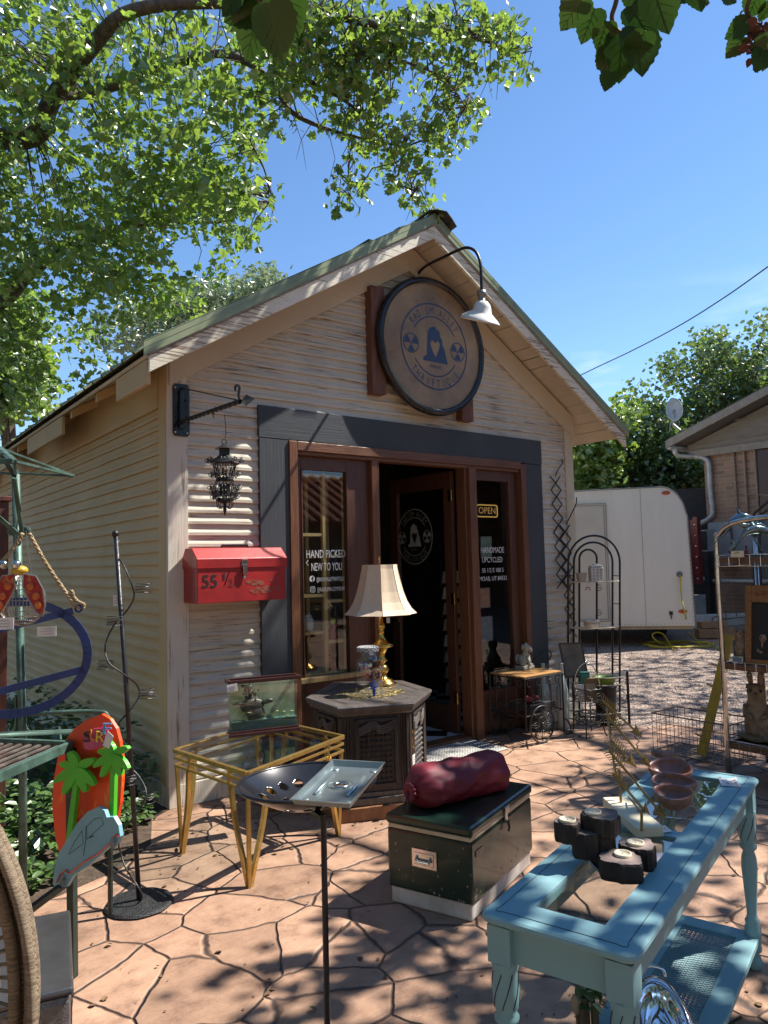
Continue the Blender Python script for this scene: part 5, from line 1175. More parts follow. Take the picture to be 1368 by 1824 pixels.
for p,q in ((bt(m_,m_,0),bt(LT-m_,m_,0)),(bt(m_,WT-m_,0),bt(LT-m_,WT-m_,0)),(bt(m_,m_,0),bt(m_,WT-m_,0)),(bt(LT-m_,m_,0),bt(LT-m_,WT-m_,0))): b.bar(p+Z*(h0+h1)/2,q+Z*(h0+h1)/2,.018,h1-h0,Z)
b.build('apron',pb_,bl,bev=.002)
lprof=[(.016,0),(.026,.012),(.030,.03),(.022,.05),(.016,.062),(.027,.07),(.029,.08),(.026,.09),(.030,.105),(.030,.155),(.024,.165),(.028,.18),(.020,.195),(.018,.21),(.024,.30),(.029,.38),(.027,.42),(.020,.445),(.030,.455),(.032,.465),(.024,.475),(.031,.49),(.034,.53),(.031,.575),(.034,.585),(.034,.60)]
for u,v in ((m_,m_),(LT-m_,m_),(m_,WT-m_),(LT-m_,WT-m_)):
    b=B(); b.lathe(lprof,bt(u,v,0),24); b.box(bt(u,v,.645),(.062,.062,.09),fu,fv,Z); lg_=b.build('leg',pb_,bl,smooth=False); 
    for p_ in lg_.data.polygons: p_.use_smooth=len(p_.vertices)==4 and abs(p_.normal.z)<.9 and p_.center.z<.59
    b=B()
    for k in range(7):
        a=2*math.pi*k/7; b.tube([bt(u,v,.492+.085*t/8)+V3((math.cos(a+.9*t/8),math.sin(a+.9*t/8),0))*(.0315+.0025*math.sin(math.pi*t/8)) for t in range(9)],.0014,4)
    b.build('leg_fluting',ink,lg_)
# lower cane shelf
b=B(); zs=.115; s0=.03
for p,q in ((bt(s0,s0+.03,zs),bt(LT-s0,s0+.03,zs)),(bt(s0,WT-s0-.03,zs),bt(LT-s0,WT-s0-.03,zs)),(bt(s0+.03,s0,zs+.001),bt(s0+.03,WT-s0,zs+.001)),(bt(LT-s0-.03,s0,zs+.001),bt(LT-s0-.03,WT-s0,zs+.001))): b.bar(p,q,.075,.024,Z)
sh_=b.build('shelf_frame',pb_,bl,bev=.004)
b=B(); st=.0105; u_=s0+.065
cu0,cu1,cv0,cv1=s0+.06,LT-s0-.06,s0+.06,WT-s0-.06
i=0
while cu0+i*st*1.5<cu1:
    for o_ in (0,.0035): b.tube([bt(cu0+i*st*1.5+o_,cv0,zs+.004),bt(cu0+i*st*1.5+o_,cv1,zs+.004)],.0011,3)
    i+=1
i=0
while cv0+i*st*1.5<cv1:
    for o_ in (0,.0035): b.tube([bt(cu0,cv0+i*st*1.5+o_,zs+.006),bt(cu1,cv0+i*st*1.5+o_,zs+.006)],.0011,3)
    i+=1
w__=cv1-cv0
for sg in (-1,1):
    t=-w__
    while t<cu1-cu0:
        a,c=(0,t),(w__,t+w__)
        x0=max(t,0); x1=min(t+w__,cu1-cu0)
        if x1>x0:
            va,vb=x0-t,x1-t
            if sg<0: va,vb=w__-va,w__-vb
            b.tube([bt(cu0+x0,cv0+va,zs+.008),bt(cu0+x1,cv0+vb,zs+.008)],.0018,3)
        t+=st*1.5*1.0
b.build('cane_weave',pb_,sh_)
# --- log slice candle holder
def tpos(x,y,h=0): return G(x,y,tz+h)
lo=thing('log_slice_candle_holder','dark stacked log slice holder with five white tealights on the blue table','candle holder',tpos(1095,1530))
bark=mat('charred bark',(.028,.020,.018),.75,col2=(.012,.009,.009),sc_=7,stretch=(6,6,1),bump=1)
slc=mat('grey brown end grain',(.36,.27,.23),.6,col2=(.19,.14,.12),sc_=9,bump=.4)
slc2=mat('dark cut face',(.17,.125,.105),.6,col2=(.08,.06,.05),sc_=9,bump=.4)
wax=mat('ivory candle wax',(.70,.62,.46),.4)
rd=random.Random(31)
for (x,y,h0,h1,r,cx,cy) in ((1106,1526,.0,.052,.058,1109,1523),(1136,1502,.0,.060,.050,1132,1503),(1072,1486,.0,.085,.034,1066,1485),(1042,1480,.03,.10,.036,None,None),(1071,1449,.09,.14,.054,1056,1448),(1011,1462,.07,.125,.036,1011,1462)):
    c=tpos(x,y,h1); c.z=tz; b=B(); n=30; seed=rd.uniform(0,9)
    fn=lambda t,h: 1+.10*math.sin(3*t+seed)+.06*math.sin(7*t+seed*2)+.03*math.sin(17*t)
    b.lathe([(r*.96,h0),(r,h0+.01),(r,h1-.006),(r*.95,h1)],c,n,fn=fn,cap=False); s_=b.build('log_slice',bark,lo)
    b=B(); b.lathe([(r*.95,h1),(.001,h1+.0005)],c,n,fn=fn,cap=False); b.build('cut_face',slc if cx and h1<.1 else slc2,s_)
    if cx:
        q=G(cx,cy,tz+h1+.001); b=B(); b.lathe([(.024,.0),(.024,.007),(.0215,.007),(.0205,.003),(.001,.003)],q,20,cap=False); b.build('tealight',wax,s_,smooth=True)
        b=B(); b.tube([q-Z*.002,q+Z*.006],.001,4); b.build('wick',ink,s_)
q0_,q1_=tpos(1052,1530,.02),tpos(1045,1500,.02)
b=B(); q=tpos(1058,1525,.0); b.tube(bez([tpos(1120,1545,.006),tpos(1085,1560,.006),tpos(1056,1540,.008),tpos(1044,1515,.02),tpos(1035,1490,.05)],16),.004,6); b.build('base_rod',blackm,lo)
# --- arrow sculpture on a cream block
arw=thing('brass_arrow_sculpture','brass sculpture of five slanting arrows on two posts over a cream block','sculpture',tpos(1140,1480))
cbm=mat('cream painted block',(.72,.66,.48),.5,col2=(.66,.60,.43),sc_=6)
k0_=tpos(1074,1432,.03); k1_=tpos(1180,1482,.03); k2=tpos(1100,1420,.03)
bu=(tpos(1183,1488,.03)-tpos(1120,1425,.03)); 
c0=tpos(1125,1462,.0); ud=(tpos(1160,1490)-tpos(1090,1428)).normalized(); vd=V3((-ud.y,ud.x,0))
b=B(); b.box(V3((c0.x,c0.y,tz+.0165)),(.30,.088,.032),ud,vd,Z); b.build('block',cbm,arw,bev=.003)
abr=mat('dull brass arrows',(.42,.31,.13),.4,.8,col2=(.26,.18,.07),sc_=16)
pA=tpos(1106,1429,.033); pB=tpos(1143,1480,.033)
ad_=(VH*1+0*RH)
def ap(x,y,P0): return PL(x,y,P0,VH)
b=B(); b.tube([V3((pA.x,pA.y,tz+.033)),ap(1103,1370,pA)],.0045,8); b.build('post',abr,arw)
b=B(); b.tube([V3((pB.x,pB.y,tz+.033)),ap(1143,1448,pB)],.0045,8); b.build('post',abr,arw)
for i,(x0,y0,x1,y1,dd) in enumerate(((1072,1247,1144,1313,.22),(1082,1275,1160,1368,.10),(1089,1320,1135,1368,.05),(1086,1338,1188,1461,-.02),(1092,1378,1160,1458,-.10))):
    P0=pA+VH*dd; p,q=ap(x0,y0,P0),ap(x1,y1,P0); d=(q-p).normalized(); n=V3(VH); s_=d.cross(n).normalized()
    b=B(); b.tube([p,q-d*.02],.0042,8); ar=b.build('arrow_shaft',abr,arw)
    h=q; b=B(); b.add([h,h-d*.055+s_*.022,h-d*.038,h-d*.055-s_*.022,h-d*.035+n*.006,h-d*.035-n*.006],[(0,1,4),(1,2,4),(2,3,4),(3,0,4),(1,0,5),(2,1,5),(3,2,5),(0,3,5)]); b.build('arrow_head',abr,ar)
    b=B()
    for j in range(8):
        o_=p+d*(.0+.0095*j); 
        for sg in (-1,1): b.tube([o_,o_-d*.014+s_*.012*sg,o_-d*.016+s_*.021*sg,o_-d*.006+s_*.02*sg,o_+d*.004],.0012,4)
    b.build('fletching',abr,ar)
b=B(); b.tube([ap(1080,1260,pA+VH*.2),ap(1095,1370,pA),ap(1100,1385,pA)],.004,6); b.tube([ap(1143,1448,pB),ap(1120,1420,pA)],.003,6); b.build('joining_rod',abr,arw)
pricetag(tpos(1166,1474,.002)+Z*.001,ud,(vd+Z*.1).normalized(),.05,.035,arw)
# --- divided wooden bowl
bw=thing('divided_wooden_bowl','reddish brown carved wooden bowl with three lobed compartments on the blue table','bowl',tpos(1200,1430))
wdb=mat('oiled reddish wood',(.30,.10,.05),.35,col2=(.17,.055,.03),sc_=3,stretch=(4,14,4),coat=.3)
wdo=mat('dusty outer wood',(.30,.17,.12),.5,col2=(.17,.085,.06),sc_=4,stretch=(5,14,5))
hb_=.045
for i,(x,y,rx,ry) in enumerate(((1199,1411,.066,.046),(1199,1390,.078,.046),(1195,1368,.080,.062))):
    c=tpos(x,y,hb_+.012); c.z=tz+ry*.30; du=(RH*.93-VH*.36).normalized(); dv_=V3((-du.y,du.x,0)); n=36
    fn=lambda t,h: 1+.05*math.sin(3*t+i*2)
    b=B(); b.lathe([(.72,0.001),(.9,.012),(1.0,.035),(1.0,hb_)],c,n,du*rx,(dv_*.93+Z*.30)*ry,Z,fn=fn,cap=True); b.f=b.f[:-1]; b.m=b.m[:-1]; o1=b.build('compartment',wdo,bw,smooth=True)
    b=B(); b.lathe([(1.0,hb_),(.90,hb_+.001),(.88,hb_-.01),(.75,.025),(.3,.012),(.01,.012)],c,n,du*rx,(dv_*.93+Z*.30)*ry,Z,fn=fn,cap=False); b.build('hollow',wdb,o1,smooth=True)
b=B(); c=tpos(1185,1352,hb_); c.z=tz+.06; b.tube(bez([c+RH*.03,c,c-RH*.045+Z*.012,c-RH*.06+Z*.03],12),[.016]*12+[.016,.01,.008][:1],8) if False else b.tube([c+RH*.04,c,c-RH*.04+Z*.01,c-RH*.055+Z*.012],[.014,.016,.016,.008],10); b.build('handle',wdo,bw,smooth=True)
# --- playing card price tag
pc=thing('playing_card','playing card used as a price tag curling on the far corner of the blue table','playing card',tpos(1300,1390))
b=B(); o_=tpos(1285,1400,.002); du=(tpos(1320,1402,.002)-o_).normalized(); dv_=V3((-du.y,du.x,0)); V=[]
for i in range(7):
    for j in (0,1): V.append(o_+du*(.066*i/6)+dv_*(.095*j)+Z*(.001+.014*(i/6-.5)**2*j*3))
b.add(V,[(2*i,2*i+2,2*i+3,2*i+1) for i in range(6)]); b.build('card',paper,pc,solid=.0006)
b=B()
for i,j in ((1,1),(2,1),(3,1),(1,2),(3,2),(2,3),(1,4),(3,4)):
    c=o_+du*(.013+.0135*i)+dv_*(.016*j)+Z*.006; r=.0055
    b.add([c+dv_*r,c+du*r,c-dv_*r,c-du*r],[(0,1,2,3)])
text(b,'8',o_+du*.003+dv_*.078+Z*.009,du,dv_,.012); text(b,'8',o_+du*.056+dv_*.006+Z*.004,du,dv_,.012)
b.build('pips',mat('rose card ink',(.35,.08,.10),.6),pc)
# --- silver dish standing on the lower shelf
sd_=thing('silver_serving_dish','polished silver oval serving dish standing on the lower shelf of the blue table','dish',bt(.30,.14,.13))
mirror=mat('polished silver',(.80,.81,.84),.06,1,col2=(.74,.75,.78),sc_=3)
s0_=G(1178,1830,.16); c=V3((s0_.x,s0_.y,.135)); b=B(); V=[];n=44
du=(RH*.97-VH*.2).normalized(); dn=V3((-du.y,du.x,0)); dvv=(dn*.90+Z*.44).normalized(); dnn=du.cross(dvv).normalized(); dnn=dnn if dnn.z>0 else -dnn
for i,(s,h) in enumerate(((.02,0),(.35,.002),(.55,.006),(.68,.026),(.78,.044),(.90,.048),(1.0,.042),(1.0,.036))):
    for k in range(n):
        t=2*math.pi*k/n; V.append(c+du*(.082*s*math.cos(t)*(1+.06*math.cos(2*t)))+dvv*(.155*s*math.sin(t))+dnn*(h+.01))
b.add(V,[(i*n+k,i*n+(k+1)%n,(i+1)*n+(k+1)%n,(i+1)*n+k) for i in range(7) for k in range(n)]); b.build('dish',mirror,sd_,smooth=True,solid=.002)
b=B(); q=c+dvv*.155+dnn*.05; b.tube(bez([q-du*.035,q-du*.03+dvv*.018+dnn*.01,q+dvv*.024+dnn*.013,q+du*.03+dvv*.018+dnn*.01,q+du*.035],16),.005,8); b.build('handle',mirror,sd_,smooth=True)
# --- bark bundle planter by the near leg
kp=G(1050,1850,.02); kp=G(1052,1824,.14); kp.z=0
kl=thing('driftwood_planter','bundle of split brown driftwood sticks with a leafy sprig beside the near table leg','planter',kp)
rd=random.Random(12); dw=mat('split driftwood',(.20,.12,.06),.7,col2=(.08,.045,.025),sc_=4,stretch=(14,14,1),bump=.5)
for i in range(9):
    x=kp+RH*rd.uniform(-.028,.028)+VH*rd.uniform(-.02,.03); b=B(); h=rd.uniform(.15,.235); b.tube([x,x+Z*h+RH*rd.uniform(-.01,.01)],[.011,.009],6); b.build('stick',dw,kl)
b=B()
for i in range(24):
    c=kp+Z*rd.uniform(.19,.25)+RH*rd.uniform(-.03,.035)+VH*rd.uniform(-.02,.03); d=(rndv(rd)+Z*.6).normalized(); n=rndv(rd); leaf(b,c,d,(n-d*n.dot(d)).normalized(),rd.uniform(.025,.05))
b.build('leaves',ivy,kl)
b=B(); b.ell(kp+Z*.20-RH*.045,(.012,.016,.03),10,jit=.1); b.build('pine_cone',mat('pale cone scale',(.42,.30,.18),.7),kl)
# ======================= CART STAND, LION, BAKER'S RACK =======================
ci=thing('wheeled_plant_stand','black wire cart plant stand with two spoked wheels and slatted wood top','plant stand',(5.1,4.65,0))
slat=mat('golden slat wood',(.50,.27,.09),.45,col2=(.36,.18,.06),sc_=3,stretch=(3,20,3))
xa,xb,y0c,y1c=4.84,5.34,4.41,4.83; zt=.58
for k in range(5):
    b=B(); b.bb(xa,xb,y0c+.006+k*.084,y0c+.078+k*.084,zt-.014,zt); b.build('slat',slat,ci,bev=.003)
for z in (zt-.022,.24):
    b=B()
    for p,q in (((xa,y0c,z),(xb,y0c,z)),((xb,y0c,z),(xb,y1c,z)),((xb,y1c,z),(xa,y1c,z)),((xa,y1c,z),(xa,y0c,z))): b.tube([p,q],.006,6)
    if z<.3:
        for k in range(1,6): b.tube([(xa+(xb-xa)*k/6,y0c,z),(xa+(xb-xa)*k/6,y1c,z)],.004,5)
    b.build('frame_ring',black,ci)
for x in (xa,xb):
    for y in (y0c,y1c): b=B(); b.tube([(x,y,zt-.02),(x,y,.03 if x==xb else .12)],.008,6); b.build('leg',black,ci)
for y in (y0c,):
    for k in range(4):
        b=B(); x=xa+.06+k*.125; b.tube(spiral((x,y,zt-.07),.045,1.1,X,Z,.5,14),.0045,5); b.tube([(x+.03,y,zt-.1),(x+.03,y,.24)],.004,5); b.build('scroll',black,ci)
for k in range(3):
    b=B(); y=y0c+.07+k*.12; b.tube(spiral((xa,y,zt-.07),.045,1.1,Y,Z,.5,14),.0045,5); b.tube([(xa,y+.03,zt-.1),(xa,y+.03,.24)],.004,5); b.build('scroll',black,ci)
for y in (y0c-.05,y1c+.0):
    b=B(); c=(4.99,y,.165); b.tube(arc(c,.155,0,360,40)[:-1],.0085,8,closed=True); b.tube(arc(c,.06,0,360,20)[:-1],.004,6,closed=True)
    for k in range(8): 
        a=k*math.pi/4; b.tube([c,(c[0]+.15*math.cos(a),y,c[2]+.15*math.sin(a))],.004,5)
        for sg in (-1,1): b.tube(bez([V3(c),V3((c[0]+.08*math.cos(a+.28*sg),y,c[2]+.08*math.sin(a+.28*sg))),V3((c[0]+.15*math.cos(a),y,c[2]+.15*math.sin(a)))],8),.003,4)
    b.ell(c,(.018,.02,.018),10); b.build('wheel',black,ci,smooth=True)
b=B(); b.tube([(4.99,y0c-.05,.165),(4.99,y1c,.165)],.007,6); b.build('axle',black,ci)
b=B(); b.tube(bez([V3((xb,y1c-.02,zt)),V3((xb+.15,y1c-.04,zt+.10)),V3((xb+.26,y1c-.05,zt+.13)),V3((xb+.30,y1c-.05,zt+.08)),V3((xb+.25,y1c-.05,zt+.03))],16),.006,6); b.tube(bez([V3((xb+.25,y1c-.05,zt+.03)),V3((xb+.1,y1c-.05,zt-.05)),V3((xb,y1c-.05,zt-.12))],10),.006,6); b.build('pull_handle',black,ci)
b=B(); b.tube(bez([V3((xb,y0c,.16)),V3((xb+.06,y0c,.12)),V3((xb+.09,y0c,.05)),V3((xb+.05,y0c,.0)),V3((xb+.02,y0c,.03))],14),.006,6); b.build('scroll_foot',black,ci)
# stone lion
lp2=G(935,1192,zt+.0); ln=thing('stone_lion','small seated grey stone lion dog figure on the slatted cart top','statue',lp2)
stn=mat('pale weathered stone',(.42,.43,.36),.8,col2=(.26,.27,.22),sc_=22,bump=.8)
c=lp2; b=B(); b.box(c+Z*.018,(.15,.11,.036),X,Y,Z); b.build('base',stn,ln,bev=.008)
b=B(); du=V3((.55,-.84,0)); dp_=V3((.84,.55,0))
b.ell(c+Z*.085-du*.02,(.042,.048,.055),16,jit=.03); b.ell(c+Z*.13+du*.01,(.036,.036,.045),16,jit=.03)
for s in (-1,1): b.tube([c+Z*.12+dp_*.024*s+du*.03,c+Z*.075+dp_*.026*s+du*.042,c+Z*.04+dp_*.026*s+du*.048],[.015,.013,.012],8); b.ell(c+Z*.045+dp_*.026*s+du*.055,(.014,.02,.01),10); b.ell(c+Z*.062+dp_*.042*s-du*.015,(.022,.032,.03),12)
b.tube([c-du*.06+Z*.05,c-du*.075+Z*.09,c-du*.06+Z*.13,c-du*.045+Z*.125],[.012,.014,.012,.006],8)
b.build('body',stn,ln,smooth=True)
b=B(); h=c+Z*.195+du*.018; b.ell(h,(.040,.040,.036),18,jit=.05); b.ell(h+du*.034-Z*.012,(.022,.024,.018),12); b.ell(h+du*.04-Z*.027,(.018,.018,.008),10)
for s in (-1,1): b.ell(h+dp_*.03*s+Z*.026,(.012,.009,.014),8); b.ell(h+dp_*.016*s+du*.036+Z*.01,(.007,.007,.006),8)
rd=random.Random(9)
for i in range(46): q=rndv(rd); q-=du*max(0,q.dot(du))*1.3; b.ell(h+q*.038,(.012,.012,.012),7)
b.build('head',stn,ln,smooth=True)
# pale bottles and red shoe box on the cart
for i,(x,y,lab) in enumerate(((5.44,4.72,'tall clear glass bottle behind the cart, nearer the charcoal jamb'),(5.56,4.60,'tall clear glass bottle behind the cart, nearer the arched rack'))):
    o_=thing('glass_bottle',lab,'bottle',(x,y,.0),group='clear bottles behind the cart'); b=B(); b.lathe([(.05,0),(.055,.02),(.055,.36),(.03,.46),(.02,.52),(.02,.60),(.024,.61)],(x,y,0),20); b.build('bottle',gclear if 0 else mat('frosted pale glass',(.45,.5,.48),.15,col2=(.36,.42,.40),sc_=5),o_,smooth=True)
o_=thing('red_shoe_pair_box','dark box with red shoes on the lower deck of the wheeled cart','shoe box',(5.15,4.62,.246)); b=B(); b.bb(4.98,5.32,4.48,4.74,.246,.31); b.build('box',mat('dark shoe box',(.03,.03,.035),.6),o_,bev=.003)
for s in (0,1):
    b=B(); q=V3((5.06+.13*s,4.55+.06*s,.335)); b.ell(q,(.05,.026,.022),12); b.ell(q-X*.04+Z*.02,(.025,.024,.026),10); b.build('shoe',mat('dusty red leather',(.28,.03,.025),.45),o_,smooth=True)
# arched rack
AP=V3((5.97,4.57,0))
def ar(x,y,d=0): return PL(x,y,AP+VH*d,VH)
ak=thing('arched_corner_rack','tall black tubular rack with three nested arches and cream rod shelves at the shop corner','rack',AP)
rodm=mat('cream coated rod',(.62,.57,.44),.35,col2=(.45,.40,.30),sc_=20)
def archf(xl,xr,yt,yb,d,ybl=None):
    c=(xl+xr)/2; rx=(xr-xl)/2; b=B()
    up=[ar(xl,y,d) for y in (ybl or yb,)]; pts=[ar(xl,ybl or yb,d)]
    pts+= [ar(c-rx*math.cos(math.pi*k/20),yt+rx*1.05-rx*1.05*math.sin(math.pi*k/20),d) for k in range(21)]+[ar(xr,yb,d)]
    b.tube(pts,.0105,8); b.build('arch_tube',blackm,ak,smooth=True)
archf(1012,1104,954,1281,0,1287); archf(1022,1091,966,1281,.03,1284); archf(1032,1063,979,1283,.05,1283)
for y in (1025,1075,1122,1174):
    for a,c in ((1012,1022),(1091,1104)):
        b=B(); b.tube([ar(a,y,0),ar(c,y+1,.03)],.005,5); b.build('strut',blackm,ak)
def dshelf(xl,xr,y,bul,nm,mt,fill=0):
    P_=[ar(xl+(xr-xl)*k/16,y,0)-VH*bul*math.sin(math.pi*k/16)**.6 for k in range(17)]
    zz_=P_[0].z
    for p in P_: p.z=zz_
    b=B(); b.tube(P_,.006,6); b.tube([P_[0],P_[-1]],.005,6)
    if fill:
        for k in range(2,15,2): q=V3(P_[k]); e=P_[0].lerp(P_[-1],k/16); b.tube([q,e],.0025,4)
    b.build(nm,mt,ak)
dshelf(1013,1103,1037,.12,'shelf_rod',rodm,1); dshelf(1013,1103,1118,.14,'shelf_rod',rodm,1)
FP=[ar(1118,1195,-.12),ar(1118,1288,-.12)]
b=B(); b.tube([ar(1117,1196,-.1),V3((ar(1117,1196,-.1).x,ar(1117,1196,-.1).y,0))],.013,8); b.build('front_post',blackm,ak)
for y in (1203,1216,1265,1279): dshelf(1015,1118,y,.22,'shelf_rod',rodm,1 if y in (1216,1279) else 0)
for (x,y) in ((1068,1048),(1068,1092),(1068,1160)):
    b=B(); b.tube(spiral(ar(x,y),.03,1.3,RH,Z,2,14),.0035,5); b.tube([ar(1063,y-8),ar(x+3,y-5)],.003,4); b.build('scroll',blackm,ak)
b=B(); b.tube(arc(ar(1105,1242,-.1),.06,0,360,24,RH,Z)[:-1],.0035,5,closed=True); b.build('scroll',blackm,ak)
# on the rack
def onrack(nm,lab,cat,x,y,d=-.05): 
    p=ar(x,y,d); return thing(nm,lab,cat,p),p
o_,p=onrack('white_canister','white square pierced ceramic canister on the top shelf of the arched rack','canister',1062,1036); wc_=mat('white glazed ceramic',(.68,.67,.62),.3)
b=B(); b.box(p+Z*.072,(.125,.11,.14),RH,VH,Z); b.build('body',wc_,o_,bev=.012)
b=B(); b.box(p+Z*.151,(.11,.10,.018),RH,VH,Z); b.box(p+Z*.167,(.05,.05,.014),RH,VH,Z); b.build('lid',wc_,o_,bev=.005)
b=B()
for i in range(3):
    for j in range(4): b.box(p+RH*(-.035+.035*i)-VH*.0555+Z*(.03+.028*j),(.014,.002,.018),RH,VH,Z)
b.build('window_pattern',mat('grey glaze marks',(.36,.37,.36),.5),o_)
o_,p=onrack('lace_edged_pot','beige lace edged pot beside the white canister on the arched rack','pot',1036,1036); b=B(); b.lathe([(.035,0),(.045,.02),(.05,.075),(.055,.085),(.048,.085),(.04,.02),(.001,.012)],p,24,fn=lambda t,h:1+.04*math.sin(12*t)*(h>.06),cap=False); b.build('pot',mat('beige glaze',(.46,.43,.36),.4),o_,smooth=True)
o_,p=onrack('bead_ornament','little red and white bead ornament dangling from the rack shelf below the pot','ornament',1047,1048)
b=B(); b.tube([p+Z*.05,p-Z*.0],.001,4); b.build('thread',ink,o_)
for dx,dz in ((-.02,-.01),(.0,-.018),(.02,-.01),(-.01,.008),(.012,.008),(0,-.002)):
    b=B(); b.ell(p+RH*dx+Z*dz,(.008,.008,.008),8); b.build('bead',mat('red bead',(.4,.03,.03),.3) if dx else paper,o_)
o_,p=onrack('floral_oval_dish','white oval dish with purple floral band on the middle shelf of the arched rack','dish',1054,1117)
b=B(); b.lathe([(.7,0),(.85,.01),(1.0,.065),(1.04,.07),(.97,.07),(.8,.012),(.01,.008)],p,32,RH*.082,VH*.055,Z,cap=False); b.build('dish',wc_,o_,smooth=True)
b=B(); rd=random.Random(6)
for k in range(26):
    a=R_(200+140*k/26); r=.94+.04*(k%2); q=p+RH*.082*r*math.cos(a)*1.02+VH*.055*r*math.sin(a)*1.02+Z*(.035+rd.uniform(-.01,.012)); b.ell(q,(.005,.003,.005),6)
b.build('floral_band',mat('purple floral print',(.25,.08,.16),.5,col2=(.08,.15,.06),sc_=30),o_)
o_,p=onrack('canvas_frame','weathered brown framed canvas leaning on the left of the arched rack','picture frame',1027,1205,-.18)
wf_=mat('weathered canvas back',(.20,.17,.13),.8,col2=(.12,.10,.08),sc_=8)
tl=(Z*.97+VH*.2+RH*-.1).normalized(); b=B(); b.box(p+tl*.155,(.21,.012,.31),RH,tl.cross(RH),tl); b.build('canvas',wf_,o_)
b=B()
for s in (-1,1): b.bar(p+RH*.105*s,p+RH*.105*s+tl*.31,.014,.02,VH); b.bar(p-RH*.11+tl*(.155+.155*s),p+RH*.11+tl*(.155+.155*s),.02,.014,VH)
b.build('frame',mat('dark brown frame',(.06,.04,.03),.5),o_)
o_,p=onrack('black_bucket','tall black planter bucket behind the cream rods of the arched rack','planter',1080,1284,-.06); p.z=0
b=B(); b.lathe([(.085,0),(.105,.34),(.112,.345),(.112,.365),(.10,.365),(.09,.02)],p,28); b.build('bucket',mat('dull black plastic',(.018,.018,.02),.55),o_,smooth=True)
o2,p2=onrack('green_bowl','lime green bowl resting on top of the black bucket','bowl',1080,1284,-.06); p2.z=.366; o2.location=p2
b=B(); b.lathe([(.05,0),(.09,.02),(.11,.075),(.115,.08),(.1,.075),(.06,.01)],p2,28); b.build('bowl',mat('lime green glaze',(.22,.34,.05),.4),o2,smooth=True)
# wire basket stand
BP=(G(1022,1307)+G(1077,1311))/2
bk=thing('wire_basket_stand','two tier black wire basket stand with hoop handle in front of the arched rack','basket stand',BP)
def bk_(x,y,d=0): return PL(x,y,BP+VH*d,VH)
rb_=.125
for a in range(4):
    t=a*math.pi/2+.5; r=V3((math.cos(t),math.sin(t),0)); b=B(); b.tube(bez([BP+r*.165,BP+r*.15+Z*.012,BP+r*.135+Z*.06,BP+r*.13+Z*.2,BP+r*.13+Z*.42,BP+r*.12+Z*.46],20),.006,6); b.build('leg',black,bk)
def basket(z0,h):
    b=B()
    for j in range(7):
        z=z0+h*j/6; rr=rb_*(.86+.14*j/6); b.tube([BP+V3((rr*math.cos(t),rr*math.sin(t),z+.004*math.sin(9*t+j*2))) for t in [2*math.pi*k/40 for k in range(40)]],.0022 if j<6 else .005,4,closed=True)
    for k in range(28):
        t=2*math.pi*k/28; b.tube([BP+V3((rb_*.86*math.cos(t),rb_*.86*math.sin(t),z0)),BP+V3((rb_*math.cos(t+.2),rb_*math.sin(t+.2),z0+h))],.0018,4)
    for k in range(-4,5): w__=math.sqrt(max(0,(.86*rb_)**2-(k*.024)**2)); b.tube([BP+V3((-w__,k*.024,z0)),BP+V3((w__,k*.024,z0))],.0018,4)
    b.build('wire_basket',black,bk)
basket(.10,.09); basket(.30,.12)
b=B(); b.tube(arc(BP+Z*.42,.115,0,180,24,RH,Z,.22),.005,6); b.ell(BP+Z*.65,(.012,.012,.014),10); b.build('hoop_handle',chrome,bk,smooth=True)
for nm,lab,cat,dx,dy,w_,h_,cl in (('kraft_box','brown kraft box standing in the upper wire basket','box',.03,.02,.12,.20,(.22,.14,.07)),('teal_tin','teal tin in the upper wire basket behind the card','tin',-.01,.03,.08,.24,(.03,.22,.17)),('red_pip_card','white card with red pips at the left of the upper wire basket','card',-.065,-.03,.06,.15,(.75,.74,.7))):
    q=BP+RH*dx+VH*dy+Z*.305; o_=thing(nm,lab,cat,q); b=B(); b.box(q+Z*h_/2,(w_,.05 if cat!='card' else .003,h_),RH,VH,Z); b.build('body',mat(nm,cl,.6),o_,bev=.003 if cat!='card' else 0)
    if cat=='card':
        for k in (0,1):
            b=B(); c=q-VH*.003+Z*(.11-.03*k)+RH*(-.012+.024*k); b.add([c+Z*.009,c+RH*.007,c-Z*.009,c-RH*.007],[(0,1,2,3)]); b.build('pip',mat('red pip',(.5,.02,.02),.5),o_)
    elif cat=='tin': b=B(); b.box(q+Z*(h_+.006),(w_+.006,.056,.014),RH,VH,Z); b.build('lid',mat('teal lid',(.02,.12,.10),.4),o_,bev=.003)
    else: b=B(); b.box(q+Z*h_*.6-VH*.026,(w_*.7,.002,h_*.3),RH,VH,Z); b.build('box_label',mat('faded label',(.4,.33,.2),.6),o_)
dm=thing('door_mat','white perforated mat lying at the shop doorway','door mat',(4.1,4.62,0))
b=B(); b.bb(3.62,4.62,4.42,4.86,.002,.012); b.build('mat_body',mat('off white mat',(.52,.51,.48),.7,col2=(.38,.37,.34),sc_=12),dm,bev=.003)
b=B()
for i in range(33):
    for j in range(13): b.bb(3.64+i*.0295,3.654+i*.0295,4.44+j*.031,4.455+j*.031,.0125,.0132)
b.build('perforation_pattern',mat('mat shadow holes',(.10,.10,.10),.8),dm)
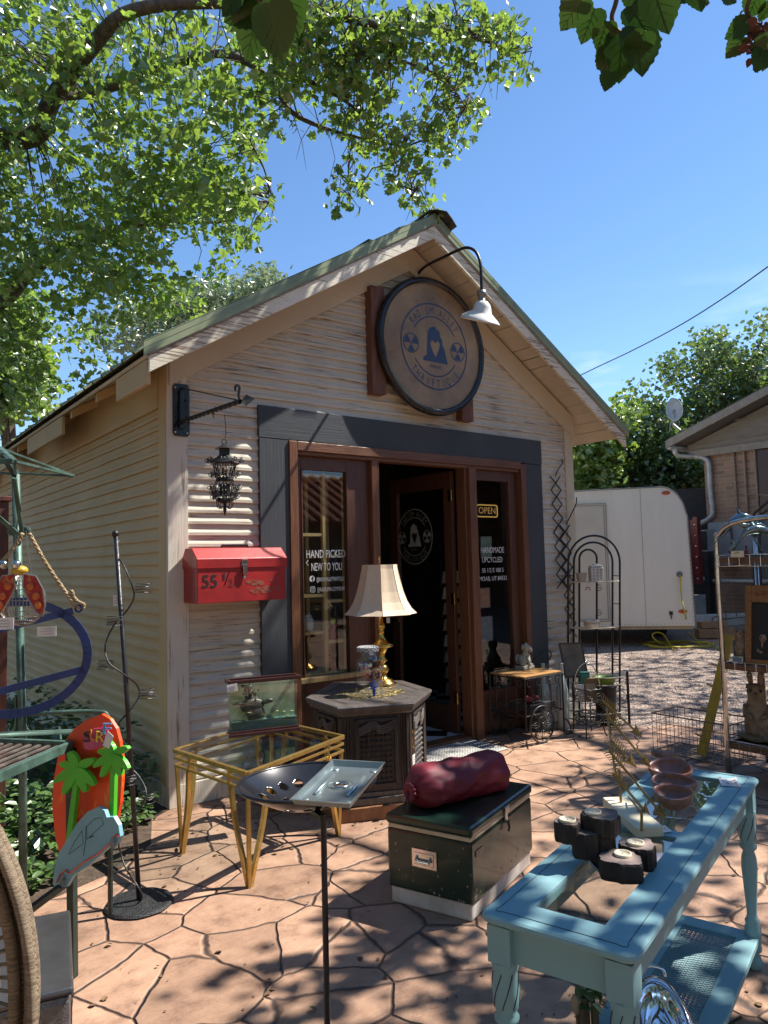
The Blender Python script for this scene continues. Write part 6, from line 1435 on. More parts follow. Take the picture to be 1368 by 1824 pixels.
# ======================= CHROME RACK AND WHAT IT HOLDS =======================
XR0,XR1,YR0,YR1=5.20,5.78,2.82,1.95
rk=thing('chrome_wire_rack','chrome tube display rack with brown edged wire shelves at the right edge','rack',(5.5,2.4,0))
b=B(); b.tube(bez([V3((XR0,YR0,0)),V3((XR0,YR0,.9)),V3((XR0,YR0,1.66)),V3((XR0,YR0-.02,1.74)),V3((XR0,YR0-.09,1.80)),V3((XR0,YR0-.22,1.835)),V3((XR0,YR0-.45,1.85))],40),.019,12); b.build('post',chrome,rk,smooth=True)
b=B(); b.tube([V3((XR1,YR0,0)),V3((XR1,YR0,1.72))],.016,10); b.build('post',chrome,rk,smooth=True)
for x in (XR0,XR1): b=B(); b.tube([(x,YR1,0),(x,YR1,1.8)],.016,10); b.build('post',chrome,rk,smooth=True)
ebr=mat('brown shelf edge',(.16,.09,.055),.5,.2,col2=(.09,.05,.03),sc_=12)
for z in (1.56,.80,.24):
    b=B()
    b.bb(XR0-.012,XR0,YR1,YR0-.02,z-.03,z+.012); b.bb(XR1,XR1+.012,YR1,YR0-.02,z-.03,z+.012); b.bb(XR0,XR1,YR0-.012,YR0,z-.03,z+.012); b.bb(XR0,XR1,YR1,YR1+.012,z-.03,z+.012); b.bb(XR0,XR1,YR1+.012,YR0-.012,z-.012,z-.006)
    sh__=b.build('shelf',ebr,rk,bev=.002)
    b=B()
    for zz_ in (z+.03,z-.05):
        b.tube([(XR0-.016,YR1,zz_),(XR0-.016,YR0,zz_),(XR1,YR0+.004,zz_)],.0025,5)
    for k in range(12): y=YR0-.02-k*.075; b.tube([(XR0-.016,y,z-.05),(XR0-.016,y,z+.03)],.002,4)
    for k in range(16): x=XR0+.02+k*.036; b.tube([(x,YR1,z-.002),(x,YR0,z-.002)],.0018,4)
    b.build('wire_rail',chrome,sh__)
b=B()
for x in (XR0-.0,): 
    for (y0,y1,z0,z1) in ((YR0-.0,YR1,1.0,1.0),): b.tube([(XR1,y0,1.28),(XR1,y1,1.28)],.003,5)
for k in range(3): b.tube([(XR1,YR0-.15-.2*k,1.28),(XR1,YR0-.15-.2*k,1.5)],.003,5)
b.build('hanging_wire',chrome,rk)
# dolphins
DP=V3((5.42,2.62,1.575))
dolm=mat('silver green glazed metal',(.28,.34,.34),.22,.75,col2=(.14,.19,.20),sc_=5)
dt=thing('dolphin_sculpture','silver sculpture of three leaping dolphins on the top shelf of the chrome rack','sculpture',DP)
def dp(x,y,d=0): return PL(x,y,DP-VH*d,VH)
for pts,rs,d in ((((1280,962),(1292,948),(1305,930),(1322,922),(1338,927),(1352,938),(1362,944)),(.002,.014,.030,.036,.032,.022,.004),0),
               (((1302,932),(1318,934),(1330,938),(1345,937),(1355,936),(1366,938)),(.004,.014,.026,.028,.02,.004),.06),
               (((1310,968),(1320,958),(1330,948),(1345,943),(1360,945),(1374,948),(1388,950)),(.003,.012,.028,.034,.032,.018,.003),.10)):
    P_=bez([dp(x,y,d) for x,y in pts],30); N_=len(P_); R2=[]
    for i in range(N_):
        t=i/(N_-1)*(len(rs)-1); k=min(int(t),len(rs)-2); R2.append(rs[k]+(rs[k+1]-rs[k])*(t-k))
    b=B(); b.tube(P_,R2,12); q=P_[N_//2]; dd=(P_[N_//2+2]-P_[N_//2]).normalized(); up_=dd.cross(VH); up_=up_ if up_.z>0 else -up_
    b.add([q+up_*.02-dd*.03,q+up_*.075-dd*.055,q+up_*.03+dd*.01,q+up_*.02+VH*.006,q+up_*.02-VH*.006],[(0,1,3),(1,2,3),(0,4,1),(1,4,2)])
    q=P_[int(N_*.66)]; b.add([q-VH*.02,q-VH*.05-up_*.05-dd*.04,q-up_*.03-dd*.03,q-up_*.01+dd*.01],[(0,1,2),(0,3,1),(2,1,3)])
    q=P_[0]; b.add([q,q+up_*.04-dd*.04,q-dd*.015,q-up_*.04-dd*.035,q-VH*.005],[(0,1,2),(0,2,3),(0,4,1),(0,3,4)])
    b.build('dolphin',dolm,dt,smooth=True)
b=B(); b.ell(DP+Z*.01,(.09,.07,.012),16); b.tube([dp(1318,960,.03),dp(1308,972,.02),dp(1300,985)],[.012,.016,.02],8); b.tube([dp(1338,950,.03),dp(1350,970),dp(1360,985)],[.008,.009,.01],6); b.build('base',dolm,dt,smooth=True)
# small things by the dolphins
o_=thing('cream_name_block','small cream price block on the top shelf in front of the dolphins','block',dp(1313,975,.1)); q=dp(1313,975,.13); q.z=1.574; b=B(); b.box(q+Z*.022,(.085,.02,.044),Y,X,Z); b.build('block',cbm,o_,bev=.002); b=B(); b.tube([q+Z*.03-X*.011+Y*.02,q+Z*.032-X*.011-Y*.02],.002,4); b.build('handwriting',ink,o_)
o_=thing('red_glass_vial','little red glass bottle on the top shelf beside the dolphins','bottle',dp(1329,970,.1)); q=dp(1329,972,.12); q.z=1.574; b=B(); b.lathe([(.012,0),(.014,.01),(.014,.045),(.006,.055),(.006,.07)],q,14); b.build('bottle',mat('dark red glass',(.2,.01,.01),.1),o_,smooth=True)
b=B(); b.lathe([(.008,.07),(.008,.08)],q,10); b.build('cap',black,o_)
# framed chalkboard on the middle shelf
ck_=thing('framed_chalkboard','blank chalkboard in a carved honey wood frame on the middle shelf of the chrome rack','chalkboard',(5.30,2.40,.815))
hw=mat('honey carved wood',(.30,.15,.05),.4,col2=(.18,.08,.025),sc_=4,stretch=(12,3,12),bump=.3)
cu,cw=V3((0,-1,0)),V3((.12,0,.99)).normalized(); o0=V3((5.24,2.66,.815)); 
q_=PX(1329,1195,5.24); o0.y=q_.y; 
W2,H2=.52,.56
b=B()
for a in ((0,.045,0,H2),(W2-.045,W2,0,H2),(.045,W2-.045,0,.04),(.045,W2-.045,H2-.12,H2)): b.box(o0+cu*(a[0]+a[1])/2+cw*(a[2]+a[3])/2,(a[1]-a[0],.03,a[3]-a[2]),cu,X,cw)
b.build('frame',hw,ck_,bev=.004)
b=B(); b.box(o0+cu*W2/2+cw*H2*.42+X*.006,(W2-.08,.006,H2*.8),cu,X,cw); b.build('board',mat('slate black',(.012,.012,.013),.6),ck_)
b=B(); 
for k in range(9): b.tube(spiral(o0+cu*(.09+.045*k)+cw*(H2-.06)-X*.016,.02,1.2,cu,cw,k,12,1 if k%2 else -1),.004,5)
b.build('carved_relief',mat('reddish carved relief',(.25,.07,.03),.45),ck_)
# meerkat pair and rabbit figure
fur=mat('painted resin fur',(.34,.25,.16),.75,col2=(.14,.10,.065),sc_=16,bump=.6)
def critter(name,lab,cat,p,s,du,group=None,eyes=True):
    o_=thing(name,lab,cat,p,group=group); dpp=V3((-du.y,du.x,0)); b=B()
    b.tube([p+Z*.0,p+Z*.05*s,p+Z*.12*s,p+Z*.17*s+du*.01*s,p+Z*.205*s+du*.015*s,p+Z*.235*s+du*.02*s,p+Z*.262*s+du*.02*s,p+Z*.275*s+du*.02*s],[.05*s,.062*s,.056*s,.044*s,.036*s,.042*s,.032*s,.006*s],16)
    for k in (-1,1):
        b.tube([p+Z*.16*s+dpp*.045*s*k,p+Z*.12*s+dpp*.05*s*k+du*.035*s,p+Z*.11*s+dpp*.02*s*k+du*.065*s],[.018*s,.014*s,.01*s],8); b.ell(p+Z*.012*s+dpp*.035*s*k+du*.045*s,(.022*s,.03*s,.012*s),10); b.ell(p+Z*.255*s+dpp*.034*s*k,(.012*s,.012*s,.014*s),8)
    b.ell(p+Z*.228*s+du*.05*s,(.016*s,.024*s,.014*s),10,du,dpp,Z)
    b.build('body',fur,o_,smooth=True)
    for k in (-1,1): b=B(); b.ell(p+Z*.24*s+du*.046*s+dpp*.02*s*k,(.010*s,.012*s,.010*s),10); b.build('eye_patch',black,o_,smooth=True)
    b=B(); b.ell(p+Z*.23*s+du*.072*s,(.006*s,)*3,8); b.build('nose',black,o_)
    return o_
m1=PX(1322,1178,5.32); m1.z=.815; m2=PX(1364,1188,5.30); m2.z=.815
critter('meerkat_figure','crouching brown meerkat garden figure on the middle shelf, nearest the chrome post','statue',m1,.92,V3((-.9,-.43,0)),'meerkat figures')
critter('meerkat_figure','brown meerkat garden figure under the chalkboard, cut off by the right edge','statue',m2,.80,V3((-.9,-.43,0)),'meerkat figures')
rp_=PX(1350,1300,5.45); rp_.z=.255
o_=critter('resin_rabbit','large tan resin animal figure on the bottom shelf of the chrome rack','statue',rp_,1.45,V3((-.9,-.43,0)))
b=B()
for k in (-1,1): b.tube([rp_+Z*.37+Y*.03*k,rp_+Z*.45+Y*.04*k,rp_+Z*.50+Y*.045*k],[.016,.022,.006],8)
b.build('ear',fur,o_,smooth=True)
b=B(); b.ell(rp_+Z*.01,(.14,.14,.03),16,jit=.06); b.build('mossy_base',mat('tan moss base',(.25,.18,.10),.9,col2=(.12,.08,.04),sc_=20,bump=.8),o_)
o_=thing('small_framed_tag','tiny pewter framed tag on the middle shelf edge','price tag',PX(1314,1172,5.21)); q=PX(1314,1173,5.215); q.z=.815; b=B(); b.box(q+Z*.028,(.08,.006,.05),Y,X,(Z+X*.3).normalized()); b.build('frame',chrome,o_,bev=.002); b=B(); b.box(q+Z*.028-X*.004,(.062,.002,.034),Y,X,(Z+X*.3).normalized()); b.build('card',mat('blue grey card',(.18,.22,.28),.5),o_)
# wire crate and what leans in it
wcx=thing('wire_crate','rusty grey wire crate on the patio beside the chrome rack','crate',(5.6,3.25,0))
gw=mat('rusty grey wire',(.22,.20,.18),.5,.5,col2=(.12,.08,.06),sc_=25)
x0,x1,y0,y1,h=5.44,5.82,2.93,3.58,.31
b=B()
for z in (.01,h): b.tube([(x0,y0,z),(x1,y0,z),(x1,y1,z),(x0,y1,z)],.006,6,closed=True)
b.tube([(x0,y0,h*.5),(x1,y0,h*.5),(x1,y1,h*.5),(x0,y1,h*.5)],.003,5,closed=True); b.tube([(x0,y0,h*.78),(x1,y0,h*.78),(x1,y1,h*.78),(x0,y1,h*.78)],.003,5,closed=True)
b.build('rim',gw,wcx)
b=B()
for k in range(11): y=y0+(y1-y0)*k/10; b.tube([(x0,y,.01),(x0,y,h)],.0025,4); b.tube([(x1,y,.01),(x1,y,h)],.0025,4); b.tube([(x0,y,.01),(x1,y,.01)],.0025,4)
for k in range(7): x=x0+(x1-x0)*k/6; b.tube([(x,y0,.01),(x,y0,h)],.0025,4); b.tube([(x,y1,.01),(x,y1,h)],.0025,4); b.tube([(x,y0,.01),(x,y1,.01)],.0025,4)
b.build('mesh_side',gw,wcx)
yp_=thing('yellow_peg_board','narrow yellow board with wooden pegs leaning diagonally between crate and chrome rack','peg board',(5.6,3.2,.02))
yel=mat('worn yellow paint',(.50,.36,.03),.5,col2=(.34,.25,.04),sc_=9)
pb0=PX(1249,1338,5.50); pb0=V3((5.50,pb0.y,.03)); pb1=PX(1300,1131,5.82)
dd=(pb1-pb0).normalized(); sd2=dd.cross(X).normalized(); 
b=B(); b.bar(pb0,pb1,.075,.022,X); b.build('board',yel,yp_,bev=.004)
for s in (.14,.36,.55,.72,.86):
    b=B(); q=pb0.lerp(pb1,s); b.tube([q,q-X*.05+Y*.06+Z*.035],.008,8); b.build('peg',mat('pale peg',(.55,.42,.12),.5),yp_)
# ======================= YARD BEYOND =======================
# trailer
tp0=G(1237,1115,.36); TN=(-VH*.985-RH*.17).normalized(); TR=V3((-TN.y,TN.x,0)); TR=TR if TR.dot(RH)>0 else -TR
def tpt(x,y): return PL(x,y,tp0,TN)
def tuv(x,y): p=tpt(x,y)-V3((tp0.x,tp0.y,0)); return (p.dot(TR),p.z)
tl_=thing('white_box_trailer','white enclosed utility trailer with rounded top corner and side door, parked on the gravel','trailer',V3((tp0.x,tp0.y,0)))
tw=mat('chalky white trailer skin',(.80,.76,.66),.5,col2=(.74,.70,.59),sc_=3,stretch=(1.5,1.5,.25),bump=.03,thr=(.25,.6))
o2=V3((tp0.x,tp0.y,0))
u1_,zt_=tuv(1180,867)[0],tuv(1180,867)[1]; ur=tuv(1222,915)[0]; zc=tuv(1222,915)[1]; uB=tuv(1237,1115)[0]
out_=[(-2.7,.36),(0,.36)]+[(ur+(0-ur)*.0,zc)]
out_=[(-3.1,.36),(0.02,.36),(ur+.02,zc-.05)]
for k in range(1,9): a=math.pi/2*k/8; out_.append((ur-.42+.42*math.cos(a),zc-.05+(zt_-zc+.05)*math.sin(a)))
out_.append((-3.1,zt_-.03))
b=B(); b.slab(out_,4.2,o2,TR,Z,-TN); b.build('box_body',tw,tl_,bev=.012)
b=B(); b.tube([o2+TR*u+Z*z+TN*.006 for u,z in out_[1:]],.012,6); b.build('edge_trim',mat('grey trailer trim',(.30,.30,.29),.5,.3),tl_)
dq=[tuv(*p) for p in ((1032,898),(1068,897),(1098,1106),(1032,1108))]
b=B(); 
d0,d1,dz0,dz1=dq[0][0]-.9,(dq[1][0]+dq[2][0])/2,dq[2][1],dq[1][1]
b.slab([(d0,dz0),(d1,dz0),(d1,dz1),(d0,dz1)],.02,o2+TN*.001,TR,Z,TN); dr_=b.build('side_door',mat('cream trailer door',(.62,.58,.48),.5,col2=(.57,.53,.44),sc_=3),tl_,bev=.004)
b=B()
for g_ in (.0,.035): b.tube([o2+TN*.024+TR*(d1-g_)+Z*(dz0+g_),o2+TN*.024+TR*(d1-g_)+Z*(dz1-g_),o2+TN*.024+TR*(d0+g_)+Z*(dz1-g_)],.007,5); b.tube([o2+TN*.024+TR*(d1-g_)+Z*(dz0+g_),o2+TN*.024+TR*d0+Z*(dz0+g_)],.007,5)
b.build('door_trim',MATS['grey trailer trim'],dr_)
redl=mat('red marker lens',(.45,.04,.015),.25,col2=(.6,.12,.03),sc_=30)
for x,y in ((1186,878),(1216,1089)):
    u_,z_=tuv(x,y); b=B(); b.ell(o2+TR*u_+Z*z_+TN*.012,(.075,.035,.02),14,TR,Z,TN); b.build('marker_light',redl,tl_,smooth=True)
u_,z_=tuv(1210,1023); b=B(); b.lathe([(.05,0),(.05,.03),(.03,.04)],o2+TR*u_+Z*z_,14,TR,Z,TN); b.build('power_inlet',mat('grey inlet',(.2,.2,.2),.5),tl_); cord0=o2+TR*u_+Z*z_+TN*.06
u_,z_=tuv(1195,1092); b=B(); b.box(o2+TR*u_+Z*z_+TN*.01,(.06,.02,.06),TR,TN,Z); b.tube([o2+TR*u_+Z*(z_-.03)+TN*.02,o2+TR*u_+Z*(z_-.10)+TN*.03],.01,6); b.build('door_hook',black,tl_)
b=B()
for k in (1,4): b.bar(o2+TR*(-.18-.62*k)+Z*.37+TN*.0025,o2+TR*(-.18-.62*k)+Z*(zt_-.03)+TN*.0025,.006,.003,TN)
b.build('panel_seam',MATS['grey trailer trim'],tl_)
b=B()
for k in range(46): b.ell(o2+TR*(-.03-.066*k)+Z*.40+TN*.004,(.008,.004,.008),6,TR,TN,Z)
for k in range(20): b.ell(o2+TR*(-.02+.0*k)+Z*(.45+.075*k)+TN*.004,(.008,.004,.008),6,TR,TN,Z)
b.build('rivet_row',MATS['grey trailer trim'],tl_)
b=B(); b.slab([(-3.1,.30),(0,.30),(0,.36),(-3.1,.36)],4.1,o2-TN*.06,TR,Z,-TN); b.build('chassis',mat('pale chassis rail',(.50,.42,.31),.6),tl_)
for s in (1.3,2.1):
    for u_ in (-.25,-2.6):
        b=B(); b.lathe([(.30,-.1),(.33,-.07),(.33,.07),(.30,.1)],o2-TN*s*1.4+TR*u_+Z*.331,24,-TN,Z,TR); wh=b.build('wheel',mat('dark tyre rubber',(.02,.02,.02),.8),tl_,smooth=True); b=B(); b.lathe([(.17,-.102),(.17,.102)],o2-TN*s*1.4+TR*u_+Z*.331,20,-TN,Z,TR); b.build('rim',chrome,wh)
ycm=mat('yellow cord',(.62,.50,.03),.5)
cl_=G(1221,1132); yc=thing('yellow_extension_cord','yellow extension cord dropping from the trailer inlet to a loose coil on the gravel','cord',cl_)
b=B(); cc=G(1205,1150); pts=[cord0,cord0-Z*.4+TN*.02,cord0-Z*.75+TN*.05+TR*.05,V3((cl_.x,cl_.y,.15)),V3((cl_.x,cl_.y,.02))+RH*.1]
pts+= [cc+RH*(.42*math.cos(t))+VH*(.8*math.sin(t)*.55)+Z*(.015+.008*(i%3))+RH*.25*math.sin(t*.37) for i,t in enumerate([k*.55 for k in range(40)])]
pts+= [cc-RH*.3+Z*.05,cc-RH*.42+Z*.18,cc-RH*.35+Z*.24,cc-RH*.22+Z*.2,cc-RH*.12+Z*.03,cc-RH*.3-VH*.6+Z*.01]
b.tube(bez(pts,220),.013,6); b.build('cord',ycm,yc,smooth=True)
# kerb beam, pipe, blocks
kb=thing('white_parking_kerb','long white concrete kerb beam lying beyond the trailer','kerb',G(1310,1110)); kp0,kp1=G(1225,1119),G(1390,1112)
b=B(); b.bar(kp0+Z*.14-(kp1-kp0)*.3,kp1+Z*.14+(kp1-kp0)*.3,.26,.28,Z); b.build('kerb',mat('white painted concrete',(.62,.60,.55),.7,col2=(.48,.46,.42),sc_=9,bump=.2),kb,bev=.02)
pp=G(1270,1098); pv=thing('white_vent_pipe','short white plastic pipe standing up behind the kerb beam','pipe',V3((pp.x,pp.y,gz(pp.x,pp.y))))
b=B(); b.tube([V3((pp.x,pp.y,0))+VH*.4,PL(1268,1047,pp+VH*.4,VH)],.075,14); b.build('pipe',mat('white pvc',(.72,.71,.68),.4),pv,smooth=True); b=B(); q=PL(1268,1047,pp+VH*.4,VH); b.lathe([(.085,-.09),(.085,.01),(.06,.02)],q,14); b.build('cap',mat('white pvc',(.7,.7,.7)),pv)
wbk=thing('timber_block_stack','small stack of sawn timber blocks on the gravel by the kerb','timber blocks',G(1270,1136)); q=G(1272,1137); tbm=mat('sawn timber block',(.36,.22,.12),.7,col2=(.24,.13,.07),sc_=4,stretch=(3,3,12))
for a,c,w_,h_ in ((-.14,.10,.36,.17),(.22,.10,.34,.19),(-.02,.26,.5,.12)):
    b=B(); b.box(q+RH*a+Z*c,(w_,.22,h_),RH,VH,Z); b.build('block',tbm,wbk,bev=.006)
b=B(); b.tube(arc(q+RH*.05+Z*.34,.07,0,300,14,RH,Z),.012,6); b.build('metal_loop',gw,wbk)
# brick house at the right
XH=16.6
def hp(x,y,dx=0): return PX(x,y,XH+dx)
hs_=thing('brick_house','single storey brick house with grey gable, conduits and downspout at the right edge','house',(XH,6,.5))
def brickmat():
    M=bpy.data.materials.new('pink tan brick'); M.use_nodes=True; n=M.node_tree.nodes; l=M.node_tree.links.new; P=n['Principled BSDF']; P.inputs['Roughness'].default_value=.85
    t=n.new('ShaderNodeTexCoord'); sp=n.new('ShaderNodeSeparateXYZ'); cb=n.new('ShaderNodeCombineXYZ'); l(t.outputs['Object'],sp.inputs[0]); l(sp.outputs['Y'],cb.inputs[0]); l(sp.outputs['Z'],cb.inputs[1])
    k=n.new('ShaderNodeTexBrick'); k.inputs['Scale'].default_value=1; k.inputs['Brick Width'].default_value=.30; k.inputs['Row Height'].default_value=.095; k.inputs['Mortar Size'].default_value=.008
    k.inputs[1].default_value=(.34,.20,.13,1); k.inputs[2].default_value=(.22,.125,.085,1); k.inputs[3].default_value=(.30,.24,.18,1); l(cb.outputs[0],k.inputs[0]); l(k.outputs[0],P.inputs['Base Color']); return M
yw=hp(1258,900).y; zE=hp(1258,803).z
b=B(); b.bb(XH,XH+8,-6,yw,0,zE); b.build('wall',brickmat(),hs_)
gsd=mat('grey brown gable board',(.20,.16,.125),.7,col2=(.15,.12,.095),sc_=3,stretch=(1,1,10))
e0=hp(1190,795,-.5); sl_=(hp(1368,700,-.5).z-e0.z)/(e0.y-hp(1368,700,-.5).y); yrg=-1.5
zrg=e0.z+sl_*(e0.y-yrg)
b=B(); b.slab([(yw+.35,zE-.0),(yrg,zE-.0),(yrg,zrg-.12),(yw+.35,e0.z+sl_*(e0.y-yw-.35)-.10)],.06,(XH-.03,0,0),Y,Z,-X); b.build('gable_siding',gsd,hs_)
for k in range(1,5):
    b=B(); z=zE+.42*k-.25; ye=e0.y-(z-e0.z)/sl_-.2; b.bar(V3((XH-.10,min(ye,yw+.3),z)),V3((XH-.10,yrg,z)),.02,.02,X); b.build('siding_lap',gsd,hs_)
b=B(); b.bar(V3((XH-.12,yw+.3,zE-.06)),V3((XH-.12,yrg,zE-.06)),.16,.05,X); b.build('gable_band',mat('lighter grey band',(.26,.215,.17),.7),hs_)
rfm=mat('brown grey shingle',(.14,.11,.09),.85,col2=(.09,.07,.06),sc_=20,bump=.5)
A0=V3((XH-.55,e0.y,e0.z)); A1=V3((XH-.55,yrg,zrg)); b=B(); d=(A1-A0).normalized(); nn=V3((0,-d.z,d.y)); nn=nn if nn.z>0 else -nn
b.slab([(A0.y,A0.z),(A1.y,A1.z),(A1.y,A1.z+.18),(A0.y,A0.z+.16)],9,(XH-.55,0,0),Y,Z,X); b.slab([(A1.y,A1.z),(2*yrg-A0.y,A0.z),(2*yrg-A0.y,A0.z+.16),(A1.y,A1.z+.18)],9,(XH-.55,0,0),Y,Z,X); b.build('roof',rfm,hs_)
b=B(); b.slab([(A0.y+.01,A0.z-.06),(A1.y,A1.z-.06),(A1.y,A1.z+.12),(A0.y+.01,A0.z+.12)],.04,(XH-.56,0,0),Y,Z,-X); b.build('fascia',mat('taupe fascia',(.24,.20,.165),.6),hs_,bev=.005)
gut=mat('pale grey gutter',(.42,.40,.37),.4,.3)
g0=hp(1196,797,-.4); b=B(); b.tube([g0-X*.1,g0+X*8],.07,10); b.build('gutter',gut,hs_,smooth=True)
dpts=[hp(1203,799,-.4),hp(1203,806,-.4),hp(1212,812,-.3),hp(1240,813,-.1),hp(1257,817,-.1),hp(1263,829,-.1),hp(1265,870,-.1),hp(1269,912,-.1),hp(1262,924,-.1),hp(1246,934,-.1),hp(1244,944,-.1)]
b=B(); b.tube(bez(dpts,50),.06,10); b.build('downspout',gut,hs_,smooth=True)
cdm=mat('painted conduit',(.30,.20,.14),.5)
for x,xx,yb_ in ((1305,1314,925),(1324,1332,930),(1343,1351,915)):
    b=B(); b.tube([hp(x,790,-.05),hp(xx,yb_,-.05)],.028,8); b.build('conduit',cdm,hs_)
b=B(); b.tube([hp(1324,880,-.05),hp(1400,884,-.05)],.022,6); b.build('conduit',cdm,hs_)
def hbox(xa,ya,xb_,yb_,dep,nm,mt):
    p,q=hp(xa,ya,-dep),hp(xb_,yb_,-dep); b=B(); b.bb(XH-dep,XH-.01,q.y,p.y,q.z,p.z); b.build(nm,mt,hs_,bev=.01)
ubm=mat('grey blue utility box',(.23,.24,.27),.5,.3,col2=(.18,.19,.21),sc_=3)
hbox(1261,931,1303,1008,.35,'utility_box',ubm); hbox(1303,929,1345,988,.25,'utility_box',ubm); hbox(1345,929,1400,1000,.22,'window_vent',mat('dark louvre',(.10,.10,.11),.5)); hbox(1336,990,1400,1052,.3,'corrugated_cover',mat('corrugated grey metal',(.17,.165,.15),.5,.4,col2=(.07,.07,.065),sc_=3,stretch=(1,16,.05)))
hbox(1345,800,1400,926,.03,'window',mat('dark maroon window',(.06,.015,.015),.3))
b=B(); b.tube([hp(1250,1036,-.5),hp(1252,1030,-.5),hp(1262,1035,-.5),hp(1400,1036,-.5)],.05,8); b.build('ground_pipe',gut,hs_,smooth=True)
rl=thing('black_stair_rail','black pipe stair rail standing in front of the brick house','railing',hp(1350,1000,-1)); b=B(); b.tube([hp(1343,1000,-1),hp(1343,915,-1),hp(1368,893,-1),hp(1420,860,-1)],.03,8); b.tube([hp(1353,1000,-1),hp(1353,918,-1),hp(1375,903,-1),hp(1420,875,-1)],.025,8); b.build('rail',black,rl)
b=B()
for x in (1343,1353): q=hp(x,1000,-1); b.tube([q,V3((q.x,q.y,.0))],.03,8)
b.build('post',black,rl)
ac=thing('air_conditioner','white louvred air conditioner unit between fence and utility boxes','air conditioner',hp(1254,1000,-.8)); p,q=hp(1248,944,-.7),hp(1261,982,-.7); b=B(); b.bb(XH-.7,XH-.2,q.y,p.y,q.z,p.z); b.build('casing',mat('ac casing',(.35,.35,.34),.5),ac)
b=B()
for k in range(6): y=q.y+(p.y-q.y)*(k+.5)/6; b.bb(XH-.715,XH-.70,y-.012,y+.012,q.z+.03,p.z-.03)
b.build('louvre',black,ac)
b=B(); b.bb(XH-.68,XH-.22,q.y+.02,p.y-.02,.2,q.z); b.build('stand',black,ac)
rs_=thing('dark_red_steel_gate','dark red steel gate post and panel beside the trailer','gate',hp(1240,1040,-1.6)); p,q=hp(1231,926,-1.6),hp(1247,1040,-1.6)
b=B(); b.bb(XH-1.66,XH-1.6,q.y,p.y,q.z,p.z); b.build('panel',mat('dark red paint',(.12,.012,.014),.45),rs_); b=B(); b.bb(XH-1.7,XH-1.56,q.y-.06,q.y+.04,q.z,p.z+.05); b.build('post',mat('dark red paint',(.12,.012,.014)),rs_)
b=B()
for k in range(6): b.ell((XH-1.71,q.y-.01,q.z+(p.z-q.z)*(k+.5)/6),(.012,.02,.02),8)
b.build('bolt_row',chrome,rs_)
fe=thing('dark_board_fence','dark stained horizontal board fence behind the trailer','fence',(16.2,13,.5)); bdm=mat('dark stained fence board',(.03,.028,.03),.7,col2=(.015,.014,.016),sc_=5,stretch=(1,1,6))
for k in range(11):
    b=B(); b.bar(V3((17.2,9.2,.75+k*.235)),V3((12.0,18.0,.75+k*.235)),.03,.2345,Z); b.build('fence_board',bdm,fe)
for s in (0,.25,.5,.75,1):
    b=B(); q=V3((17.2,9.2,0)).lerp(V3((12.0,18.0,0)),s); b.bb(q.x+.03,q.x+.13,q.y,q.y+.1,0,3.3); b.build('post',bdm,fe)
# satellite dish
sdh=thing('satellite_dish','grey satellite dish on a bent mast at the corner of the brick house roof','satellite dish',hp(1212,770,-.3))
c=hp(1201,730,-.3); dn=(V3((-1,-.65,.35))).normalized(); da,db=frame(dn); b=B()
b.lathe([(.01,-.05),(.10,-.045),(.19,-.02),(.25,.015)],c,28,da*.75,db*1.25,dn,cap=False); b.build('dish',mat('light grey dish',(.50,.50,.48),.4),sdh,smooth=True,solid=.015)
b=B(); b.tube([c-dn*.05,hp(1196,744,-.3),hp(1199,756,-.3),hp(1212,767,-.3)],.03,8); b.tube([hp(1196,745,-.3),hp(1193,768,-.3)],.014,6); b.tube([c-dn*.03-Z*.2,c+dn*.35-Z*.15],.014,6); b.build('mast',mat('grey mast',(.3,.3,.3),.5,.5),sdh)
# power line
plw=thing('overhead_cable','dark overhead service cable crossing the sky down to the right','cable',PD(1200,580,30)); b=B()
b.tube(bez([PD(900,738,34),PD(1035,668,30),PD(1125,625,28),PD(1210,580,26),PD(1290,530,24),PD(1368,475,22),PD(1480,395,20)],60),.018,6); b.build('cable',mat('black cable',(.02,.025,.03),.6),plw)
# rail fence scraps seen through the rack
gf=thing('wire_bed_frame','rusty wire frame standing on the gravel behind the rack','wire frame',G(1315,1110)); b=B()
q0=G(1292,1118); 
for x,ya,yb_ in ((1293,1075,1100),(1312,1048,1098)): b.tube([PL(x,ya,q0,VH),PL(x,yb_,q0,VH)],.012,5)
b.tube([PL(1293,1060,q0,VH),PL(1312,1052,q0,VH),PL(1340,1045,q0,VH)],.01,5); b.tube([PL(1280,1103,q0,VH),PL(1345,1098,q0,VH)],.012,5); b.tube([PL(1293,1118,q0,VH),PL(1293,1060,q0,VH)],.01,5); b.tube([PL(1330,1115,q0,VH),PL(1330,1047,q0,VH)],.01,5)
b.build('wire_frame',gw,gf)
# ======================= TREES =======================
lf_big=leafmat('bright maple leaf',(.075,.145,.02),(.20,.31,.04),.52,7)  # two bright greens mottled over the leaves
lf_dk=leafmat('evergreen mulberry leaf',(.03,.07,.014),(.12,.19,.035),.42,3)
lf_pale=leafmat('pale feathery leaf',(.10,.15,.07),(.16,.22,.10),.35,.6)
lf_shade=leafmat('mulberry leaf near',(.030,.075,.012),(.055,.12,.02),.22,6)
barkm=mat('grey brown bark',(.17,.125,.095),.85,col2=(.07,.05,.04),sc_=7,stretch=(4,4,1),bump=1)
twg=mat('brown twig bark',(.12,.08,.06),.8,col2=(.06,.04,.03),sc_=20)
def limb(o,pts,r0,r1,mt=None,nm='branch',n=8):
    P_=bez(pts,6*len(pts)); N_=len(P_); b=B(); b.tube(P_,[r0+(r1-r0)*i/(N_-1) for i in range(N_)],n); b.build(nm,mt or barkm,o,smooth=True); return P_
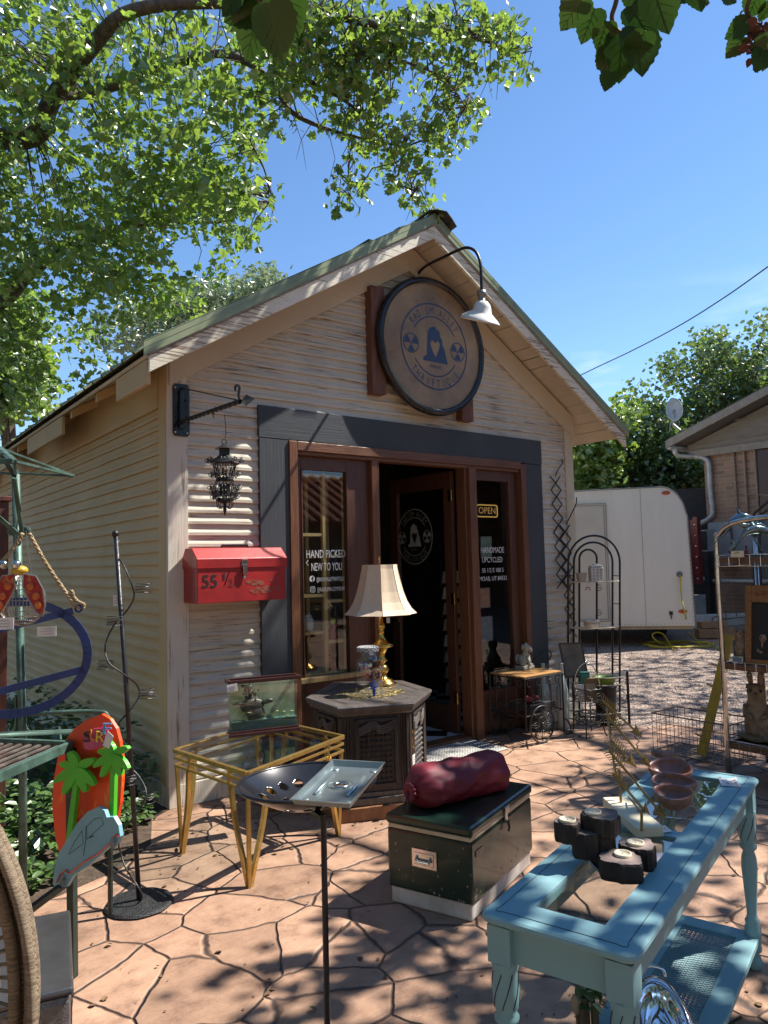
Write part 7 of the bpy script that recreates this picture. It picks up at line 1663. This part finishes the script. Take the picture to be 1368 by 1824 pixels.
# ---- the big tree whose crown hangs over the roof from the left
rd=random.Random(77)
T=thing('overhanging_maple_tree','big leafy maple tree overhanging the shop roof from the upper left','tree',(-2.6,9.0,0))
cr0=PD(-150,420,8.6)
limb(T,[V3((-2.6,9.0,-.02)),V3((-2.5,9.0,1.6)),V3((-2.2,8.8,3.0)),cr0],.30,.17,nm='trunk',n=14)
L1=limb(T,[cr0,PD(-60,265,8.2),PD(60,243,8.0),PD(92,180,7.9),PD(160,88,7.7),PD(240,18,7.5),PD(420,6,7.2),PD(520,30,7.2)],.11,.03,n=12)
L2=limb(T,[PD(100,170,7.9),PD(180,160,8.1),PD(300,118,8.0),PD(400,96,7.8),PD(480,140,7.6),PD(520,200,7.4),PD(600,235,7.3),PD(720,262,7.2)],.055,.008)
L3=limb(T,[PD(420,6,7.2),PD(560,20,7.2),PD(650,40,7.0),PD(760,55,7.0),PD(850,70,7.0),PD(930,95,7.0)],.045,.004)
L4=limb(T,[cr0,PD(-20,540,8.6),PD(60,480,8.8),PD(150,425,8.9),PD(260,400,9.0),PD(410,395,9.0)],.10,.012)
L5=limb(T,[PD(120,440,8.9),PD(200,500,9.2),PD(300,540,9.4),PD(380,560,9.6)],.035,.006)
L6=limb(T,[PD(480,130,7.6),PD(560,150,7.4),PD(640,200,7.2),PD(690,270,7.1),PD(740,340,7.1)],.022,.004)
L7=limb(T,[PD(600,30,7.1),PD(640,90,7.1),PD(720,110,7.0),PD(790,140,7.0),PD(830,190,7.0)],.018,.003)
L8=limb(T,[PD(590,150,7.3),PD(625,230,7.3),PD(620,300,7.3),PD(625,350,7.3)],.008,.002)
L9=limb(T,[PD(400,96,7.8),PD(420,200,7.9),PD(470,300,8.0),PD(480,360,8.0)],.02,.003)
crown=B(); tw=B()
def clump(b,c,n,s,ls,droop=.5,rd=rd,lob=1):
    for i in range(n):
        p=c+V3((rd.gauss(0,s),rd.gauss(0,s),rd.gauss(0,s*.8)))
        d=rndv(rd); d.z=d.z*.6-droop; d.normalize(); nn=(Z*.5+rndv(rd)).normalized(); nn=(nn-d*nn.dot(d)).normalized(); leaf(b,p,d,nn,ls*rd.uniform(.45,1.3),lob)
E_=[(120,230,230,330,1500),(260,420,190,130,520),(90,520,190,210,820),(-60,400,140,420,500),(330,200,170,200,620),(30,90,150,160,300),(470,110,130,130,330),(600,70,130,80,230),(560,150,80,60,80),(640,150,60,90,90),
    (745,60,70,60,70),(830,40,60,40,45),(860,95,55,60,42),(930,100,22,45,14),(790,170,60,60,46),(770,235,60,45,34),(690,250,80,45,60),(725,330,45,45,32),(615,330,38,45,26),(500,350,0,0,1),(440,375,60,50,60),(395,330,60,70,80),(590,225,50,30,26),(655,60,60,60,60),(845,210,20,30,10),(300,560,90,50,60),(905,50,30,30,10),(750,365,20,15,9),(480,240,40,90,30),(540,40,60,50,60)]
allc=[]
for cx,cy,rx,ry,n in E_:
    for i in range(int(n*(.23 if n>200 else .5))):
        t=rd.uniform(0,6.283); r=math.sqrt(rd.random()); x,y=cx+rx*r*math.cos(t),cy+ry*r*math.sin(t)
        if y>560 and x>230: continue
        if x>90 and y>720-(x-90)*.5 : continue
        if 455<x<600 and 175<y<420 and rd.random()<.75: continue
        if 330<x<470 and 430<y: 
            if rd.random()<.6: continue
        D=rd.uniform(6.9,9.6) if x<480 else rd.uniform(6.7,7.6)
        if y>520: D=rd.uniform(7.8,10)
        c=PD(x,y,D); allc.append(c); clump(crown,c,rd.randint(8,13) if x<500 else rd.randint(7,10),.075 if x<500 else .055,.088 if x<500 else .075)
crown.build('crown',lf_big,T)
# twigs joining clusters to the nearest limb point
limbs=L1+L2+L3+L4+L5+L6+L7+L8+L9
for i,c in enumerate(allc):
    if i%4 and not c.x>2.0: continue
    q=min(limbs,key=lambda p:(p-c).length_squared); 
    if (q-c).length>(1.3 if c.x<2 else .7): continue
    m_=q.lerp(c,.55)+V3((rd.gauss(0,.06),rd.gauss(0,.06),.05+rd.random()*.08)); tw.tube([q,m_,c],[.007,.005,.0025],4)
for i in range(60):   # bare hanging twigs
    q=rd.choice(limbs[20:]); a=q+V3((rd.gauss(0,.15),rd.gauss(0,.1),-rd.uniform(.15,.5))); tw.tube([q,q.lerp(a,.5)+V3((rd.gauss(0,.04),0,0)),a],[.004,.003,.0015],4)
tw.build('twigs',twg,T)
# ---- crowns further off
def far_tree(name,lab,base,ells,mt,ls,D0,D1,gr,sd=5,cl=10,th=.3):
    rd_=random.Random(sd); o=thing(name,lab,'tree',base,group=gr); b=B(); pts=[]
    for cx,cy,rx,ry,n in ells:
        for i in range(n):
            t=rd_.uniform(0,6.283); r=rd_.random()**.55*(1+.22*math.sin(3*t+cx)+.15*math.sin(7*t+cy)); x,y=cx+rx*r*math.cos(t),cy+ry*r*math.sin(t); c=PD(x,y,rd_.uniform(D0,D1)); pts.append(c)
            for k in range(cl):
                p=c+V3((rd_.gauss(0,.22),rd_.gauss(0,.22),rd_.gauss(0,.16)))*(D0/24); d=rndv(rd_); d.z=d.z*.6-.2; d.normalize(); nn=(Z*.6+rndv(rd_)).normalized(); nn=(nn-d*nn.dot(d)).normalized(); leaf(b,p,d,nn,ls*rd_.uniform(.6,1.3))
    b.build('crown',mt,o); m_=sum(pts,V3())/len(pts)
    b=B(); top=m_+Z*.5; b.tube(bez([V3(base),V3(base).lerp(top,.4)+V3((.1,.1,0)),top],12),[th,th*.9,th*.8,th*.75,th*.7,th*.65,th*.6,th*.55,th*.5,th*.45,th*.4,th*.35,th*.3][:len(bez([V3(base),V3(base).lerp(top,.4)+V3((.1,.1,0)),top],12))],8)
    for i in range(22):
        q=rd_.choice(pts); s=V3(base).lerp(top,rd_.uniform(.5,1)); b.tube([s,s.lerp(q,.5)+Z*.15,q],[th*.22,th*.14,.02],5)
    b.build('trunk',barkm,o); return o
GR='trees beyond the yard'
def gd(px,D): 
    q=CAM+V3((ray(px,1000).x,ray(px,1000).y,0)).normalized()*D; return V3((q.x,q.y,gz(q.x,q.y)))
far_tree('broadleaf_tree','tall dark green tree rising behind the brick house roof at right',gd(1310,27),[(1315,720,85,90,420),(1370,700,60,110,220),(1290,640,50,45,50),(1230,760,55,60,130),(1200,660,35,30,30),(1265,620,22,30,22)],lf_dk,.16,24,29,GR,1,14)
far_tree('broadleaf_tree','dark green tree directly behind the white trailer and satellite dish',gd(1160,25),[(1170,800,75,75,260),(1200,830,60,60,180),(1150,725,36,36,30),(1130,850,60,50,160),(1240,850,40,40,140)],lf_dk,.155,22,26,GR,2,14)
far_tree('broadleaf_tree','bright yellow green tree between the shop eave and the trailer',gd(1055,24),[(1055,835,45,60,260),(1085,790,30,50,90),(1035,800,30,30,60),(1110,745,25,40,40)],leafmat('yellow green leaf',(.10,.18,.02),(.17,.27,.035),.42,.7),.18,21,24,GR,3,13)
far_tree('broadleaf_tree','pale feathery tree behind the shop roof ridge at left',gd(420,24),[(430,540,85,45,230),(350,560,70,50,200),(470,500,30,25,36),(250,590,80,50,160)],lf_pale,.15,22,26,GR,4,11)
far_tree('broadleaf_tree','rounded green tree low at the left edge beyond the shop',gd(20,17),[(25,650,62,95,300),(10,560,50,60,120),(-30,700,60,90,160)],lf_big,.15,15,17.5,GR,5,12)
# ---- mulberry overhead: out of frame to the right and above, it throws the dappled shade; two sprigs and a clump hang into view
M_=thing('mulberry_tree','mulberry tree overhead, only its hanging leafy sprigs show along the top edge','tree',(7.6,-3.4,0))
fork=V3((7.4,-2.9,4.4)); mt_=limb(M_,[V3((7.6,-3.4,-.02)),V3((7.5,-3.2,1.8)),V3((7.4,-3.0,3.2)),fork],.28,.2,nm='trunk',n=14)
allm=[]
def inview(p,mg=45):
    x,y,z=proj(p); return z>0 and -mg<x<1368+mg and -mg<y<1824+mg
sh_b=B(); rs=random.Random(99)
S=-SUNV
def shade(fn,n,t0,t1,cl,sp,ls=.11):
    """leaf clumps along the sun's way to the places that lie in shade"""
    for i in range(n):
        p=fn(); 
        for tr_y in range(4):
            t=rs.uniform(t0,t1); c=V3(p)+S*t
            if not inview(c,130): break
        else: continue
        allm.append(c)
        for k in range(cl):
            q=c+V3((rs.gauss(0,sp),rs.gauss(0,sp),rs.gauss(0,sp*.7)))
            if inview(q): continue
            d=rndv(rs); d.z=d.z*.4-.2; d.normalize(); nn=(S*.8+rndv(rs)*.7).normalized(); nn=(nn-d*nn.dot(d)).normalized(); leaf(sh_b,q,d,nn,ls*rs.uniform(.7,1.25))
def gpx(x0,x1,y0,y1): return lambda: G(rs.uniform(x0,x1),rs.uniform(y0,y1),0)
def gp(x0,x1,y0,y1,z=0): return lambda: V3((rs.uniform(x0,x1),rs.uniform(y0,y1),z))
shade(gp(.0,3.2,-.8,2.0),230,4.5,8,9,.13)            # near patio, bottom of the picture
shade(gp(.9,2.6,1.9,2.75),30,5,8,9,.12)
shade(gp(1.2,3.2,.9,1.7,.72),22,4.5,8,9,.10)         # blue table
shade(gp(2.3,3.1,2.4,3.0,.4),36,6,9,9,.11)           # cooler
shade(gp(4.4,7.2,.6,3.3,.4),270,6.5,11,10,.17)       # chrome rack corner
shade(gp(4.4,7.2,.6,3.3,1.5),80,6.5,11,10,.17)
shade(lambda: V3((rs.uniform(3.7,6.3),YF,rs.uniform(.1,2.9))),250,7.5,12,10,.16)   # right half of the facade
shade(gp(5.4,8.6,3.2,8.5),260,8,13,10,.18)           # gravel
shade(gp(8.5,13,2,10),260,8,14,10,.28,.13)
shade(lambda: V3((rs.uniform(1.9,3.6),YF,rs.uniform(.2,.9))),20,7.5,12,9,.12)
sh_b.build('crown',lf_shade,M_)
for (x,y,z) in ((9.5,-1.5,6.5),(11.5,1.5,8.5),(6.0,-1.0,6.5),(13,4.5,9.5),(9.0,2.0,9.5),(5.2,-3.2,6.5)):
    e=V3((x,y,z)); P_=limb(M_,[fork,fork.lerp(e,.5)+Z*.5,e],.12,.03)
# unseen trees added out of frame, to close off much of the open sky
lf_co=lf_dk
def mass(o,lst,n,ls):
    b=B()
    for (x,y,z,rx,ry,rz,w_) in lst:
        for i in range(int(n*w_)):
            q=rndv(rs)*(.55+.45*rs.random()); c=V3((x+q.x*rx,y+q.y*ry,z+q.z*rz))
            if inview(c,90) or c.z<.3: continue
            # leave the sun's own path to the yard open: only the clumps above shade it
            k=(c.z-1.0)/(-SUNV.z); g=c+SUNV*k
            if -1.5<g.x<15 and -2.5<g.y<12 and c.x>g.x: continue
            d=rndv(rs); nn=rndv(rs); nn=(nn-d*nn.dot(d)).normalized(); leaf(b,c,d,nn,ls*rs.uniform(.6,1.3))
    b.build('crown',lf_co,o)
for lab,base,lst in (('added unseen tree behind the viewpoint, holding back sky light',(-1.5,-7,0),((-1.5,-7,5,4.5,3,3.6,1),(-5,-6,4.5,3.5,3,3.6,.8),(3,-8,5,4,3,3.6,.9))),
    ('added unseen tree left of the viewpoint, holding back sky light',(-6.5,1.5,0),((-6,1,4,2.6,4,3.8,1),(-6,6,4,2.6,4,3.8,1),(-4,-2,6,3,3,2.4,.6))),
    ('added unseen tree beyond the shop side yard, holding back sky light',(-6.5,11,0),((-6,11,4,3,4,3.8,1),))):
    o_=thing('added_sky_screen_tree',lab,'tree',base); limb(o_,[V3(base)-Z*.02,V3(base)+Z*1.5,V3(base)+Z*3.2,V3(base)+Z*4.6],.25,.08,nm='trunk'); mass(o_,lst,2600,.30)
# sprigs in view
lf_sp=leafmat('shade darkened mulberry leaf',(.020,.055,.008),(.032,.085,.012),.22,8,.03)  # darker copy of the mulberry leaf; backlit shade is put into the colour
def sprig(stem,leaves,D,ls,mt=None):
    mt=mt or lf_sp; P_=[PD(x,y,D) for x,y in stem]; b=B(); b.tube(bez(P_,20),[.004]*len(bez(P_,20)),6); b.build('sprig_stem',twg,M_)
    for (x0,y0,x1,y1) in leaves:
        dj=rs.uniform(-.04,.04); a,e=PD(x0,y0,D+dj),PD(x1,y1,D+dj+rs.uniform(-.03,.03)); d=(e-a); Ls=d.length; d.normalize(); nn=(-_v+rndv(rs)*.35); nn=(nn-d*nn.dot(d)).normalized(); s_=d.cross(nn).normalized()
        b=B(); o=[(0,.0),(-.06,.16),(-.02,.34),(.12,.44),(.22,.45),(.30,.50),(.36,.45),(.44,.46),(.5,.40),(.58,.39),(.64,.31),(.72,.29),(.78,.20),(.86,.15),(1,0)]
        A=[a+d*Ls*u+s_*Ls*v*1.02+nn*Ls*.10*v*v*3 for u,v in o]; Bq=[a+d*Ls*u-s_*Ls*v*1.02+nn*Ls*.10*v*v*3 for u,v in o[1:-1]]
        mid=[a+d*Ls*t for t in (.2,.4,.6,.8)]
        m_=len(o); b.add(A,[tuple(range(m_))]); b.add([A[0]]+Bq+[A[-1]],[tuple(range(m_))[::-1]])
        lf=b.build('leaf',mt,M_)
        b=B(); b.tube([a-nn*.0006,a+d*Ls*.97-nn*.0006],.0009,4)
        for t in (.12,.3,.48,.66):
            for sg in (-1,1): b.tube([a+d*Ls*t-nn*.0006,a+d*Ls*(t+.22)+s_*sg*Ls*(.34-.3*t)+nn*Ls*.02],.0006,3)
        b.build('leaf_vein',mat('pale leaf vein',(.05,.11,.02),.6),lf)
sprig([(1105,-60),(1098,0),(1090,30),(1098,52),(1108,60)],[(1040,-8,998,56),(1060,15,1035,80),(1082,38,1063,92),(1125,10,1155,62),(1165,-20,1192,62),(1092,78,1063,124),(1110,58,1102,150),(1135,50,1144,138),(1088,128,1077,164),(1085,80,1085,140),(1130,-25,1130,30),(1150,55,1118,108)],1.55,.1)
sprig([(1240,-40),(1250,-5),(1262,8)],[(1240,-25,1250,22),(1200,-18,1232,4),(1290,-20,1312,5)],1.9,.1)
sprig([(480,-70),(470,-20),(462,5)],[(470,-10,398,40),(462,8,438,110),(478,5,506,112),(500,-30,533,68),(430,-40,395,30)],1.15,.1)
sprig([(1345,-60),(1338,-10),(1330,20),(1345,50)],[(1330,40,1290,70),(1325,65,1292,105),(1360,90,1345,130),(1375,60,1358,128),(1350,-10,1330,35),(1380,0,1352,40)],1.9,.1)
dead=mat('dead brown leaf',(.20,.075,.045),.8,col2=(.09,.035,.025),sc_=16)
b=B()
for i in range(120):
    c=PD(1352+rs.gauss(0,16),68+rs.gauss(0,17),1.95+rs.uniform(-.06,.06)); d=rndv(rs); nn=rndv(rs); nn=(nn-d*nn.dot(d)).normalized(); leaf(b,c,d,nn,rs.uniform(.012,.028))
b.build('dead_leaf_clump',dead,M_)
b=B(); b.tube(bez([V3((5.2,-3.2,6.5)),PD(1500,-500,2.6),PD(1345,-60,1.95)],16),.008,6); b.tube(bez([V3((6,-1,6.5)),PD(1200,-500,2.4),PD(1105,-60,1.6)],16),.007,6); b.tube(bez([PD(1200,-500,2.4),PD(800,-400,1.8),PD(480,-70,1.2)],16),.006,6); b.tube(bez([PD(1200,-500,2.4),PD(1240,-40,1.95)],8),.005,5); b.build('branch',twg,M_)
# leaf litter on the paving
b=B(); r5=random.Random(15)
for i in range(420):
    if r5.random()<.5: p=G(r5.uniform(100,1368),r5.uniform(1330,1824))
    else: p=V3((r5.uniform(1.2,3.2),r5.uniform(3.6,4.85),0))
    p.z=.004; d=rndv(r5); d.z*=.12; d.normalize(); nn=(Z+rndv(r5)*.35).normalized(); nn=(nn-d*nn.dot(d)).normalized(); leaf(b,p,d,nn,r5.choice((.008,.012,.016,.03)))
tag(b.build('leaf_litter',mat('dry leaf litter',(.22,.13,.06),.8,col2=(.08,.05,.03),sc_=30)),'dry leaf bits scattered over the flagstones','leaf litter',kind='stuff')
# ======================= ACROSS THE WAY (seen only mirrored in the shop glass) =======================
bh=thing('tile_roofed_building','adobe building with red tile roof across the way, mirrored in the shop windows','building',(9,-9,0))
adb=mat('tan adobe',(.34,.24,.16),.85,col2=(.28,.19,.12),sc_=4)
b=B(); b.bb(1.5,26,-15,-9,0,2.9); b.build('wall',adb,bh)
b=B(); 
for k in range(60):
    x=1+k*.43; b.tube([(x,-8.4,2.75),(x,-12,4.6)],.13,8)
b.build('tile_roof',mat('terracotta tile',(.42,.16,.09),.75,col2=(.26,.09,.05),sc_=9,bump=.4),bh)
for x in (4,8.5,13,18):
    b=B(); b.bb(x,x+1.4,-9.0,-8.94,1.0,2.2); b.build('window',mat('dark window',(.05,.05,.06),.2),bh)
